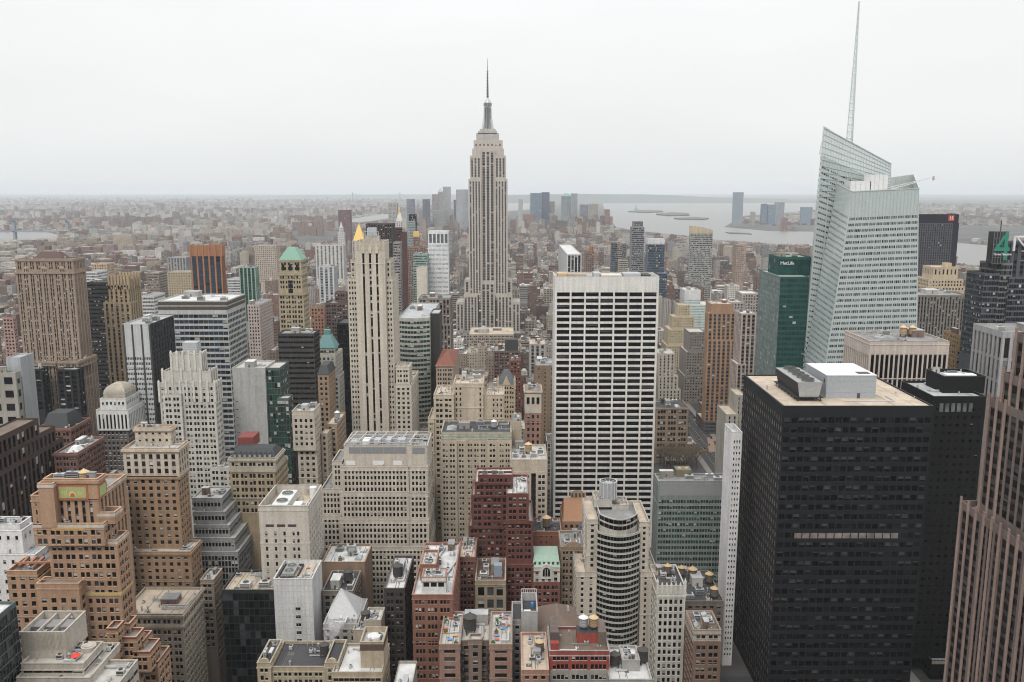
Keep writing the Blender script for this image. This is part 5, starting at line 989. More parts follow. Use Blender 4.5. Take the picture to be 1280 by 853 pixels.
for k in range(8): xx = x0 + (x1 - x0) * k / 7; b.box(xx - .1, xx + .1, y1 - .2, y1, z1, z1 + 2)
b.bar((x0, y1 - .1, z1 + 2), (x1, y1 - .1, z1 + 2), .2); part(B, 'railing', b, whitep)
b = MB(); b.box(x0 + 1, x0 + 4, y0 + 2, y0 + 5, z1 - 3.5, z1 - 1.5, 0); b.box(x0 + 4.3, x0 + 5.5, y0 + 11, y0 + 12.5, z1 - 3.5, z1 - 1.6, 1); part(B, 'rooftop_unit', b, [whitep, plain('blue_drum', (.05, .22, .6))])
# terrace furniture on the H-shaped block
B = H['hblock']
for j, side in ((0, 'left'), (1, 'right')):
    x0, x1, y0, y1, z1, _ = B.S[j]; z = z1 - 1
    for k in range(9):
        x, y = random.uniform(x0 + 1.2, x1 - 1.2), y0 + 2 + k * (y1 - y0 - 4) / 8; b = MB()
        c = random.choice([(.62, .30, .10), (.62, .61, .6), (.10, .25, .5), (.5, .1, .08), (.3, .22, .14)])
        if k % 3 == 0:
            b.frustum((x - .7, x + .7, y - .7, y + .7), z, (x - .9, x + .9, y - .9, y + .9), z + .7, 0); b.cyl(x, y, z + .7, z + 1.9, .95, .3, 8, 1); nm, lb, mats = 'planter', 'planter', [plain('planter_clay', c), plain('shrub_leaf', (.05, .09, .03), .9)]
        else:
            b.box(x - 1, x + 1, y - .55, y + .55, z + .62, z + .72)
            for ax in (-.9, .8):
                for ay in (-.45, .35): b.box(x + ax, x + ax + .1, y + ay, y + ay + .1, z, z + .62)
            b.box(x - .9, x + .9, y + .8, y + 1.15, z, z + .45); nm, lb, mats = 'table', 'table and bench', [plain('garden_paint', c)] * 2
        o = b.build(nm, mats); o['label'] = f'{lb} on the {side} half of the brown block roof terrace'; o['category'] = nm; o['group'] = f'{nm}s on the {side} terrace half'
x0, x1, y0, y1, z1, _ = B.S[2]; b = MB(); b.box(x0 + 1, x1 - 1, y1 - 9, y1 - 4, z1 - 1, z1 + 4, 0, 1); b.box(x0 + 2, x1 - 2, y1 - 4, y1 - 1, z1 + .5, z1 + 2.5, 1); part(B, 'stair_bulkhead', b, [wallmat((.36, .33, .3)), roofmat('silver')])
for j in (0, 1):                                   # fire escapes in the light courts
    xx = (B.S[0][1] + .8) if j == 0 else (B.S[1][0] - .8); b = MB()
    for k in range(8):
        zz = B.S[2][4] - 4 - 3.6 * k; b.box(xx - .7, xx + .7, B.S[0][2] + 1.5, B.S[0][2] + 4.5, zz, zz + .1); b.bar((xx - .6, B.S[0][2] + 1.5, zz + 1), (xx + .6, B.S[0][2] + 1.5, zz + 1), .08); b.bar((xx - .5, B.S[0][2] + 2, zz - 3.5), (xx + .5, B.S[0][2] + 3.5, zz), .12)
    part(B, 'fire_escape', b, iron)
B = H['redroof']; x0, x1, y0, y1, z1, _ = B.S[0]; b = MB(); xa, xb = pt(722, 800, 334)[0], pt(750, 800, 334)[0]
b.box(xa, xb, y0 + 8, y0 + 15, z1 - 1, z1 + 3.6, 0, 1); part(B, 'red_bulkhead', b, [wallmat((.36, .07, .05)), roofmat('dark')], 'red painted bulkhead under the tanks')
for q, kd, lb in ((.3, 'white', 'white capped grey water tank on the red and grey loft'), (.76, 'gold', 'honey coloured water tank on the red and grey loft')): tank(xa + q * (xb - xa), y0 + 11.5, z1 + 3.6, lb, 1.02, kd)
b = MB(); b.box(x0 + .5, x0 + 4, y0 + 5, y1 - 1, z1 - 1, z1 + 5.5, 0); b.box(x0 + .5, x0 + 4, y0 + 2.5, y0 + 5, z1 - 1, z1 + 2, 1); part(B, 'stair_bulkhead', b, [wallmat((.13, .10, .09)), wallmat((.36, .07, .05))])
b = MB(); b.box(x1 - 4, x1 - .6, y0 + 7, y1 - 2, z1 - 1, z1 + 4.6); part(B, 'party_wall', b, wallmat((.17, .13, .11)))
# black slab: plant house and the row of round fans
B = H['black']; x0, x1, y0, y1, z1, _ = B.S[0]; z = z1 - .5
X = lambda px, py, Y: pt(px, py, Y)[0]
b = MB(); yf = 418.0; xa, xb = X(1032, 497, yf), X(1094, 497, yf); hh = zat(470, yf) - z
b.box(xa, xb, yf, yf + 30, z, z + hh, 0, 1, False); b.box(xa - .15, xb + .15, yf - .15, yf + 30.15, z + hh + .003, z + hh + .35, 1)
b.box(xb - 9.2, xb - 7.6, yf - .05, yf + .02, z, z + 2.6, 2); b.box(xa + .02, xa - .03, yf + 2, yf + 4, z + hh - 4, z + hh - 2, 2)
for k in range(1, 4): b.box(xa, xb, yf - .04, yf - .002, z + hh * k / 4, z + hh * k / 4 + .1, 3)
b.box(xb - 8, xb - 2, yf + 3, yf + 7, z + hh + .35, z + hh + .6, 2)
part(B, 'plant_house', b, [plain('plant_house_grey', (.36, .385, .41), .6), plain('plant_roof_white', (.64, .64, .64), .7), plain('dark_opening', (.07, .07, .08)), plain('panel_joint', (.28, .3, .32))], 'grey plant house with a white roof')
b = MB(); ya, yb = 411.5, 447.0; xa, xb = X(997, 500, ya), X(1026, 500, ya); h0, h1 = z + 2.2, z + 9.6; n = 5
b.frustum((xa + .9, xb - .9, ya + .4, yb - .4), h0, (xa - .4, xb + .4, ya, yb), h1, 0, True, 2)
b.box(xa - 1, xb + 1.2, ya - .5, yb + .5, h0 - .35, h0 - .02, 1)
b.quads([[(xa + .8, yb - .4, h0), (xa + .8, ya + .4, h0), (xa - .45, ya + .05, h1 - .5), (xa - .45, yb, h1 - .5)]], 1)
for k in range(8): yy = ya + (yb - ya) * k / 7; b.box(xa, xa + .4, yy - .2, yy + .2, z, h0 - .35, 1); b.box(xb - .4, xb, yy - .2, yy + .2, z, h0 - .35, 1)
for k in range(24): yy = ya + .6 + (yb - ya - 1.2) * k / 23; b.bar((xa - .32, yy, h1 - .3), (xa + .82, yy, h0 + .3), .22, 1)
cu = part(B, 'cooling_unit', b, [plain('unit_silver', (.46, .47, .47), .4, .3), plain('unit_black', (.025, .025, .027)), plain('unit_deck', (.30, .31, .31), .5)], 'long cooling unit on black legs')
for k in range(n):
    f = MB(); yy = ya + (yb - ya) * (k + .5) / n; xc = (xa + xb) / 2; r = 3.1
    f.cyl(xc, yy, h1, h1 + 1.3, r, r * .97, 24, 0, False); f.cyl(xc, yy, h1 + .3, h1 + .5, r * .95, n=24, mat=1)
    for q in range(6):
        t = q * math.pi / 6; f.bar((xc - r * math.cos(t), yy - r * math.sin(t), h1 + 1.25), (xc + r * math.cos(t), yy + r * math.sin(t), h1 + 1.25), .13, 0)
    f.cyl(xc, yy, h1 + .6, h1 + 1.2, .6, n=10, mat=0); f.build('fan', [plain('fan_ring_dark', (.12, .125, .12), .5), louv], cu, B.base)
b = MB(); zz = z1 - 4.6 - 12.76 * 4.85; xa, xb = X(992, 672, 400), X(1123, 672, 400)
for k in range(13): xx = xa + (xb - xa) * k / 13; b.box(xx + .25, xx + (xb - xa) / 13 - .25, y0 - .06, y0 - .01, zz, zz + 2.7)
part(B, 'pale_window_band', b, glassmat('lit'), 'row of pale bright windows')
B = H['black2']; x0, x1, y0, y1, z1, _ = B.S[1]; b = MB()
for k in range(6): xx = x0 + 3.5 + k * (x1 - x0 - 12) / 5; b.box(xx, xx + 1.9, y0 - .05, y0 - .005, z1 - 8, z1 - 3.5)
part(B, 'pale_window_band', b, glassmat('grey')); x0, x1, y0, y1, z1, _ = B.S[0]
b = MB(); b.box(x0 + 3, x1 - 3, y0 + 3, y0 + 8, z1 - 1.6, z1 + .3); part(B, 'rooftop_unit', b, whitep); clutter(B, x0 + 1, x1 - 1, y0 + 10, y1, z1 - 1.6, 2)
b = MB(); x0, x1, y0, y1, z1, _ = B.S[2]; b.box(x0, x1, y0 - .1, y0, z1 - 2, z1); part(B, 'pale_ledge', b, wallmat((.4, .36, .3)))
B = H['pink']                                     # stepped fins on the flank
for j, (x0, x1, y0, y1, z1, _) in enumerate(B.S):
    b = MB(); n = max(3, int((y1 - y0) / 4.9) + 1); lo = B.S[j + 1][4] - 2 if j + 1 < len(B.S) else 0
    for k in range(n):
        yy = y1 - .6 - k * (y1 - y0 - 1.2) / (n - 1)
        b.box(x0 - .3, x0 - .003, yy - .6, yy + .6, lo, z1 + 1.6)
        if j < 5 and k > 1: break
    if j == 5: 
        for k in range(12): xx = x0 + k * (x1 - x0) / 11; b.box(xx - .7, xx + .7, y0 - .45, y0 - .003, lo, z1 + 1.5)
    part(B, 'granite_fin', b, wallmat((.33, .23, .19)))
B = H['grid']; x0, x1, y0, y1, z1, _ = B.S[0]; z = z1 - 3.2
for k, (fx, wd, hh, mt) in enumerate(((.08, 7, 4.4, plain('ochre_unit', (.48, .36, .22))), (.22, 14, 3.8, wallmat((.4, .34, .26))), (.42, 5, 4.6, steel), (.55, 16, 3.2, wallmat((.62, .57, .5))), (.76, 12, 4.4, greyp), (.9, 6, 3.6, louv))):
    b = MB(); xx = x0 + fx * (x1 - x0); b.box(xx - wd / 2, xx + wd / 2, y0 + 10, y0 + 24, z, z + hh); b.box(xx - wd / 2 + .5, xx + wd / 2 - .5, y0 + 9.8, y0 + 10, z + 1, z + 2.4); part(B, 'rooftop_unit', b, mt)
b = MB(); 
for k in range(1, 8):
    xx = x0 + .8 + (x1 - x0 - 1.6) * k / 7
    if k < 7: b.box(xx - .55, xx + .55, y0 - .35, y0 - .003, 0, z1 - 10.5)
part(B, 'pier', b, wallmat((.73, .70, .65), .85, .06))
# roofs with a shape
B = H['tanpyr']; x0, x1, y0, y1, z1, _ = B.S[0]; ins = (x1 - x0) * .32; hip(B, 0, z1 - .2, zat(309, B.S[0][2] + 12), ins, ins, copper, 'pyramid_roof', .5)
b = MB(); 
for k in range(3): xx = x0 + (x1 - x0) * (k + .5) / 3; b.box(xx - 1.2, xx + 1.2, y0 - .6, y0 - .55, z1 - 9, z1 - 4)
part(B, 'loggia_opening', b, glassmat('dark'))
b = MB(); x0, x1, y0, y1, z1, _ = B.S[1]; cx = (x0 + x1) / 2; b.box(cx - 2, cx + 2, y0 - .1, y0 - .01, z1 - 20, z1 - 6); part(B, 'tall_window', b, glassmat('dark'))
B = H['pyrred']; x0, x1, y0, y1, z1, _ = B.S[0]; hip(B, 0, z1 - .2, zat(445, y0 + 10), (x1 - x0) * .46, (y1 - y0) * .46, tile, 'pyramid_roof', .8)
B = H['gothictan']; x0, x1, y0, y1, z1, _ = B.S[0]; hip(B, 0, z1 - .2, zat(463, y0 + 8), (x1 - x0) * .36, 8.5, plain('lead_roof', (.08, .085, .095)), 'steep_roof', .3)
b = MB(); cx = (x0 + x1) / 2; f = [(cx - 3, y0 - .3, z1 - 1), (cx + 3, y0 - .3, z1 - 1), (cx, y0 - .3, z1 + 5)]; b.poly(f); b.quads([[f[1], (cx + 3, y0 + 5, z1 - 1), (cx, y0 + 5, z1 + 5), f[2]], [f[2], (cx, y0 + 5, z1 + 5), (cx - 3, y0 + 5, z1 - 1), f[0]]]); part(B, 'stone_gable', b, wallmat((.5, .40, .27)))
for q in (-1, 1):
    b = MB(); xx = cx + q * (x1 - x0) * .47; b.box(xx - .8, xx + .8, y0 - .4, y0 + 1.2, z1 - 4, z1 + 3); b.frustum((xx - .8, xx + .8, y0 - .4, y0 + 1.2), z1 + 3, (xx - .1, xx + .1, y0 + .3, y0 + .5), z1 + 6); part(B, 'corner_turret', b, wallmat((.5, .40, .27)))
B = H['tealroof']; x0, x1, y0, y1, z1, _ = B.S[0]; hip(B, 0, z1 - .2, zat(418, y0 + 7), 3.4, 4, teal, 'hipped_roof', .8); b = MB(); b.box(x0 + 4, x1 - 4, y0 + 4.5, y0 + 9, zat(418, y0 + 7), zat(412, y0 + 7)); part(B, 'roof_lantern', b, teal)
B = H['tanslim']; z1 = zt(B, 0); hip(B, 0, z1 - .2, zat(456, 565), 1.5, 3, slate, 'slate_cap')
B = H['mansard']; z1 = zt(B, 0); hip(B, 0, z1 - .3, zat(561, B.S[0][2] + 4), 2.6, 5.5, slate, 'mansard_roof', -.2); x0, x1, y0, y1, _, _ = B.S[0]
for k in range(8):
    b = MB(); xx = x0 + 3 + k * (x1 - x0 - 6) / 7; b.box(xx - .55, xx + .55, y0 + .5, y0 + 3.5, z1 + .4, z1 + 2, 0); b.frustum((xx - .75, xx + .75, y0 + .4, y0 + 3.5), z1 + 2, (xx - .05, xx + .05, y0 + .4, y0 + 3.5), z1 + 2.9, 1); part(B, 'dormer', b, [wallmat((.36, .34, .32)), slate])
b = MB(); xa = pt(306, 552, 470)[0]; b.box(xa, xa + 8.5, 458, 470, z1 + 2, zat(547, 458)); part(B, 'red_plant_box', b, plain('red_panel', (.20, .05, .04)), 'red plant box behind the mansard')
B = H['redback']; hip(B, 0, zt(B, 0) - .5, zt(B, 0) + 8, 5, 7, slate, 'mansard_roof', -3)
B = H['redback2']; x0, x1, y0, y1, z1, _ = B.S[0]; b = MB(); b.frustum((x1 - 8, x1 - 1, y0 + 4, y0 + 12), z1 - 1, (x1 - 6, x1 - 3, y0 + 6, y0 + 10), z1 + 2, 0); part(B, 'roof_lantern', b, whitep)
B = H['whitecap']; x0, x1, y0, y1, z1, _ = B.S[0]; b = MB(); cap = wallmat((.40, .36, .29))
for k in range(6):
    t0, t1 = k / 6, (k + 1) / 6; a0, a1 = math.cos(t0 * 1.35), math.cos(t1 * 1.35); w_, d_ = (x1 - x0) / 2, (y1 - y0) / 2; cx, cyy = (x0 + x1) / 2, (y0 + y1) / 2; hgt = zat(477, y0 + 8) - z1
    b.frustum((cx - w_ * a0, cx + w_ * a0, cyy - d_ * a0, cyy + d_ * a0), z1 + hgt * math.sin(t0 * 1.35) - .2, (cx - w_ * a1, cx + w_ * a1, cyy - d_ * a1, cyy + d_ * a1), z1 + hgt * math.sin(t1 * 1.35) - .2, 0, k == 5)
part(B, 'domed_cap', b, cap)
B = H['stripeglass']; x0, x1, y0, y1, z1, _ = B.S[0]
for q in (.02, .34, .68, .97):
    b = MB(); xx = x0 + (x1 - x0) * q; b.box(xx - .55, xx + .55, y0 - .25, y0 - .003, 40, z1 - .5); part(B, 'black_pilaster', b, louv)
B = H['chanin']; b = MB(); x0, x1, y0, y1, z1, _ = B.S[0]
for k in range(7): xx = x0 + (x1 - x0) * k / 6; b.box(xx - .8, xx + .8, y0 - 1, y0 + 1, z1 - 9, z1 + 3.5); b.box(xx - .8, xx + .8, y1 - 2, y1, z1 - 9, z1 + 3.5)
for k in range(4): yy = y0 + 3 + k * 6; b.box(x1 - .5, x1 + 1, yy - .8, yy + .8, z1 - 9, z1 + 3.5)
part(B, 'buttress', b, wallmat((.40, .31, .19)))
B = H['gilded']; x0, x1, y0, y1, z1, _ = B.S[0]; b = MB()
for k in range(22): xx = x0 + (x1 - x0) * (k + .5) / 22; b.box(xx - .22, xx + .22, y0 - .3, y0 - .003, z1 - 6, z1 + .4)
for k in range(3):
    xx = x0 + 3.2 + (x1 - x0 - 6.4) * (k + .5) / 3; b.box(xx - 1.1, xx + 1.1, y0 - .6, y0 - .003, z1 - 8.2, z1 - 4.6); b.frustum((xx - 1.1, xx + 1.1, y0 - .6, y0 - .003), z1 - 4.6, (xx - .2, xx + .2, y0 - .5, y0 - .1), z1 - 2.4)
part(B, 'crown_flute', b, wallmat((.60, .52, .41), .85, .06))
b = MB(); xa, xb = pt(456, 295, 612)[0], pt(474, 295, 612)[0]; zz = z1 - 1
b.box(xa, xb, 609, 617, zz, zz + 4, 0); b.box(xa + 2, xb - 2, 610, 616, zz + 4, zat(285, 612), 1)
for k in range(5): xx = xa + (xb - xa) * k / 4; b.box(xx - .15, xx + .15, 608, 608.3, zz, zz + 7.5, 2)
b.bar((xa, 608.1, zz + 7.5), (xb, 608.1, zz + 7.5), .3, 2); b.bar((xa, 608.1, zz + 5), (xb, 608.1, zz + 5), .3, 2); part(B, 'plant_frame', b, [wallmat((.5, .46, .4)), plain('pale_glass', (.42, .45, .47), .3), plain('pale_frame', (.5, .49, .47), .7)])
B = H['whitestripe']
B = H['orangetop']; x0, x1, y0, y1, z1, _ = B.S[0]; b = MB()
for k in range(6): xx = x0 + (x1 - x0) * k / 5; b.box(xx - .9, xx + .9, y0 - 1, y0 - .003, z1 - 14, z1)
part(B, 'orange_rib', b, wallmat((.40, .18, .09)))
B = H['tallcurve']; x0, x1, y0, y1, z1, _ = B.S[0]; b = MB(); a = np.linspace(.12, 1.0, 10)
f = [(x0 + (x1 - x0) * ((t - .12) / .88), z1 - .2 + 13 * math.cos((t - .12) / .88 * 1.1)) for t in a]
P_ = [(x0, z1 - .2)] + f + [(x1, z1 - .2)]; b.poly([(p[0], y0, p[1]) for p in P_][::-1]); b.poly([(p[0], y1, p[1]) for p in P_])
for k in range(len(f) - 1): b.quads([[(f[k][0], y0, f[k][1]), (f[k + 1][0], y0, f[k + 1][1]), (f[k + 1][0], y1, f[k + 1][1]), (f[k][0], y1, f[k][1])]])
b.quads([[(x0, y1, z1), (x0, y0, z1), (x0, y0, f[0][1]), (x0, y1, f[0][1])]]); part(B, 'curved_crown', b, wallmat((.52, .43, .30)))
B = H['goldcapbrick']; b = MB(); x0, x1, y0, y1, z1, _ = B.S[0]; b.frustum((x0, x1, y0, y1), z1 - .5, (x0 + 1, x1 - 1, y0 + 1, y1 - 1), z1 + 8); part(B, 'gold_cap', b, gold)
B = H['domed white tower']; x0, x1, y0, y1, z1, _ = B.S[0]; b = MB(); b.cyl((x0 + x1) / 2, y0 + 4, z1 - 1, z1 + 12, 4, .6, 12); part(B, 'dome', b, wallmat((.6, .6, .59)))
B = H['pointed stone downtown tower']; x0, x1, y0, y1, z1, _ = B.S[0]; hip(B, 0, z1 - 1, z1 + 24, (x1 - x0) * .45, (y1 - y0) * .45, wallmat((.42, .40, .38)), 'spire')
B = H['grey green domed downtown tower']; x0, x1, y0, y1, z1, _ = B.S[0]; hip(B, 0, z1 - 1, z1 + 14, (x1 - x0) * .3, (y1 - y0) * .3, copper, 'dome')
# signs
def text(B, body, size, loc, rz, col, name='lettering', ext=.15, sx_=1.0):
    cu = bpy.data.curves.new(name, 'FONT'); cu.body = body; cu.size = size; cu.extrude = ext; cu.align_x = 'CENTER'; cu.align_y = 'CENTER'
    o = bpy.data.objects.new(name, cu); COL.objects.link(o); o.parent = B.rt; o.location = Vector(loc) - Vector(B.base); o.rotation_euler = (R(90), 0, rz)
    cu.materials.append(col)
    me = bpy.data.meshes.new_from_object(o.evaluated_get(bpy.context.evaluated_depsgraph_get())); loc_ = o.location.copy(); bpy.data.objects.remove(o)
    o = bpy.data.objects.new(name, me); COL.objects.link(o); o.parent = B.rt; o.location = loc_; o.rotation_euler = (R(90), 0, rz); o.scale = (sx_, 1, 1); return o
B = H['greenoff']; x0, x1, y0, y1, z1, _ = B.S[0]; text(B, 'MetLife', 3.5, (x0 + 6.6, y0 - .3, z1 - 5), 0, plain('sign_white', (.8, .8, .8)))
B = H['onepenn']; x0, x1, y0, y1, z1, _ = B.S[0]; xa, xb = pt(1186, 272, 1239)[0], pt(1193, 272, 1239)[0]; b = MB(); b.box(xa, xb, y0 - .6, y0 - .003, z1 - 9.5, z1 - 1.6); part(B, 'red_sign', b, plain('sign_red', (.50, .06, .045)))
text(B, '15', 6.4, ((xa + xb) / 2, y0 - .8, z1 - 5.6), 0, plain('sign_white', (.8, .8, .8)))
B = H['times']; Y4 = 594.0; xa, _, zb_ = pt(1240.5, 330, Y4); xb, _, zt_ = pt(1262, 290, Y4); b = MB(); n = 5
for k in range(n + 1):
    xx = xa + (xb - xa) * k / n; b.box(xx - .18, xx + .18, Y4 + .6, Y4 + 1, zb_, zt_, 0); zz = zb_ + (zt_ - zb_) * k / n; b.box(xa, xb, Y4 + .65, Y4 + .95, zz - .18, zz + .18, 0)
b.box(xa - .2, xb + 3, Y4 + 6, Y4 + 8, zb_, zt_, 1)
for k in range(4): xx = xa + (xb - xa) * k / 3; b.box(xx - .3, xx + .3, Y4 + 6.1, Y4 + 12, zb_ - 3, zb_, 1)
part(B, 'sign_frame', b, [plain('sign_lattice', (.14, .14, .14)), plain('sign_dark', (.03, .03, .03))])
text(B, '4', 28, ((xa + xb) / 2 + 1.0, Y4 + .2, (zb_ + zt_) / 2), 0, plain('sign_green', (.025, .22, .15)), 'numeral', .3, .82)
text(B, 'Times Square', 2.3, ((xa + xb) / 2 + 1.2, Y4 - .3, zb_ + (zt_ - zb_) * .3), 0, plain('sign_white', (.8, .8, .8)))
b = MB(); x0, x1, y0, y1, z1, _ = B.S[3]; b.bar((x0, y0 - 2, z1 + 4), (x0 + 24, y0 - 2, z1 + 4), 1.2); b.bar((x0, y0 - 2, z1 + 4), (x0, y0 - 2, z1 - 6), 1.2); b.bar((x0 + 2, y0 - 2, z1 + 3), (x0 + 12, y0 - 2, z1 - 8), 1); part(B, 'white_truss', b, whitep)
b = MB(); xm, _, zm = pt(1252, 276, 598); b.bar((xm, 598, zt_), (xm, 598, zm), .5); part(B, 'roof_mast', b, iron)

# ------------------------------------------------------------------ gold pyramid tower, clock tower
B = hero('stone_tower', 'gold pyramid tower', 'stone tower topped by a steep gold pyramid, peeping over the strip tower', 1800, [(440, 456, 301, 0, 24)], (.5, .46, .4), S_(PUN, bw=5), 'tan', 310, False, clut=0); H['goldpyr'] = B
x0, x1, y0, y1, z1, _ = B.S[0]; hip(B, 0, z1 - .5, zat(281.5, 1810), (x1 - x0) * .44, 10.5, gold, 'gold_pyramid', -1.6); b = MB(); b.cyl((x0 + x1) / 2, 1812, zat(282.5, 1812), zat(276, 1812), 1.6, .2, 8); part(B, 'finial', b, gold)
B = hero('clock_tower', 'white clock tower', 'slim white clock tower with a gold lantern behind the maroon slabs', 2300, [(495, 503, 276, 0, 18)], (.62, .59, .54), S_(PUN, bw=5, fh=5), 'tan', 300, False, clut=0); H['clock'] = B
x0, x1, y0, y1, z1, _ = B.S[0]; hip(B, 0, z1 - .5, zat(266, 2309), (x1 - x0) * .34, 6, wallmat((.62, .59, .54)), 'spire', 0); b = MB(); b.cyl((x0 + x1) / 2, 2309, zat(266.5, 2309), zat(262, 2309), 3, 2.4, 10); b.cyl((x0 + x1) / 2, 2309, zat(262, 2309), zat(258.5, 2309), 2.4, .3, 10); part(B, 'gold_lantern', b, gold)

B = H['wideslab']; x0, x1, y0, y1, z1, _ = B.S[0]
for q in (1.0, 4.4):                                       # brown louvre bands round the top of the banded slab
    b = MB(); b.ring(x0, x1, y0, y1, z1 - q - 2.6, z1 - q, .08, -.02); part(B, 'louvre_band', b, plain('brown_louvre', (.075, .06, .05), .6))
# ------------------------------------------------------------------ the needle skyscraper
ES = S_(STR, bw=4.6, wf=.54, fh=3.8, hf=.6, rec=.55, glass='mid', edge=.8, top=3)
EC = S_(STR, cols=3, bw=5, wf=.62, glass='mid', fh=3.8, hf=.62, rec=.7, edge=1.0, top=3)
YE = 1240
B = hero('skyscraper', 'needle skyscraper', 'tall pale limestone skyscraper with a silver mast and needle antenna', YE,
    [(592, 628, 175.5, 14, 28, dict(zb=zat(188, YE + 14), st=S_(PUN, cols=7, bw=5, fh=9, wf=.3, hf=.35, top=3))), (590.3, 629.7, 186, 12, 32, dict(zb=zat(200, YE + 12), st=S_(PUN, cols=7, bw=5, fh=14, wf=.4, hf=.6, top=5))),
     (601, 618.5, 187, 6, 38, dict(st=EC)), (587.3, 601.2, 195, 4, 40), (618.3, 632.3, 195, 4, 40), (585.5, 601.4, 224, 2, 44), (618.1, 634.3, 224, 2, 44),
     (580.5, 587, 350, 8, 40), (633, 640, 350, 8, 40), (579.5, 597, 369, -4, 44), (622, 640.5, 369, -4, 44), (601, 618.5, 353, 3, 44, dict(st=EC)), (570, 580, 378, -8, 50), (640, 650, 378, -8, 50)],
    (.52, .468, .412), ES, 'pale', 412, False, 'dark', span=(.21, .18, .165), clut=0, blind=.12, var=.06)
H['needle'] = B; xc = pt(609.6, 150, YE + 26)[0]; yc = YE + 28
Z = lambda py: zat(py, yc)
silver, sgrey = plain('mast_silver', (.52, .52, .53), .4, .2), plain('mast_dark', (.14, .145, .15), .5)
b = MB()
for wpx, t0, t1 in ((27.5, 175.5, 167.5), (23, 167.5, 164.5), (19, 164.5, 162)):
    r = wpx / 2 * 1.165; b.box(xc - r, xc + r, yc - min(r, 13), yc + min(r, 13), Z(t0) - 1, Z(t1), 0)
part(B, 'mast_base', b, wallmat((.48, .46, .44)))
b = MB(); b.cyl(xc, yc, Z(162), Z(133), 6.2, 4.9, 20, 0); b.cyl(xc, yc, Z(133), Z(129), 5.6, 5.6, 20, 1); b.cyl(xc, yc, Z(129), Z(125.5), 5.0, 3.6, 20, 0); b.cyl(xc, yc, Z(125.5), Z(122.5), 2.4, 1.2, 12, 0)
for k in range(4):
    t = k * math.pi / 2 + math.pi / 4; c, s_ = math.cos(t), math.sin(t)
    b.bar((xc + 9.6 * c, yc + 9.6 * s_, Z(163)), (xc + 6.4 * c, yc + 6.4 * s_, Z(150)), 3.0, 0); b.bar((xc + 6.4 * c, yc + 6.4 * s_, Z(150)), (xc + 5.3 * c, yc + 5.3 * s_, Z(134)), 2.2, 0)
b.box(xc - 1.6, xc + 1.6, yc - 7.2, yc - 4.4, Z(161), Z(134), 1)
for q in (-1, 1): b.box(xc + q * 3.6 - .7, xc + q * 3.6 + .7, yc - 5.6, yc - 3.6, Z(160), Z(135), 1)
for k in range(16):
    t = k * math.pi / 8; b.bar((xc + 5.7 * math.cos(t), yc + 5.7 * math.sin(t), Z(133)), (xc + 5.7 * math.cos(t), yc + 5.7 * math.sin(t), Z(129)), .4, 0)
part(B, 'mast', b, [silver, sgrey])
b = MB(); b.cyl(xc, yc, Z(122.5), Z(105), 1.35, 1.1, 8, 0); b.cyl(xc, yc, Z(105), Z(91), 1.0, .7, 8, 0); b.cyl(xc, yc, Z(91), Z(73), .5, .18, 6, 0)
for k in range(9): zz = Z(121) + k * 4.2; b.cyl(xc, yc, zz, zz + .9, 1.9 - k * .06, n=8, mat=0)
part(B, 'antenna', b, sgrey)
for j in (2, 3, 4, 5, 6, 9, 10, 11, 12, 13):              # pale caps between the window strips
    x0, x1, y0, y1, z1, _ = B.S[j]; n = 4
    for k in range(n): b = MB(); xx = x0 + (x1 - x0) * (k + .5) / n; b.box(xx - .9, xx + .9, y0 - .35, y0 - .003, z1 - 3.2, z1 + .7); part(B, 'cap_stone', b, wallmat((.56, .50, .43)))
# ------------------------------------------------------------------ the faceted glass tower with its spire
YF, YB = 600.0, 640.0
rt = root('glass_tower', (*pt(1080, 450, 620)[:2], 0), 'pale faceted glass tower with slanted tops and a tall white lattice spire', 'skyscraper')
B = Bld(); B.rt = rt; B.base = np.array(rt.location); B.short = 'faceted glass tower'; B.vb = 462; B.Y = 600
xs = [pt(1003, 455, 600)[0], pt(1150, 455, 600)[0]]; B.S = [(xs[0], xs[1], 598, 690, 300, {})]; INFO.append(B); H['facet'] = B
def ext(pa, pb, Y):                       # run an edge given at two photo heights down to the ground
    A, C = np.array(pt(*pa, Y)), np.array(pt(*pb, Y)); d = (C - A) / (C[2] - A[2]); return C + d * (0 - C[2]), A
FACE = S_(RIB, bw=9, k=4, kg=.35, fh=4.05, hf=.46, wf=.86, rec=.10, edge=.8, top=17, glass='grey'); PALE = S_(FACE, glass='haze', hf=.40, k=1, bw=2.6, wf=.8)
W, wn = MB(), []
b1, t1 = ext((1065.6, 239.7), (1037, 420), YF); b2, t2 = ext((1148.9, 235.7), (1146.5, 420), YF)
facade(W, wn, b1, b2, t2, t1, FACE)                         # main front
b0, t0 = ext((1046.5, 229.5), (1008, 440), YF + 37); facade(W, wn, b0, b1, t1, t0, PALE)     # slanting chamfer
bb, tb = ext((1029, 157), (1002.5, 450), YB + 14); tl = np.array(pt(1029, 157, YB + 14))
br_, tr = ext((1114, 205), (1112, 420), YB); trr, tq = ext((1147, 232), (1145.5, 420), YB + 14)
bs, ts = ext((1030.5, 160), (1004.2, 450), YB)
facade(W, wn, bs, br_, tr, ts, S_(FACE, top=26, hf=.32, glass='grey'))   # tall rear sail, front
facade(W, wn, bb, bs, ts, tl, PALE)
facade(W, wn, bb, b0, t0, tl * 1.0, PALE) if False else None
bk, tk = ext((1114, 212), (1112, 420), YB + 46); W.quads([[br_, bk, tk, tr]], 0); W.quads([[bk, bb, tl, tk]], 0)
b5, t5 = ext((1142, 218), (1140, 420), YF + 46); W.quads([[b2, b5, t5, t2]], 0)
o = W.build('wall', [wallmat((.47, .53, .52), .18, .06, .02, spec=.6), wallmat((.4, .42, .42))], rt, B.base)
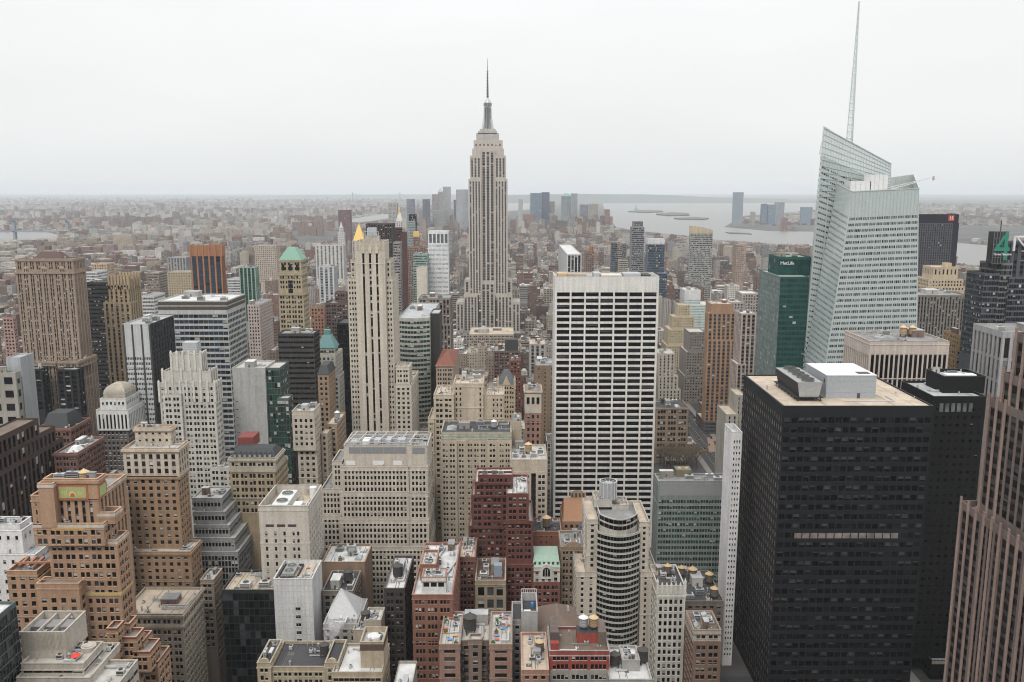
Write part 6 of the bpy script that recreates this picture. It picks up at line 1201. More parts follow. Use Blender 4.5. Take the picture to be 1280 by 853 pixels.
emit_windows(rt, B.base, wn, 'grey', 462, False, .12, 'haze')
b = MB(); z_ = min(t1[2], t2[2]) - 4; b.poly([(t0[0], t0[1], z_), (t1[0], t1[1] + .3, z_), (t2[0], t2[1] + .3, z_), (t5[0] - 1, t5[1], z_), (t0[0] + 4, YB - 1, z_)], 0); part(B, 'roof', b, roofmat('silver'))
b = MB(); mull = plain('mullion', (.46, .53, .52), .4)
b.quads([[np.array(pt(1023.5, 193, YB - .15)), np.array(pt(1113.5, 234, YB - .15)), P1 * 1.0 if False else np.array(pt(1114, 205.5, YB - .15)), np.array(pt(1030.3, 160.5, YB - .15))]], 1)  # opaque pale sheet; its colour stands for sky seen through the crown
P0, P1, P2, P3 = np.array(pt(1030.5, 160, YB - .3)), np.array(pt(1114, 205, YB - .3)), np.array(pt(1113, 246, YB - .3)), np.array(pt(1023, 246, YB - .3))
for k in range(26): s_ = k / 25; b.bar(P0 + (P1 - P0) * s_, P3 + (P2 - P3) * s_, .22)
for k in range(12): s_ = k / 11; b.bar(P0 + (P3 - P0) * s_, P1 + (P2 - P1) * s_, .30)
for k in range(20):
    s_ = k / 19; q = t1 + (t2 - t1) * s_; b.bar(q + np.array((0, -.2, 0)), q + np.array((0, -.2, -17)), .16)
b.bar(tl, P0, .6); b.bar(P0, P1, .7); b.bar(t0, t1, .6); b.bar(t1, t2, .6); b.bar(t2, t5, .6); part(B, 'mullion_grid', b, [mull, plain('crown_sky_tint', (.60, .65, .65), .2)])
b = MB(); q5 = t5 + np.array((-2, 0, 0))
for k in range(9):
    s_ = k / 8; p = np.array(pt(1120 + (1142 - 1120) * s_, 221.5 - 3.5 * s_, YF + 47)); b.bar(p, p + np.array((0, 0, -10)), .2)
b.quads([[np.array(pt(1114, 236, YF + 47.2)), np.array(pt(1143, 236, YF + 47.2)), np.array(pt(1142, 218, YF + 47.2)), np.array(pt(1114, 222, YF + 47.2))]], 1)
b.quads([[t2 + np.array((-.3, .5, -8)), t5 + np.array((-.3, 0, -8)), t5 + np.array((-.3, 0, 0)), t2 + np.array((-.3, .5, 0))]], 1); part(B, 'glass_screen', b, [mull, plain('screen_glass', (.48, .53, .51), .3)])
for l, r, tp, bt in ((1063.5, 1089, 226.5, 240), (1088.5, 1110.5, 218.5, 240)):
    b = MB(); xa, _, za = pt(l, tp, 618); xb = pt(r, tp, 618)[0]; zz = zat(bt, 618) - 6; b.box(xa, xb, 618, 630, zz, za, 0)
    for k in range(1, 4): xx = xa + (xb - xa) * k / 4; b.box(xx - .08, xx + .08, 617.95, 617.998, zz, za, 1)
    part(B, 'white_plant_box', b, [whitep, greyp])
b = MB(); sx_, sy_ = pt(1063, 170, 650)[0], 650.0; z0_ = zat(200, sy_); z1_ = zat(2, sy_); n = 22; pr = None
for k in range(n + 1):
    s_ = k / n; zz = z0_ + (z1_ - z0_) * s_; r = 2.5 * (1 - s_) + .3; c = [(sx_ + r * math.cos(a + .5), sy_ + r * math.sin(a + .5), zz) for a in (0, 2.094, 4.189)]
    if pr:
        for i in range(3): b.bar(pr[i], c[i], .6 if s_ < .6 else .45); b.bar(pr[i], c[(i + 1) % 3], .2)
    for i in range(3): b.bar(c[i], c[(i + 1) % 3], .5)
    pr = c
part(B, 'lattice_spire', b, plain('spire_paint', (.56, .64, .63), .5))
cr_ = root('roof_crane', pt(1112, 240, 612), 'white roof crane with a long boom on the faceted glass tower', 'crane'); o0 = Vector(cr_.location)
e0, e1 = Vector(pt(1108, 238.5, 611)), Vector(pt(1167, 222, 606)); b = MB()
for dz in (0, 1.1): b.bar(e0 + Vector((0, 0, dz * 1.6)), e1 + Vector((0, 0, dz * .3)), .35)
for k in range(14): s_ = k / 14; p = e0.lerp(e1, s_); q = e0.lerp(e1, s_ + .07); b.bar(p, q + Vector((0, 0, 1.4 * (1 - s_))), .16)
b.build('boom', whitep, cr_, tuple(o0)); b = MB(); b.cyl(o0.x, o0.y, o0.z - 3, o0.z + 1, 1.4, n=10); b.build('base', whitep, cr_, tuple(o0))
b = MB(); b.box(e1.x - .5, e1.x + .5, e1.y - .5, e1.y + .5, e1.z - 2, e1.z + .8); b.build('hook_block', plain('hook_grey', (.4, .4, .4)), cr_, tuple(o0))

# ------------------------------------------------------------------ water tanks on the roofs of the foreground
tank_roof(H['darkbrick'], 0, .5, .35, 'dark tank on the black brick loft', 1.25, 'dark')
x, y, z = pt(598, 783, 340); tank(H['hblock'].S[2][0] + 3.8, 339, H['hblock'].S[2][4] - 1 + 4.2 - 4.2, 'big dark tank in the middle of the brown block roof terrace', 1.45, 'dark')
tank_roof(H['tanstack'], 0, .42, .5, 'dark steel tank on the blank tan stair block', 1.1, 'dark')
tank_roof(H['brickwall'], 0, .52, .35, 'tan lidded tank on the squat orange red brick block', 1.25, 'wood')
tank_roof(H['lowtan'], 0, .7, .5, 'tan capped tank on the speckled cream roof', 1.0, 'wood')
tank_roof(H['whitelow'], 1, .2, .45, 'black tank on the left end of the low white annexe', 1.1, 'dark'); tank_roof(H['whitelow'], 1, .9, .55, 'brown tank on the right end of the low white annexe', 1.2, 'dark')
for fx, fy, s_, lb in ((.45, .72, 1.25, 'tallest tan capped tank on the dark roofed tank block'), (.86, .6, 1.1, 'tan capped tank beside the thin white tower'), (.8, .15, 1.05, 'front tan capped tank on the dark roofed tank block'), (.2, .85, 1.0, 'rear dark tank on the dark roofed tank block')):
    tank_roof(H['tankblock'], 0, fx, fy, lb, s_, 'wood' if 'tan' in lb else 'dark')
tank_roof(H['gothic'], 0, .55, .6, 'tank inside the parapet of the white terracotta tower', .95, 'wood')
tank_roof(H['gothlow'], 1, .9, .5, 'dark tank on the cream gabled block', 1.0, 'dark'); tank_roof(H['archlow'], 0, .72, .5, 'dark tank on the loft with the arched front', 1.15, 'dark')
tank_roof(H['tanlow1'], 0, .6, .5, 'blue grey tank on the tan block', .9, 'white'); tank_roof(H['bryant'], 0, .3, .6, 'tank on the brown block by the avenue', .9, 'dark')
tank_roof(H['darkroofs'], 0, .25, .3, 'left tank on the dark roofed loft', 1.2, 'wood'); tank_roof(H['greymid'], 0, .5, .5, 'tank on the pale grey loft', 1.1, 'wood')
tank_roof(H['tanfront'], 0, .75, .4, 'small tank among the metal ducts of the teal topped block', .9, 'white'); tank_roof(H['limeright'], 0, .5, .5, 'gold lidded tank on the limestone block', 1.1, 'gold')
tank_roof(H['stripeblock'], 0, .62, .55, 'left of two tan lidded tanks on the cream pier block', 1.15, 'gold'); tank_roof(H['stripeblock'], 0, .74, .55, 'right of two tan lidded tanks on the cream pier block', 1.15, 'gold')
B = H['greygreen']; x0, x1, y0, y1, z1, _ = B.S[0]; xa, xb = pt(844, 585, 515)[0], pt(863, 585, 515)[0]; b = MB(); b.box(xa, xb, 511, 519, z1 - 1, z1 + 3.6); part(B, 'tank_screen', b, wallmat((.20, .18, .12)))
for q, lb in ((.28, 'left of two tan tank lids on the grey green block'), (.75, 'right of two tan tank lids on the grey green block')): tank(xa + q * (xb - xa), 515, z1 - 2.2, lb, 1.0, 'wood')
b = MB(); b.box(x0 + 1, x1 - 4, y0 - .1, y0 - .002, z1 - 9, z1 - .8)
for k in range(40): xx = x0 + 1.2 + k * (x1 - x0 - 5.4) / 40; b.box(xx, xx + .25, y0 - .2, y0 - .1, z1 - 9, z1 - .8)
part(B, 'louvre_band', b, plain('louvre_light', (.30, .305, .31), .6))
B = H['darkroofs']; b = MB(); x0, x1, y0, y1, z1, _ = B.S[0]; b.box(x0 + 12, x0 + 26, y0 + 6, y0 + 16, z1 - 1, z1 + 11); part(B, 'tank_house', b, louv)
B = H['creamroof']; b = MB(); x0, x1, y0, y1, z1, _ = B.S[0]; b.cyl(x0 + 18, y0 + 20, z1 - 1, z1 + 4, 7, n=14); b.cyl(x0 + 18, y0 + 20, z1 + 4, z1 + 8, 6, 1, 14); part(B, 'roof_dome', b, wallmat((.4, .38, .34)))

# ------------------------------------------------------------------ generated lots between the buildings above
AVE = [-1150, -935, -735, -545, -412, -272, -128, 200, 490, 775, 1050, 1330, 1600, 1850]
rects = [(s[0], s[1], s[2], s[3]) for B in INFO for s in B.S]
rects += [(60, 215, 560, 800)]                                            # the park stays open
HB = []
for B in INFO:
    for s in B.S:
        if s[2] > 1300: continue
        a = [proj(s[i], s[j], z)[0] for i in (0, 1) for j in (2, 3) for z in (s[4], max(zat(B.vb, s[j]), 0))]; HB.append((min(a), max(a), s[2], B.vb))
rg = random.Random(11)
PAL = [(.17, .10, .08), (.21, .145, .115), (.27, .205, .155), (.33, .28, .22), (.39, .34, .28), (.15, .115, .10), (.31, .30, .29), (.45, .42, .38), (.21, .12, .095), (.12, .095, .09), (.48, .45, .41), (.26, .235, .215)]
PALN = ['red brown', 'brown', 'tan', 'buff', 'sandy', 'dark brown', 'grey', 'pale stone', 'brick red', 'blackened', 'cream', 'taupe']
RFC = [(.55, .55, .54), (.28, .28, .28), (.09, .09, .095), (.40, .36, .30), (.16, .13, .11), (.42, .43, .44)]; RFN = ['white', 'grey', 'black', 'beige', 'brown', 'silver']
WATER = [  # photo outlines of the water, traced on the ground
 [(753, 254), (800, 252), (875, 254), (960, 254), (1020, 254), (1020, 262), (985, 266), (930, 270), (905, 284), (960, 289), (1030, 290), (1030, 306), (985, 306), (930, 302), (893, 300), (870, 296), (820, 291), (790, 288), (770, 284), (758, 268)],
 [(1188, 303), (1245, 308), (1330, 315), (1330, 338), (1245, 334), (1196, 330)],
 [(-40, 291), (20, 290), (62, 291), (74, 294), (74, 297), (30, 300), (-40, 304)],
 [(437, 274), (470, 268.5), (487, 267.5), (487, 273), (460, 277), (440, 278.5)],
 [(622, 254), (662, 253), (662, 262), (635, 264), (622, 262)]]
def inpoly(px, py, P):
    c = False; j = len(P) - 1
    for i in range(len(P)):
        if (P[i][1] > py) != (P[j][1] > py) and px < (P[j][0] - P[i][0]) * (py - P[i][1]) / (P[j][1] - P[i][1]) + P[i][0]: c = not c
        j = i
    return c
def dry(x, y, h=0): px, py = proj(x, y, h); return -60 < px < 1340 and not any(inpoly(px, py, P) for P in WATER)
def dry3(x, w_, y, h): return all(dry(x + a, y, h * f) for a in (0, w_) for f in (0, .35, .7, 1))
lots = []
def on_water(x, y): return False
for k in range(3, 72):
    ys = 22 + 80 * k
    if ys > 5600: break
    for i in range(len(AVE) - 1):
        xa, xb = AVE[i] + 15, AVE[i + 1] - 15
        if min(abs(xa), abs(xb)) > .66 * ys + 120 and xa * xb > 0: continue
        for row in range(2):
            y0, y1 = (ys + 9, ys + 39) if row == 0 else (ys + 40, ys + 71)
            x = xa
            while x < xb - 8:
                wd = rg.uniform(13, 34) if ys < 1800 else rg.uniform(16, 42)
                wd = min(wd, xb - x)
                if ys > 3800 and x < -900: x += wd; continue
                if 600 < ys < 3200: wd = min(wd, rg.uniform(9, 20) if ys < 1200 else rg.uniform(10, 24))
                t = rg.random()
                if ys < 700: h = rg.uniform(25, 70)
                elif ys < 1500: h = rg.uniform(22, 62) if t < .85 else rg.uniform(60, 105)
                elif ys < 3200: h = rg.uniform(14, 40) if t < .9 else rg.uniform(40, 85)
                elif ys < 4300: h = rg.uniform(12, 26) if t < .95 else rg.uniform(30, 60)
                else: h = rg.uniform(14, 45) if t < .85 else rg.uniform(45, 110)
                if -130 < x < 180 and 640 < ys < 1180: h = rg.uniform(48, 84); wd2 = 1
                if abs(x) > 700 and ys < 2500: h = rg.uniform(12, 40) if t < .9 else rg.uniform(40, 80)
                r = (x + .15, x + wd - .15, y0 + rg.uniform(0, 2), y1 - rg.uniform(0, 8))
                x += wd
                ok = True
                if r[2] < 1450:
                    for q in rects:
                        if r[0] < q[1] + .6 and r[1] > q[0] - .6 and r[2] < q[3] + .6 and r[3] > q[2] - .6: ok = False; break
                    if not ok: continue
                    for (a, c, Yh, vb) in HB:
                        if Yh <= r[2]: continue
                        zc = zat(vb + 1.5, r[3]); 
                        if zc >= h: continue
                        pa, pb = proj(r[0], r[2], max(zc, 5))[0], proj(r[1], r[2], max(zc, 5))[0]
                        if pa < c + 1 and pb > a - 1: h = min(h, zc)
                    if h < 9: continue
                if ys > 1900 and not dry3(r[0], r[1] - r[0], r[2], h): continue
                lots.append((*r, h, rg.randrange(len(PAL)), rg.choices(range(6), (4, 4, 3, 2, 1, 3))[0], rg.choice(['punch', 'punch', 'punch', 'big', 'strip', 'ribbon']), rg.random()))
# which of them show: paint everything far to near into a small id picture
SW, SH = 640, 427; ID = np.full((SH, SW), -1, int)
items = [(r[2], r[0], r[1], r[2], r[3], r[4], 10 + i) for i, r in enumerate(lots) if r[2] < 2300] + [(s[2], s[0], s[1], s[2], s[3], s[4], 1) for B in INFO for s in B.S]
items.sort(key=lambda q: -q[0])
for _, x0, x1, y0, y1, z, i in items:
    p = [proj(x0, y0, z), proj(x1, y0, z), proj(x0, y1, z), proj(x1, y1, z), proj(x0, y0, 0), proj(x1, y0, 0)]
    for (a, b_, top, bot) in ((min(p[2][0], p[0][0]), max(p[3][0], p[1][0]), min(p[2][1], p[3][1]), p[0][1]), (p[0][0], p[1][0], p[0][1], p[4][1]), (min(p[2][0], p[0][0]), max(p[0][0], p[1][0]), p[0][1], p[4][1]) if z > 0 else (0, 0, 0, 0)):
        A_, B_, T_, O_ = [int(max(0, min(v, m)) / 2) for v, m in ((a, 1279), (b_, 1279), (top, 853), (bot, 853))]
        if B_ > A_ and O_ > T_: ID[T_:O_, A_:B_] = i
cnt = np.bincount(np.maximum(ID.ravel(), 0), minlength=10 + len(lots))
N_IND = 125
order = [i for i in np.argsort(-cnt[10:]) if cnt[10 + i] >= 6][:N_IND]
chosen = set(order)
print('lots', len(lots), 'chosen', len(chosen), 'smallest', cnt[10 + order[-1]] if order else 0)
def lot_geo(W, RF, r, rg):
    x0, x1, y0, y1, h, c, rc, st, t = r
    col = np.array(PAL[c]) * (.8 + .4 * t); rcol = np.array(RFC[rc]) * (.8 + .35 * rg.random()); off = rg.random() * 60
    def walls(x0, x1, y0, y1, z0, z1):
        for a, b_, L in (((x0, y0), (x1, y0), x1 - x0), ((x1, y0), (x1, y1), y1 - y0), ((x1, y1), (x0, y1), x1 - x0), ((x0, y1), (x0, y0), y1 - y0)):
            side = a[0] == b_[0] and rg.random() < .4
            u0 = off; vv = z1 + 1.4
            uv = [(u0, z0 - vv), (u0 + L, z0 - vv), (u0 + L, z1 - vv), (u0, z1 - vv)] if not side else [(u0, -.3)] * 4
            W.quads([[(*a, z0), (*b_, z0), (*b_, z1), (*a, z1)]], 0, [uv], col)
    walls(x0, x1, y0, y1, 0, h)
    e = .5
    RF.quads([[(x0 + e, y0 + e, h - .9), (x1 - e, y0 + e, h - .9), (x1 - e, y1 - e, h - .9), (x0 + e, y1 - e, h - .9)]], 0, [[(0, 0)] * 4], rcol)
    P, Q = [(x0, y0), (x1, y0), (x1, y1), (x0, y1)], [(x0 + e, y0 + e), (x1 - e, y0 + e), (x1 - e, y1 - e), (x0 + e, y1 - e)]
    for i in range(4):
        j = (i + 1) % 4; W.quads([[(*P[i], h), (*P[j], h), (*Q[j], h), (*Q[i], h)], [(*Q[j], h - .9), (*Q[i], h - .9), (*Q[i], h), (*Q[j], h)]], 0, [[(0, -.3)] * 4] * 2, col * 1.15)
    return col, rcol
def bulk(W, RF, x0, x1, y0, y1, h, col, rcol, rg):
    w, d = x1 - x0, y1 - y0; bx, by = x0 + w * rg.uniform(.15, .6), y0 + d * rg.uniform(.3, .6); bw, bd, bh = min(w * .35, rg.uniform(3, 7)), min(d * .35, rg.uniform(3, 6)), rg.uniform(2.5, 5)
    for a, b_, in (((bx, by), (bx + bw, by)), ((bx + bw, by), (bx + bw, by + bd)), ((bx + bw, by + bd), (bx, by + bd)), ((bx, by + bd), (bx, by))):
        W.quads([[(*a, h - .9), (*b_, h - .9), (*b_, h + bh), (*a, h + bh)]], 0, [[(0, -.3)] * 4], col)
    RF.quads([[(bx, by, h + bh), (bx + bw, by, h + bh), (bx + bw, by + bd, h + bh), (bx, by + bd, h + bh)]], 0, [[(0, 0)] * 4], rcol)
CW, CRF = {}, MB(); farlots = 0
seen_lab = {}
SH_ = [(B.short, *proj((B.S[0][0] + B.S[0][1]) / 2, B.S[0][2], B.S[0][4] * .5 + zat(min(B.vb, 840), B.S[0][2]) * .5)) for B in INFO if B.Y < 1300]
for i, r in enumerate(lots):
    x0, x1, y0, y1, h = r[:5]
    if i in chosen:
        rt = root('city_block_building', ((x0 + x1) / 2, y0, 0), '', 'building'); base = np.array(rt.location)
        W, RF = MB(), MB(); col, rcol = lot_geo(W, RF, r, rg)
        W.build('wall', citymat(r[7]), rt, base); RF.build('roof', cityroof(), rt, base)
        nb = rg.choice([1, 1, 2])
        for k in range(nb):
            b, b2 = MB(), MB(); bulk(b, b2, x0, x1, y0, y1, h, np.array(rg.choice(PAL)), rcol, rg)
            for q, u, c_ in zip(b2.q, b2.uv, b2.col): b.quads(q, 1, u, c_)
            b.build('stair_bulkhead', [citymat('punch'), cityroof()], rt, base)
        if y0 < 1150:
            Bq = Bld(); Bq.rt, Bq.base = rt, base; random.seed(i); clutter(Bq, x0, x1, y0, y1, h - .9, 2)
            for q in range(5):
                o = bpy.data.objects.new(('vent_cap', 'condenser')[q % 2], VENT[q % 2]); COL.objects.link(o); o.parent = rt; o.location = Vector((random.uniform(x0 + 2, x1 - 2), random.uniform(y0 + 2, y1 - 2), h - .9)) - Vector(base)
        jj, ii = np.where(ID == 10 + i); cx, cyy = ii.mean() * 2, jj.mean() * 2
        near = sorted(SH_, key=lambda q: (q[1] - cx) ** 2 + (q[2] - cyy) ** 2)
        size = 'tall' if h > 62 else ('low' if h < 30 else 'mid height'); feat = 'two bulkheads' if nb == 2 else 'one bulkhead'
        for nm, px, py in near:
            dx, dy = cx - px, cyy - py
            rel = ('right of' if dx > 0 else 'left of') if abs(dx) > abs(dy) else ('below' if dy > 0 else 'above')
            lb = f'{size} {PALN[r[5]]} block with {RFN[r[6]]} roof and {feat}, {rel} the {nm}'
            if lb not in seen_lab and len(lb.split()) <= 16: break
        seen_lab[lb] = 1; rt['label'] = lb; rt['group'] = 'infill blocks between the towers'
        if y0 < 1100 and r[8] < .42 and x1 - x0 > 12:
            tl_ = f'{rg.choice(["tan capped", "weathered"])} tank on the {PALN[r[5]]} {RFN[r[6]]} roofed block {rel} the {nm}'
            tank(x0 + (x1 - x0) * .75, y0 + (y1 - y0) * .35, h - .9, tl_, 1.1, 'wood' if 'tan' in tl_[:4] else 'dark')
    else:
        W = CW.setdefault(r[7], MB()); col, rcol = lot_geo(W, CRF, r, rg); farlots += 1
        for k in range(rg.choice([1, 2, 3]) if y0 < 3500 else 1): bulk(W, CRF, x0, x1, y0, y1, h, col * .9, np.array(rg.choice(RFC)), rg)
# outer boroughs and far shore: low blocks with some slabs, thinning with distance
def scatter(n, fy, fx, hts, seed, cond=lambda x, y, h=0: True):
    g = random.Random(seed); made = 0
    while made < n:
        y = fy(g); x = fx(g, y)
        if not cond(x, y): continue
        made += 1; t = g.random(); h = g.uniform(*hts[0]) if t < hts[2] else g.uniform(*hts[1])
        if not all(cond(x + a, y, h * f) for a in (0, 30) for f in (.35, .7, 1)): continue
        s = 1 + y / 9000; w_, d_ = g.uniform(9, 25) * s, g.uniform(12, 30) * s
        if t >= hts[2]: w_, d_ = g.uniform(18, 45), g.uniform(16, 30)
        ph = math.sin(x / 410 + 1.3 * math.sin(y / 530)) + math.sin(y / 620 + 1.1 * math.sin(x / 700 + seed))      # districts: brick, mixed, pale
        wc, rc_ = ([0, 0, 8, 5, 1, 9], [1, 2, 4, 1, 0]) if ph < -.55 else (([0, 1, 2, 3, 6, 7, 8, 10], [0, 0, 1, 3, 5]) if ph < .6 else ([3, 4, 6, 7, 10, 10], [0, 0, 0, 5, 3]))
        if ph < -1.25 and g.random() < .75: continue
        r = (x, x + w_, y, y + d_, h, g.choice(wc), g.choice(rc_), g.choice(['punch', 'punch', 'ribbon', 'big']), g.random())
        lot_geo(CW.setdefault(r[7], MB()), CRF, r, g)
scatter(15000, lambda g: 3300 * (11000 / 3300) ** g.random(), lambda g, y: g.uniform(-.66, -.02 if y > 5600 else -.26) * y, ((7, 16), (22, 65), .90), 3, dry)
scatter(6000, lambda g: 9000 * (26000 / 9000) ** g.random(), lambda g, y: g.uniform(-.66, -.02) * y, ((8, 18), (30, 80), .9), 4, dry)
scatter(4200, lambda g: 2000 * (3600 / 2000) ** g.random(), lambda g, y: g.uniform(-.68, -.40) * y, ((9, 22), (30, 70), .85), 9, dry)
scatter(3500, lambda g: 6400 * (16000 / 6400) ** g.random(), lambda g, y: g.uniform(.24, .66) * y, ((7, 14), (20, 60), .93), 5, dry)
scatter(3000, lambda g: 1500 * (5600 / 1500) ** g.random(), lambda g, y: g.uniform(.2, .62) * y, ((9, 24), (30, 75), .88), 6, lambda x, y, h=0: dry(x, y, h) and (y < 4300 or x < 1500))
gq = random.Random(21)
for k in range(26):                                           # housing estates: rows of like slabs
    y = 2900 * (9000 / 2900) ** gq.random(); x = gq.uniform(-.62, -.16 if y < 5500 else -.05) * y; hh = gq.uniform(32, 62); cc = gq.choice([0, 5, 8, 4, 1, 0, 10])
    for i in range(gq.randint(2, 6)):
        for j in range(gq.randint(1, 3)):
            xx, yy = x + i * gq.uniform(55, 75), y + j * 120
            if dry3(xx, 34, yy, hh): r = (xx, xx + 34, yy, yy + 20, hh, cc, 1, 'punch', .5); lot_geo(CW.setdefault('punch', MB()), CRF, r, gq)
gb = random.Random(5)                                          # unseen neighbouring blocks round and behind the viewpoint, added to shade the facades
for yb in range(-620, 150, 80):
    for xb in (-420, -350, -285, -205, -150, -85, 70, 135, 240, 310, 380, 450):
        w_ = gb.uniform(38, 58); hb = gb.uniform(70, 200)
        if yb > -60: hb = min(hb, 259 - .70 * (yb + 70) - 12)
        if hb > 25 and not any(xb < q[1] and xb + w_ > q[0] and yb < q[3] and yb + 62 > q[2] for q in rects): lot_geo(CW.setdefault('big', MB()), CRF, (xb, xb + w_, yb, yb + 60, hb, gb.choice([3, 4, 7, 6, 11]), 1, 'big', .5), gb)
lot_geo(CW['big'], CRF, (-48, 48, -60, -9, 252, 7, 1, 'big', .5), gb)  # unseen tower under the viewpoint, added with them for its shade
for st, W in CW.items():
    o = W.build('distant_city', citymat(st)); o['kind'] = 'stuff'; o['label'] = 'hazy mass of distant city blocks'  # the big style mesh also holds the unseen blocks added behind the viewpoint
o = CRF.build('distant_city_roofs', cityroof()); o['kind'] = 'stuff'; o['label'] = 'roofs of the distant city blocks'  # roofs of those added unseen blocks are in here too

# ------------------------------------------------------------------ ground, avenue, water, hills
def sheet(name, pts, m, kind='structure'):
    b = MB(); b.poly(pts); o = b.build(name, m); o['kind'] = kind; return o
gm, t_, b_ = nodes('city_ground'); n1 = N('ShaderNodeTexNoise', t_); n1.inputs['Scale'].default_value = .004; n1.inputs['Detail'].default_value = 9; n1.inputs['Roughness'].default_value = .75
g_ = N('ShaderNodeNewGeometry', t_); t_.links.new(g_.outputs['Position'], n1.inputs['Vector']); rp = N('ShaderNodeValToRGB', t_); rp.color_ramp.elements[0].color = (.035, .035, .037, 1); rp.color_ramp.elements[1].color = (.13, .118, .108, 1)
rp.color_ramp.elements[0].position = .35; rp.color_ramp.elements[1].position = .68; t_.links.new(n1.outputs['Fac'], rp.inputs[0]); t_.links.new(rp.outputs[0], b_.inputs['Base Color']); b_.inputs['Roughness'].default_value = .95
sheet('ground', [(-42000, -38000, 0), (42000, -38000, 0), (42000, 58000, 0), (-42000, 58000, 0)], gm)
wm_, t_, b_ = nodes('harbour_water'); b_.inputs['Base Color'].default_value = (.17, .165, .155, 1); b_.inputs['Roughness'].default_value = .38; b_.inputs['Specular IOR Level'].default_value = .35
n1 = N('ShaderNodeTexNoise', t_); n1.inputs['Scale'].default_value = .03; n1.inputs['Detail'].default_value = 5; bm = N('ShaderNodeBump', t_); bm.inputs['Strength'].default_value = .25; bm.inputs['Distance'].default_value = 1
g_ = N('ShaderNodeNewGeometry', t_); t_.links.new(g_.outputs['Position'], n1.inputs['Vector']); t_.links.new(n1.outputs['Fac'], bm.inputs['Height']); t_.links.new(bm.outputs[0], b_.inputs['Normal'])
for P in WATER: sheet('water', [gpt(px, py, .6) for px, py in P][::-1], wm_)
isl = plain('island_ground', (.10, .10, .085), .95)
def island(name, pts, h, lab=None):
    b = MB(); P = [gpt(px, py, 1.0) for px, py in pts]; T = [(p[0], p[1], 1 + h) for p in P]; n = len(P)
    a = sum(P[i][0] * P[(i + 1) % n][1] - P[(i + 1) % n][0] * P[i][1] for i in range(n))
    if a < 0: P, T = P[::-1], T[::-1]
    for i in range(n): b.quads([[P[i], P[(i + 1) % n], T[(i + 1) % n], T[i]]])
    b.poly(T); o = b.build(name, isl); o['kind'] = 'structure'
island('island', [(785, 265.5), (800, 263.8), (826, 264.4), (829, 265.6), (808, 266.6)], 12); island('island', [(820, 269), (840, 267), (860, 268), (862, 270), (835, 270.6)], 14)
island('island', [(842, 274), (868, 272.6), (886, 274), (880, 275.4), (850, 275)], 10); island('pier', [(907, 291), (936, 292.2), (940, 293.4), (912, 292.4)], 4)
X_, Y_, _ = gpt(795, 265, 1); b = MB(); b.box(X_ - 18, X_ + 18, Y_ - 18, Y_ + 18, 8, 40); b.cyl(X_, Y_, 40, 80, 8, 4, 8); b.bar((X_ - 3, Y_, 74), (X_ - 7, Y_, 96), 3.5); o = b.build('statue', plain('statue_copper', (.2, .34, .29))); o['label'] = 'tiny green statue on its pedestal on the harbour island'; o['category'] = 'statue'
hill = plain('far_hill', (.11, .13, .11), .95)
def hills(pts, Y, d=1500):
    b = MB(); F_ = [((px - 640) / FPX * dep_of(Y, 50), Y, max(zat(py, Y + d), 1)) for px, py in pts]
    for (a, c) in zip(F_, F_[1:]):
        b.quads([[(a[0], Y, -.2), (c[0], Y, -.2), (c[0], Y + d, c[2]), (a[0], Y + d, a[2])], [(a[0], Y + d, a[2]), (c[0], Y + d, c[2]), (c[0], Y + 3 * d, -.2), (a[0], Y + 3 * d, -.2)]])
    o = b.build('hills', hill); o['kind'] = 'structure'
hills([(610, 246), (640, 244), (680, 243.2), (730, 242.6), (770, 243), (815, 243.2), (860, 244.4), (905, 246.8), (960, 248), (1010, 249)], 17500)
hills([(60, 250), (110, 247.6), (180, 246.4), (260, 245.6), (340, 244.6), (420, 243.8), (500, 243.4), (560, 243.4), (620, 244.6)], 27000, 2500)
hills([(1100, 249.4), (1160, 248.4), (1230, 248), (1300, 248.6), (1400, 250)], 24000, 2500)
# avenue running away beside the brown block
asp = plain('asphalt', (.055, .055, .058), .9); pav = plain('pavement', (.22, .21, .20), .9)
sheet('avenue', [(187, 300, .008), (213, 300, .008), (213, 1500, .008), (187, 1500, .008)], asp)
for a, c in ((181.5, 187), (213, 218.5)):
    b = MB(); b.box(a, c, 300, 1500, 0, .13); o = b.build('pavement', pav); o['kind'] = 'structure'
b = MB()
for xx in (193.5, 200, 206.5):
    for k in range(120): b.quads([[(xx - .1, 700 + k * 6, .012), (xx + .1, 700 + k * 6, .012), (xx + .1, 703 + k * 6, .012), (xx - .1, 703 + k * 6, .012)]])
o = b.build('road_marking', plain('road_paint', (.7, .7, .68))); o['kind'] = 'structure'
for ys in range(262, 1500, 80): sheet('street', [(-900, ys - 7, .004), (900, ys - 7, .004), (900, ys + 7, .004), (-900, ys + 7, .004)], asp)
sheet('plaza', [gpt(px, py, .14) for px, py in ((886, 565), (908, 565), (902, 547), (884, 547))], plain('plaza_paving', (.30, .21, .17)))
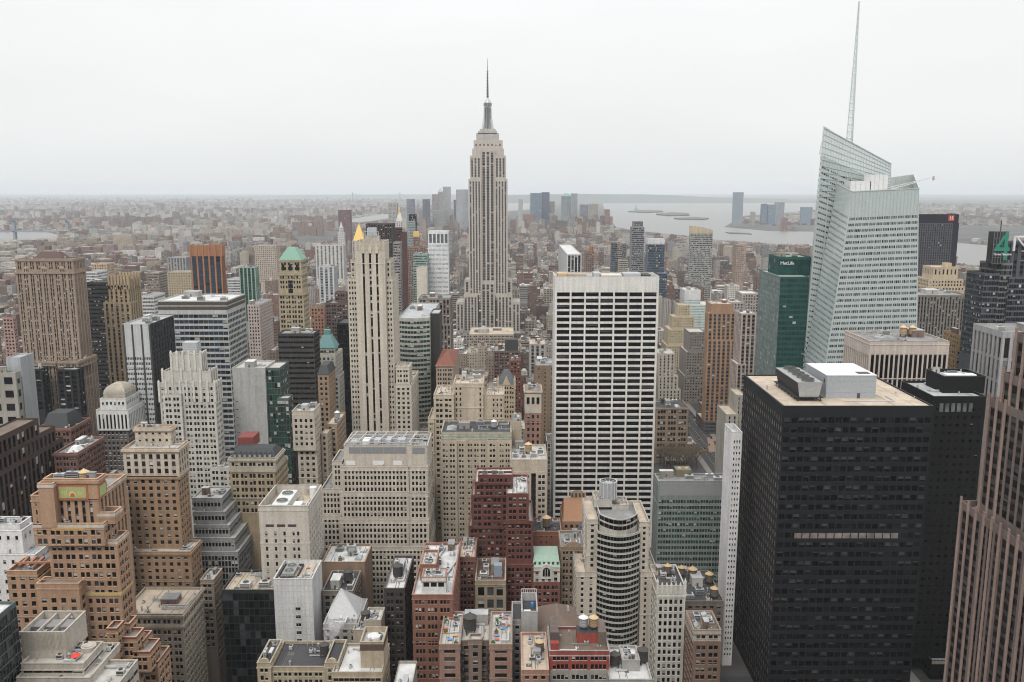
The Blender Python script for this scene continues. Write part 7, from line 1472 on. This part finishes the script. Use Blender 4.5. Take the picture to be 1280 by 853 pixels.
# cars
def car(x, y, col, lab, cat, grp, rev=False, big=False):
    rt = root('parked_car' if cat == 'car' else cat, (x, y, .01), lab, cat, grp); L, w_, h_ = (11, 2.6, 3.0) if big else (4.7, 1.9, .75)
    b = MB(); b.box(-w_ / 2, w_ / 2, -L / 2, L / 2, .35, .35 + h_); b.build('body', plain('car_paint', col, .3), rt)
    b = MB()
    if big: b.box(-w_ / 2 - .02, w_ / 2 + .02, -L / 2 - .02, L / 2 + .02, 1.6, 2.5)
    else: b.frustum((-.85, .85, -1.5, 1.3), 1.1, (-.7, .7, -1.0, .9), 1.6)
    b.build('cabin', glassmat('dark'), rt)
    for ax in (-w_ / 2, w_ / 2 - .2):
        for ay in (-L * .32, L * .3):
            b = MB(); a = np.linspace(0, 2 * math.pi, 11)[:-1]
            for xx in (ax - .02, ax + .22): b.poly([(xx, ay + .35 * math.cos(t), .35 + .35 * math.sin(t)) for t in a])
            for k in range(10): t0, t1 = a[k], a[(k + 1) % 10]; b.quads([[(ax - .02, ay + .35 * math.cos(t0), .35 + .35 * math.sin(t0)), (ax + .22, ay + .35 * math.cos(t0), .35 + .35 * math.sin(t0)), (ax + .22, ay + .35 * math.cos(t1), .35 + .35 * math.sin(t1)), (ax - .02, ay + .35 * math.cos(t1), .35 + .35 * math.sin(t1))]])
            b.build('wheel', plain('tyre', (.02, .02, .02)), rt)
    return rt
def dup(rt, x, y, lab=None):
    o = rt.copy(); COL.objects.link(o); o.location = (x, y, .01)
    if lab: o['label'] = lab
    for ch in rt.children: c = ch.copy(); COL.objects.link(c); c.parent = o
    return o
tx = None
for x, y in ((190.5, 838), (195, 842), (197, 880), (190, 950), (196, 948), (192, 985), (201, 990), (203, 858), (195, 1040), (207, 935)):
    tx = car(x, y, (.72, .36, .02), 'yellow taxi driving down the avenue', 'taxi', 'yellow taxis on the avenue') if tx is None else dup(tx, x, y)
dk, wt = None, None
for k in range(9):
    y = 850 + k * 17; dk = car(211, y, (.04, .04, .05), 'dark car parked along the right kerb of the avenue', 'car', 'dark cars along the kerb') if dk is None else dup(dk, 211, y)
for k in range(6):
    y = 858 + k * 25; wt = car(209 - k % 2 * 12, y, (.6, .6, .6), 'white car on the avenue among the taxis', 'car', 'white cars on the avenue') if wt is None else dup(wt, 209 - k % 2 * 12, y)
car(221, 895, (.10, .10, .10), 'dark bus with a yellow stripe beside the plaza', 'bus', None, big=True)
# bare park trees in front of the brown block
bark, twig = plain('bark', (.07, .055, .045), .9), plain('twigs', (.125, .098, .066), .95)
def tree(x, y, h, lab, seed):
    g = random.Random(seed); rt = root('park_tree', (x, y, 0), lab, 'tree', 'bare park trees'); b = MB(); b.bar((0, 0, 0), (0, 0, h * .4), .6)
    for k in range(7):
        t = k * .9; b.bar((0, 0, h * (.3 + .03 * k)), (math.cos(t) * h * .28, math.sin(t) * h * .28, h * (.62 + .04 * k)), .28)
    b.build('trunk', bark, rt); b = MB()
    for k in range(240):
        a, e, r = g.uniform(0, 6.28), g.uniform(-.5, 1.45), h * .38 * g.uniform(.35, 1) * (1 + .25 * math.sin(3 * a_ if False else 3 * g.random()))
        c = Vector((r * math.cos(a) * math.cos(e), r * math.sin(a) * math.cos(e), h * .66 + r * math.sin(e) * .85)); u = Vector((g.uniform(-1, 1), g.uniform(-1, 1), g.uniform(.1, 1))).normalized() * 1.3; v = u.orthogonal().normalized() * .07
        b.quads([[c - u - v, c - u + v, c + u + v, c + u - v]])
    b.build('crown', twig, rt)
k = 0
for px, Y in ((830, 784), (838, 776), (846, 788), (852, 774), (858, 790), (864, 780), (869, 792), (860, 768), (843, 764), (826, 792), (834, 794), (841, 796), (849, 795), (855, 782), (871, 782)):
    k += 1; tree((px - 640) / FPX * dep_of(Y, 10), Y, 22 + (k * 5) % 5, 'bare brown tree in the park before the brown brick block', k)
tx0, ty0, _ = gpt(832, 581); tx1 = gpt(857, 581)[0]; tr_ = root('park_tent', ((tx0 + tx1) / 2, ty0, 0), 'long white tent pavilion between the grey green block and the park trees', 'tent'); b = MB()
for q in range(4):
    a, c = tx0 + (tx1 - tx0) * q / 4, tx0 + (tx1 - tx0) * (q + 1) / 4; b.frustum((a, c, ty0, ty0 + 12), 4, (a + 1.6, c - 1.6, ty0 + 4, ty0 + 8), 7.5)
b.build('canopy', plain('tent_canvas', (.7, .7, .7)), tr_, tuple(tr_.location)); b = MB()
for q in range(5): a = tx0 + (tx1 - tx0) * q / 4; b.box(a - .1, a + .1, ty0, ty0 + .2, 0, 4); b.box(a - .1, a + .1, ty0 + 11.8, ty0 + 12, 0, 4)
b.build('tent_frame', whitep, tr_, tuple(tr_.location))
# far bridges
def bridge(name, lab, Y, pts, zd, zt_, hang):
    rt = root(name, (pts[0], Y, 0), lab, 'bridge'); st = plain('bridge_steel', (.22, .25, .29), .7); o0 = tuple(rt.location)
    b = MB(); b.box(pts[0], pts[-1], Y, Y + 20, zd, zd + 7); b.build('deck', st, rt, o0)
    for x in pts[1:-1]:
        b = MB(); 
        for dy in (0, 16): b.box(x - 6, x + 6, Y + dy, Y + dy + 5, 0, zt_)
        b.box(x - 7, x + 7, Y, Y + 21, zt_ - 8, zt_); b.build('tower', st, rt, o0)
    b = MB(); n = 16; ks = [(pts[0], zd + 6)] + [(x, zt_) for x in pts[1:-1]] + [(pts[-1], zd + 6)]
    for (xa, za), (xb, zb2) in zip(ks, ks[1:]):
        pr = None
        for i in range(n + 1):
            s_ = i / n; z = za + (zb2 - za) * s_ - hang * 4 * s_ * (1 - s_) * (1 if za == zb2 else .4); p = (xa + (xb - xa) * s_, Y + 10, z)
            if pr: b.bar(pr, p, 2.2)
            pr = p
    b.build('cable', st, rt, o0)
fx = lambda px, Y: (px - 640) / FPX * dep_of(Y, 40)
bridge('suspension_bridge', 'grey suspension bridge over the river at the left edge', 4650, [fx(-60, 4650), fx(17, 4650), fx(84, 4650), fx(130, 4650)], 38, 98, 48)
bridge('suspension_bridge', 'faint suspension bridge on the horizon above the gold pyramid', 16500, [fx(405, 16500), fx(441, 16500), fx(500, 16500), fx(530, 16500)], 70, 215, 120)
# steam rising beside the white tiled tower
sm = bpy.data.materials.new('steam_vapour'); sm.use_nodes = True; t_ = sm.node_tree; t_.nodes.clear(); o_ = N('ShaderNodeOutputMaterial', t_); pv = N('ShaderNodeVolumePrincipled', t_); pv.inputs['Color'].default_value = (.95, .95, .96, 1)
tcn = N('ShaderNodeTexCoord', t_); n1 = N('ShaderNodeTexNoise', t_); n1.inputs['Scale'].default_value = .35; n1.inputs['Detail'].default_value = 4; mr_ = N('ShaderNodeMapRange', t_); mr_.inputs['From Min'].default_value = .48; mr_.inputs['From Max'].default_value = .8; mr_.inputs['To Max'].default_value = 1.3
t_.links.new(tcn.outputs['Object'], n1.inputs['Vector']); t_.links.new(n1.outputs['Fac'], mr_.inputs[0]); t_.links.new(mr_.outputs[0], pv.inputs['Density']); t_.links.new(pv.outputs[0], o_.inputs['Volume'])
sx0, sy0, sz0 = pt(411, 808, 345); b = MB()
for k in range(4): b.cyl(sx0 + k * 1.0, sy0, sz0 + k * 3, sz0 + k * 3 + 3, 2.2 + k * .5, 2.7 + k * .5, 12, 0, k == 3)
b.poly([(sx0 + 2.2 * math.cos(t), sy0 + 2.2 * math.sin(t), sz0) for t in np.linspace(2 * math.pi, 0, 13)[:-1]]); o = b.build('steam', sm); o['kind'] = 'stuff'; o['label'] = 'wisp of white steam beside the white tiled tower'
# haze: one even volume round the camera and the city, below the sky
hz = bpy.data.materials.new('haze_air'); hz.use_nodes = True; t_ = hz.node_tree; t_.nodes.clear(); o_ = N('ShaderNodeOutputMaterial', t_); pv = N('ShaderNodeVolumePrincipled', t_)
pv.inputs['Color'].default_value = (.88, .935, .985, 1); pv.inputs['Density'].default_value = HAZE; pv.inputs['Anisotropy'].default_value = 0.0; t_.links.new(pv.outputs[0], o_.inputs['Volume'])
b = MB(); b.box(-43000, 43000, -39000, 59000, -1.2, 460); o = b.build('haze', hz); o['kind'] = 'stuff'
print('objects', len(bpy.data.objects))
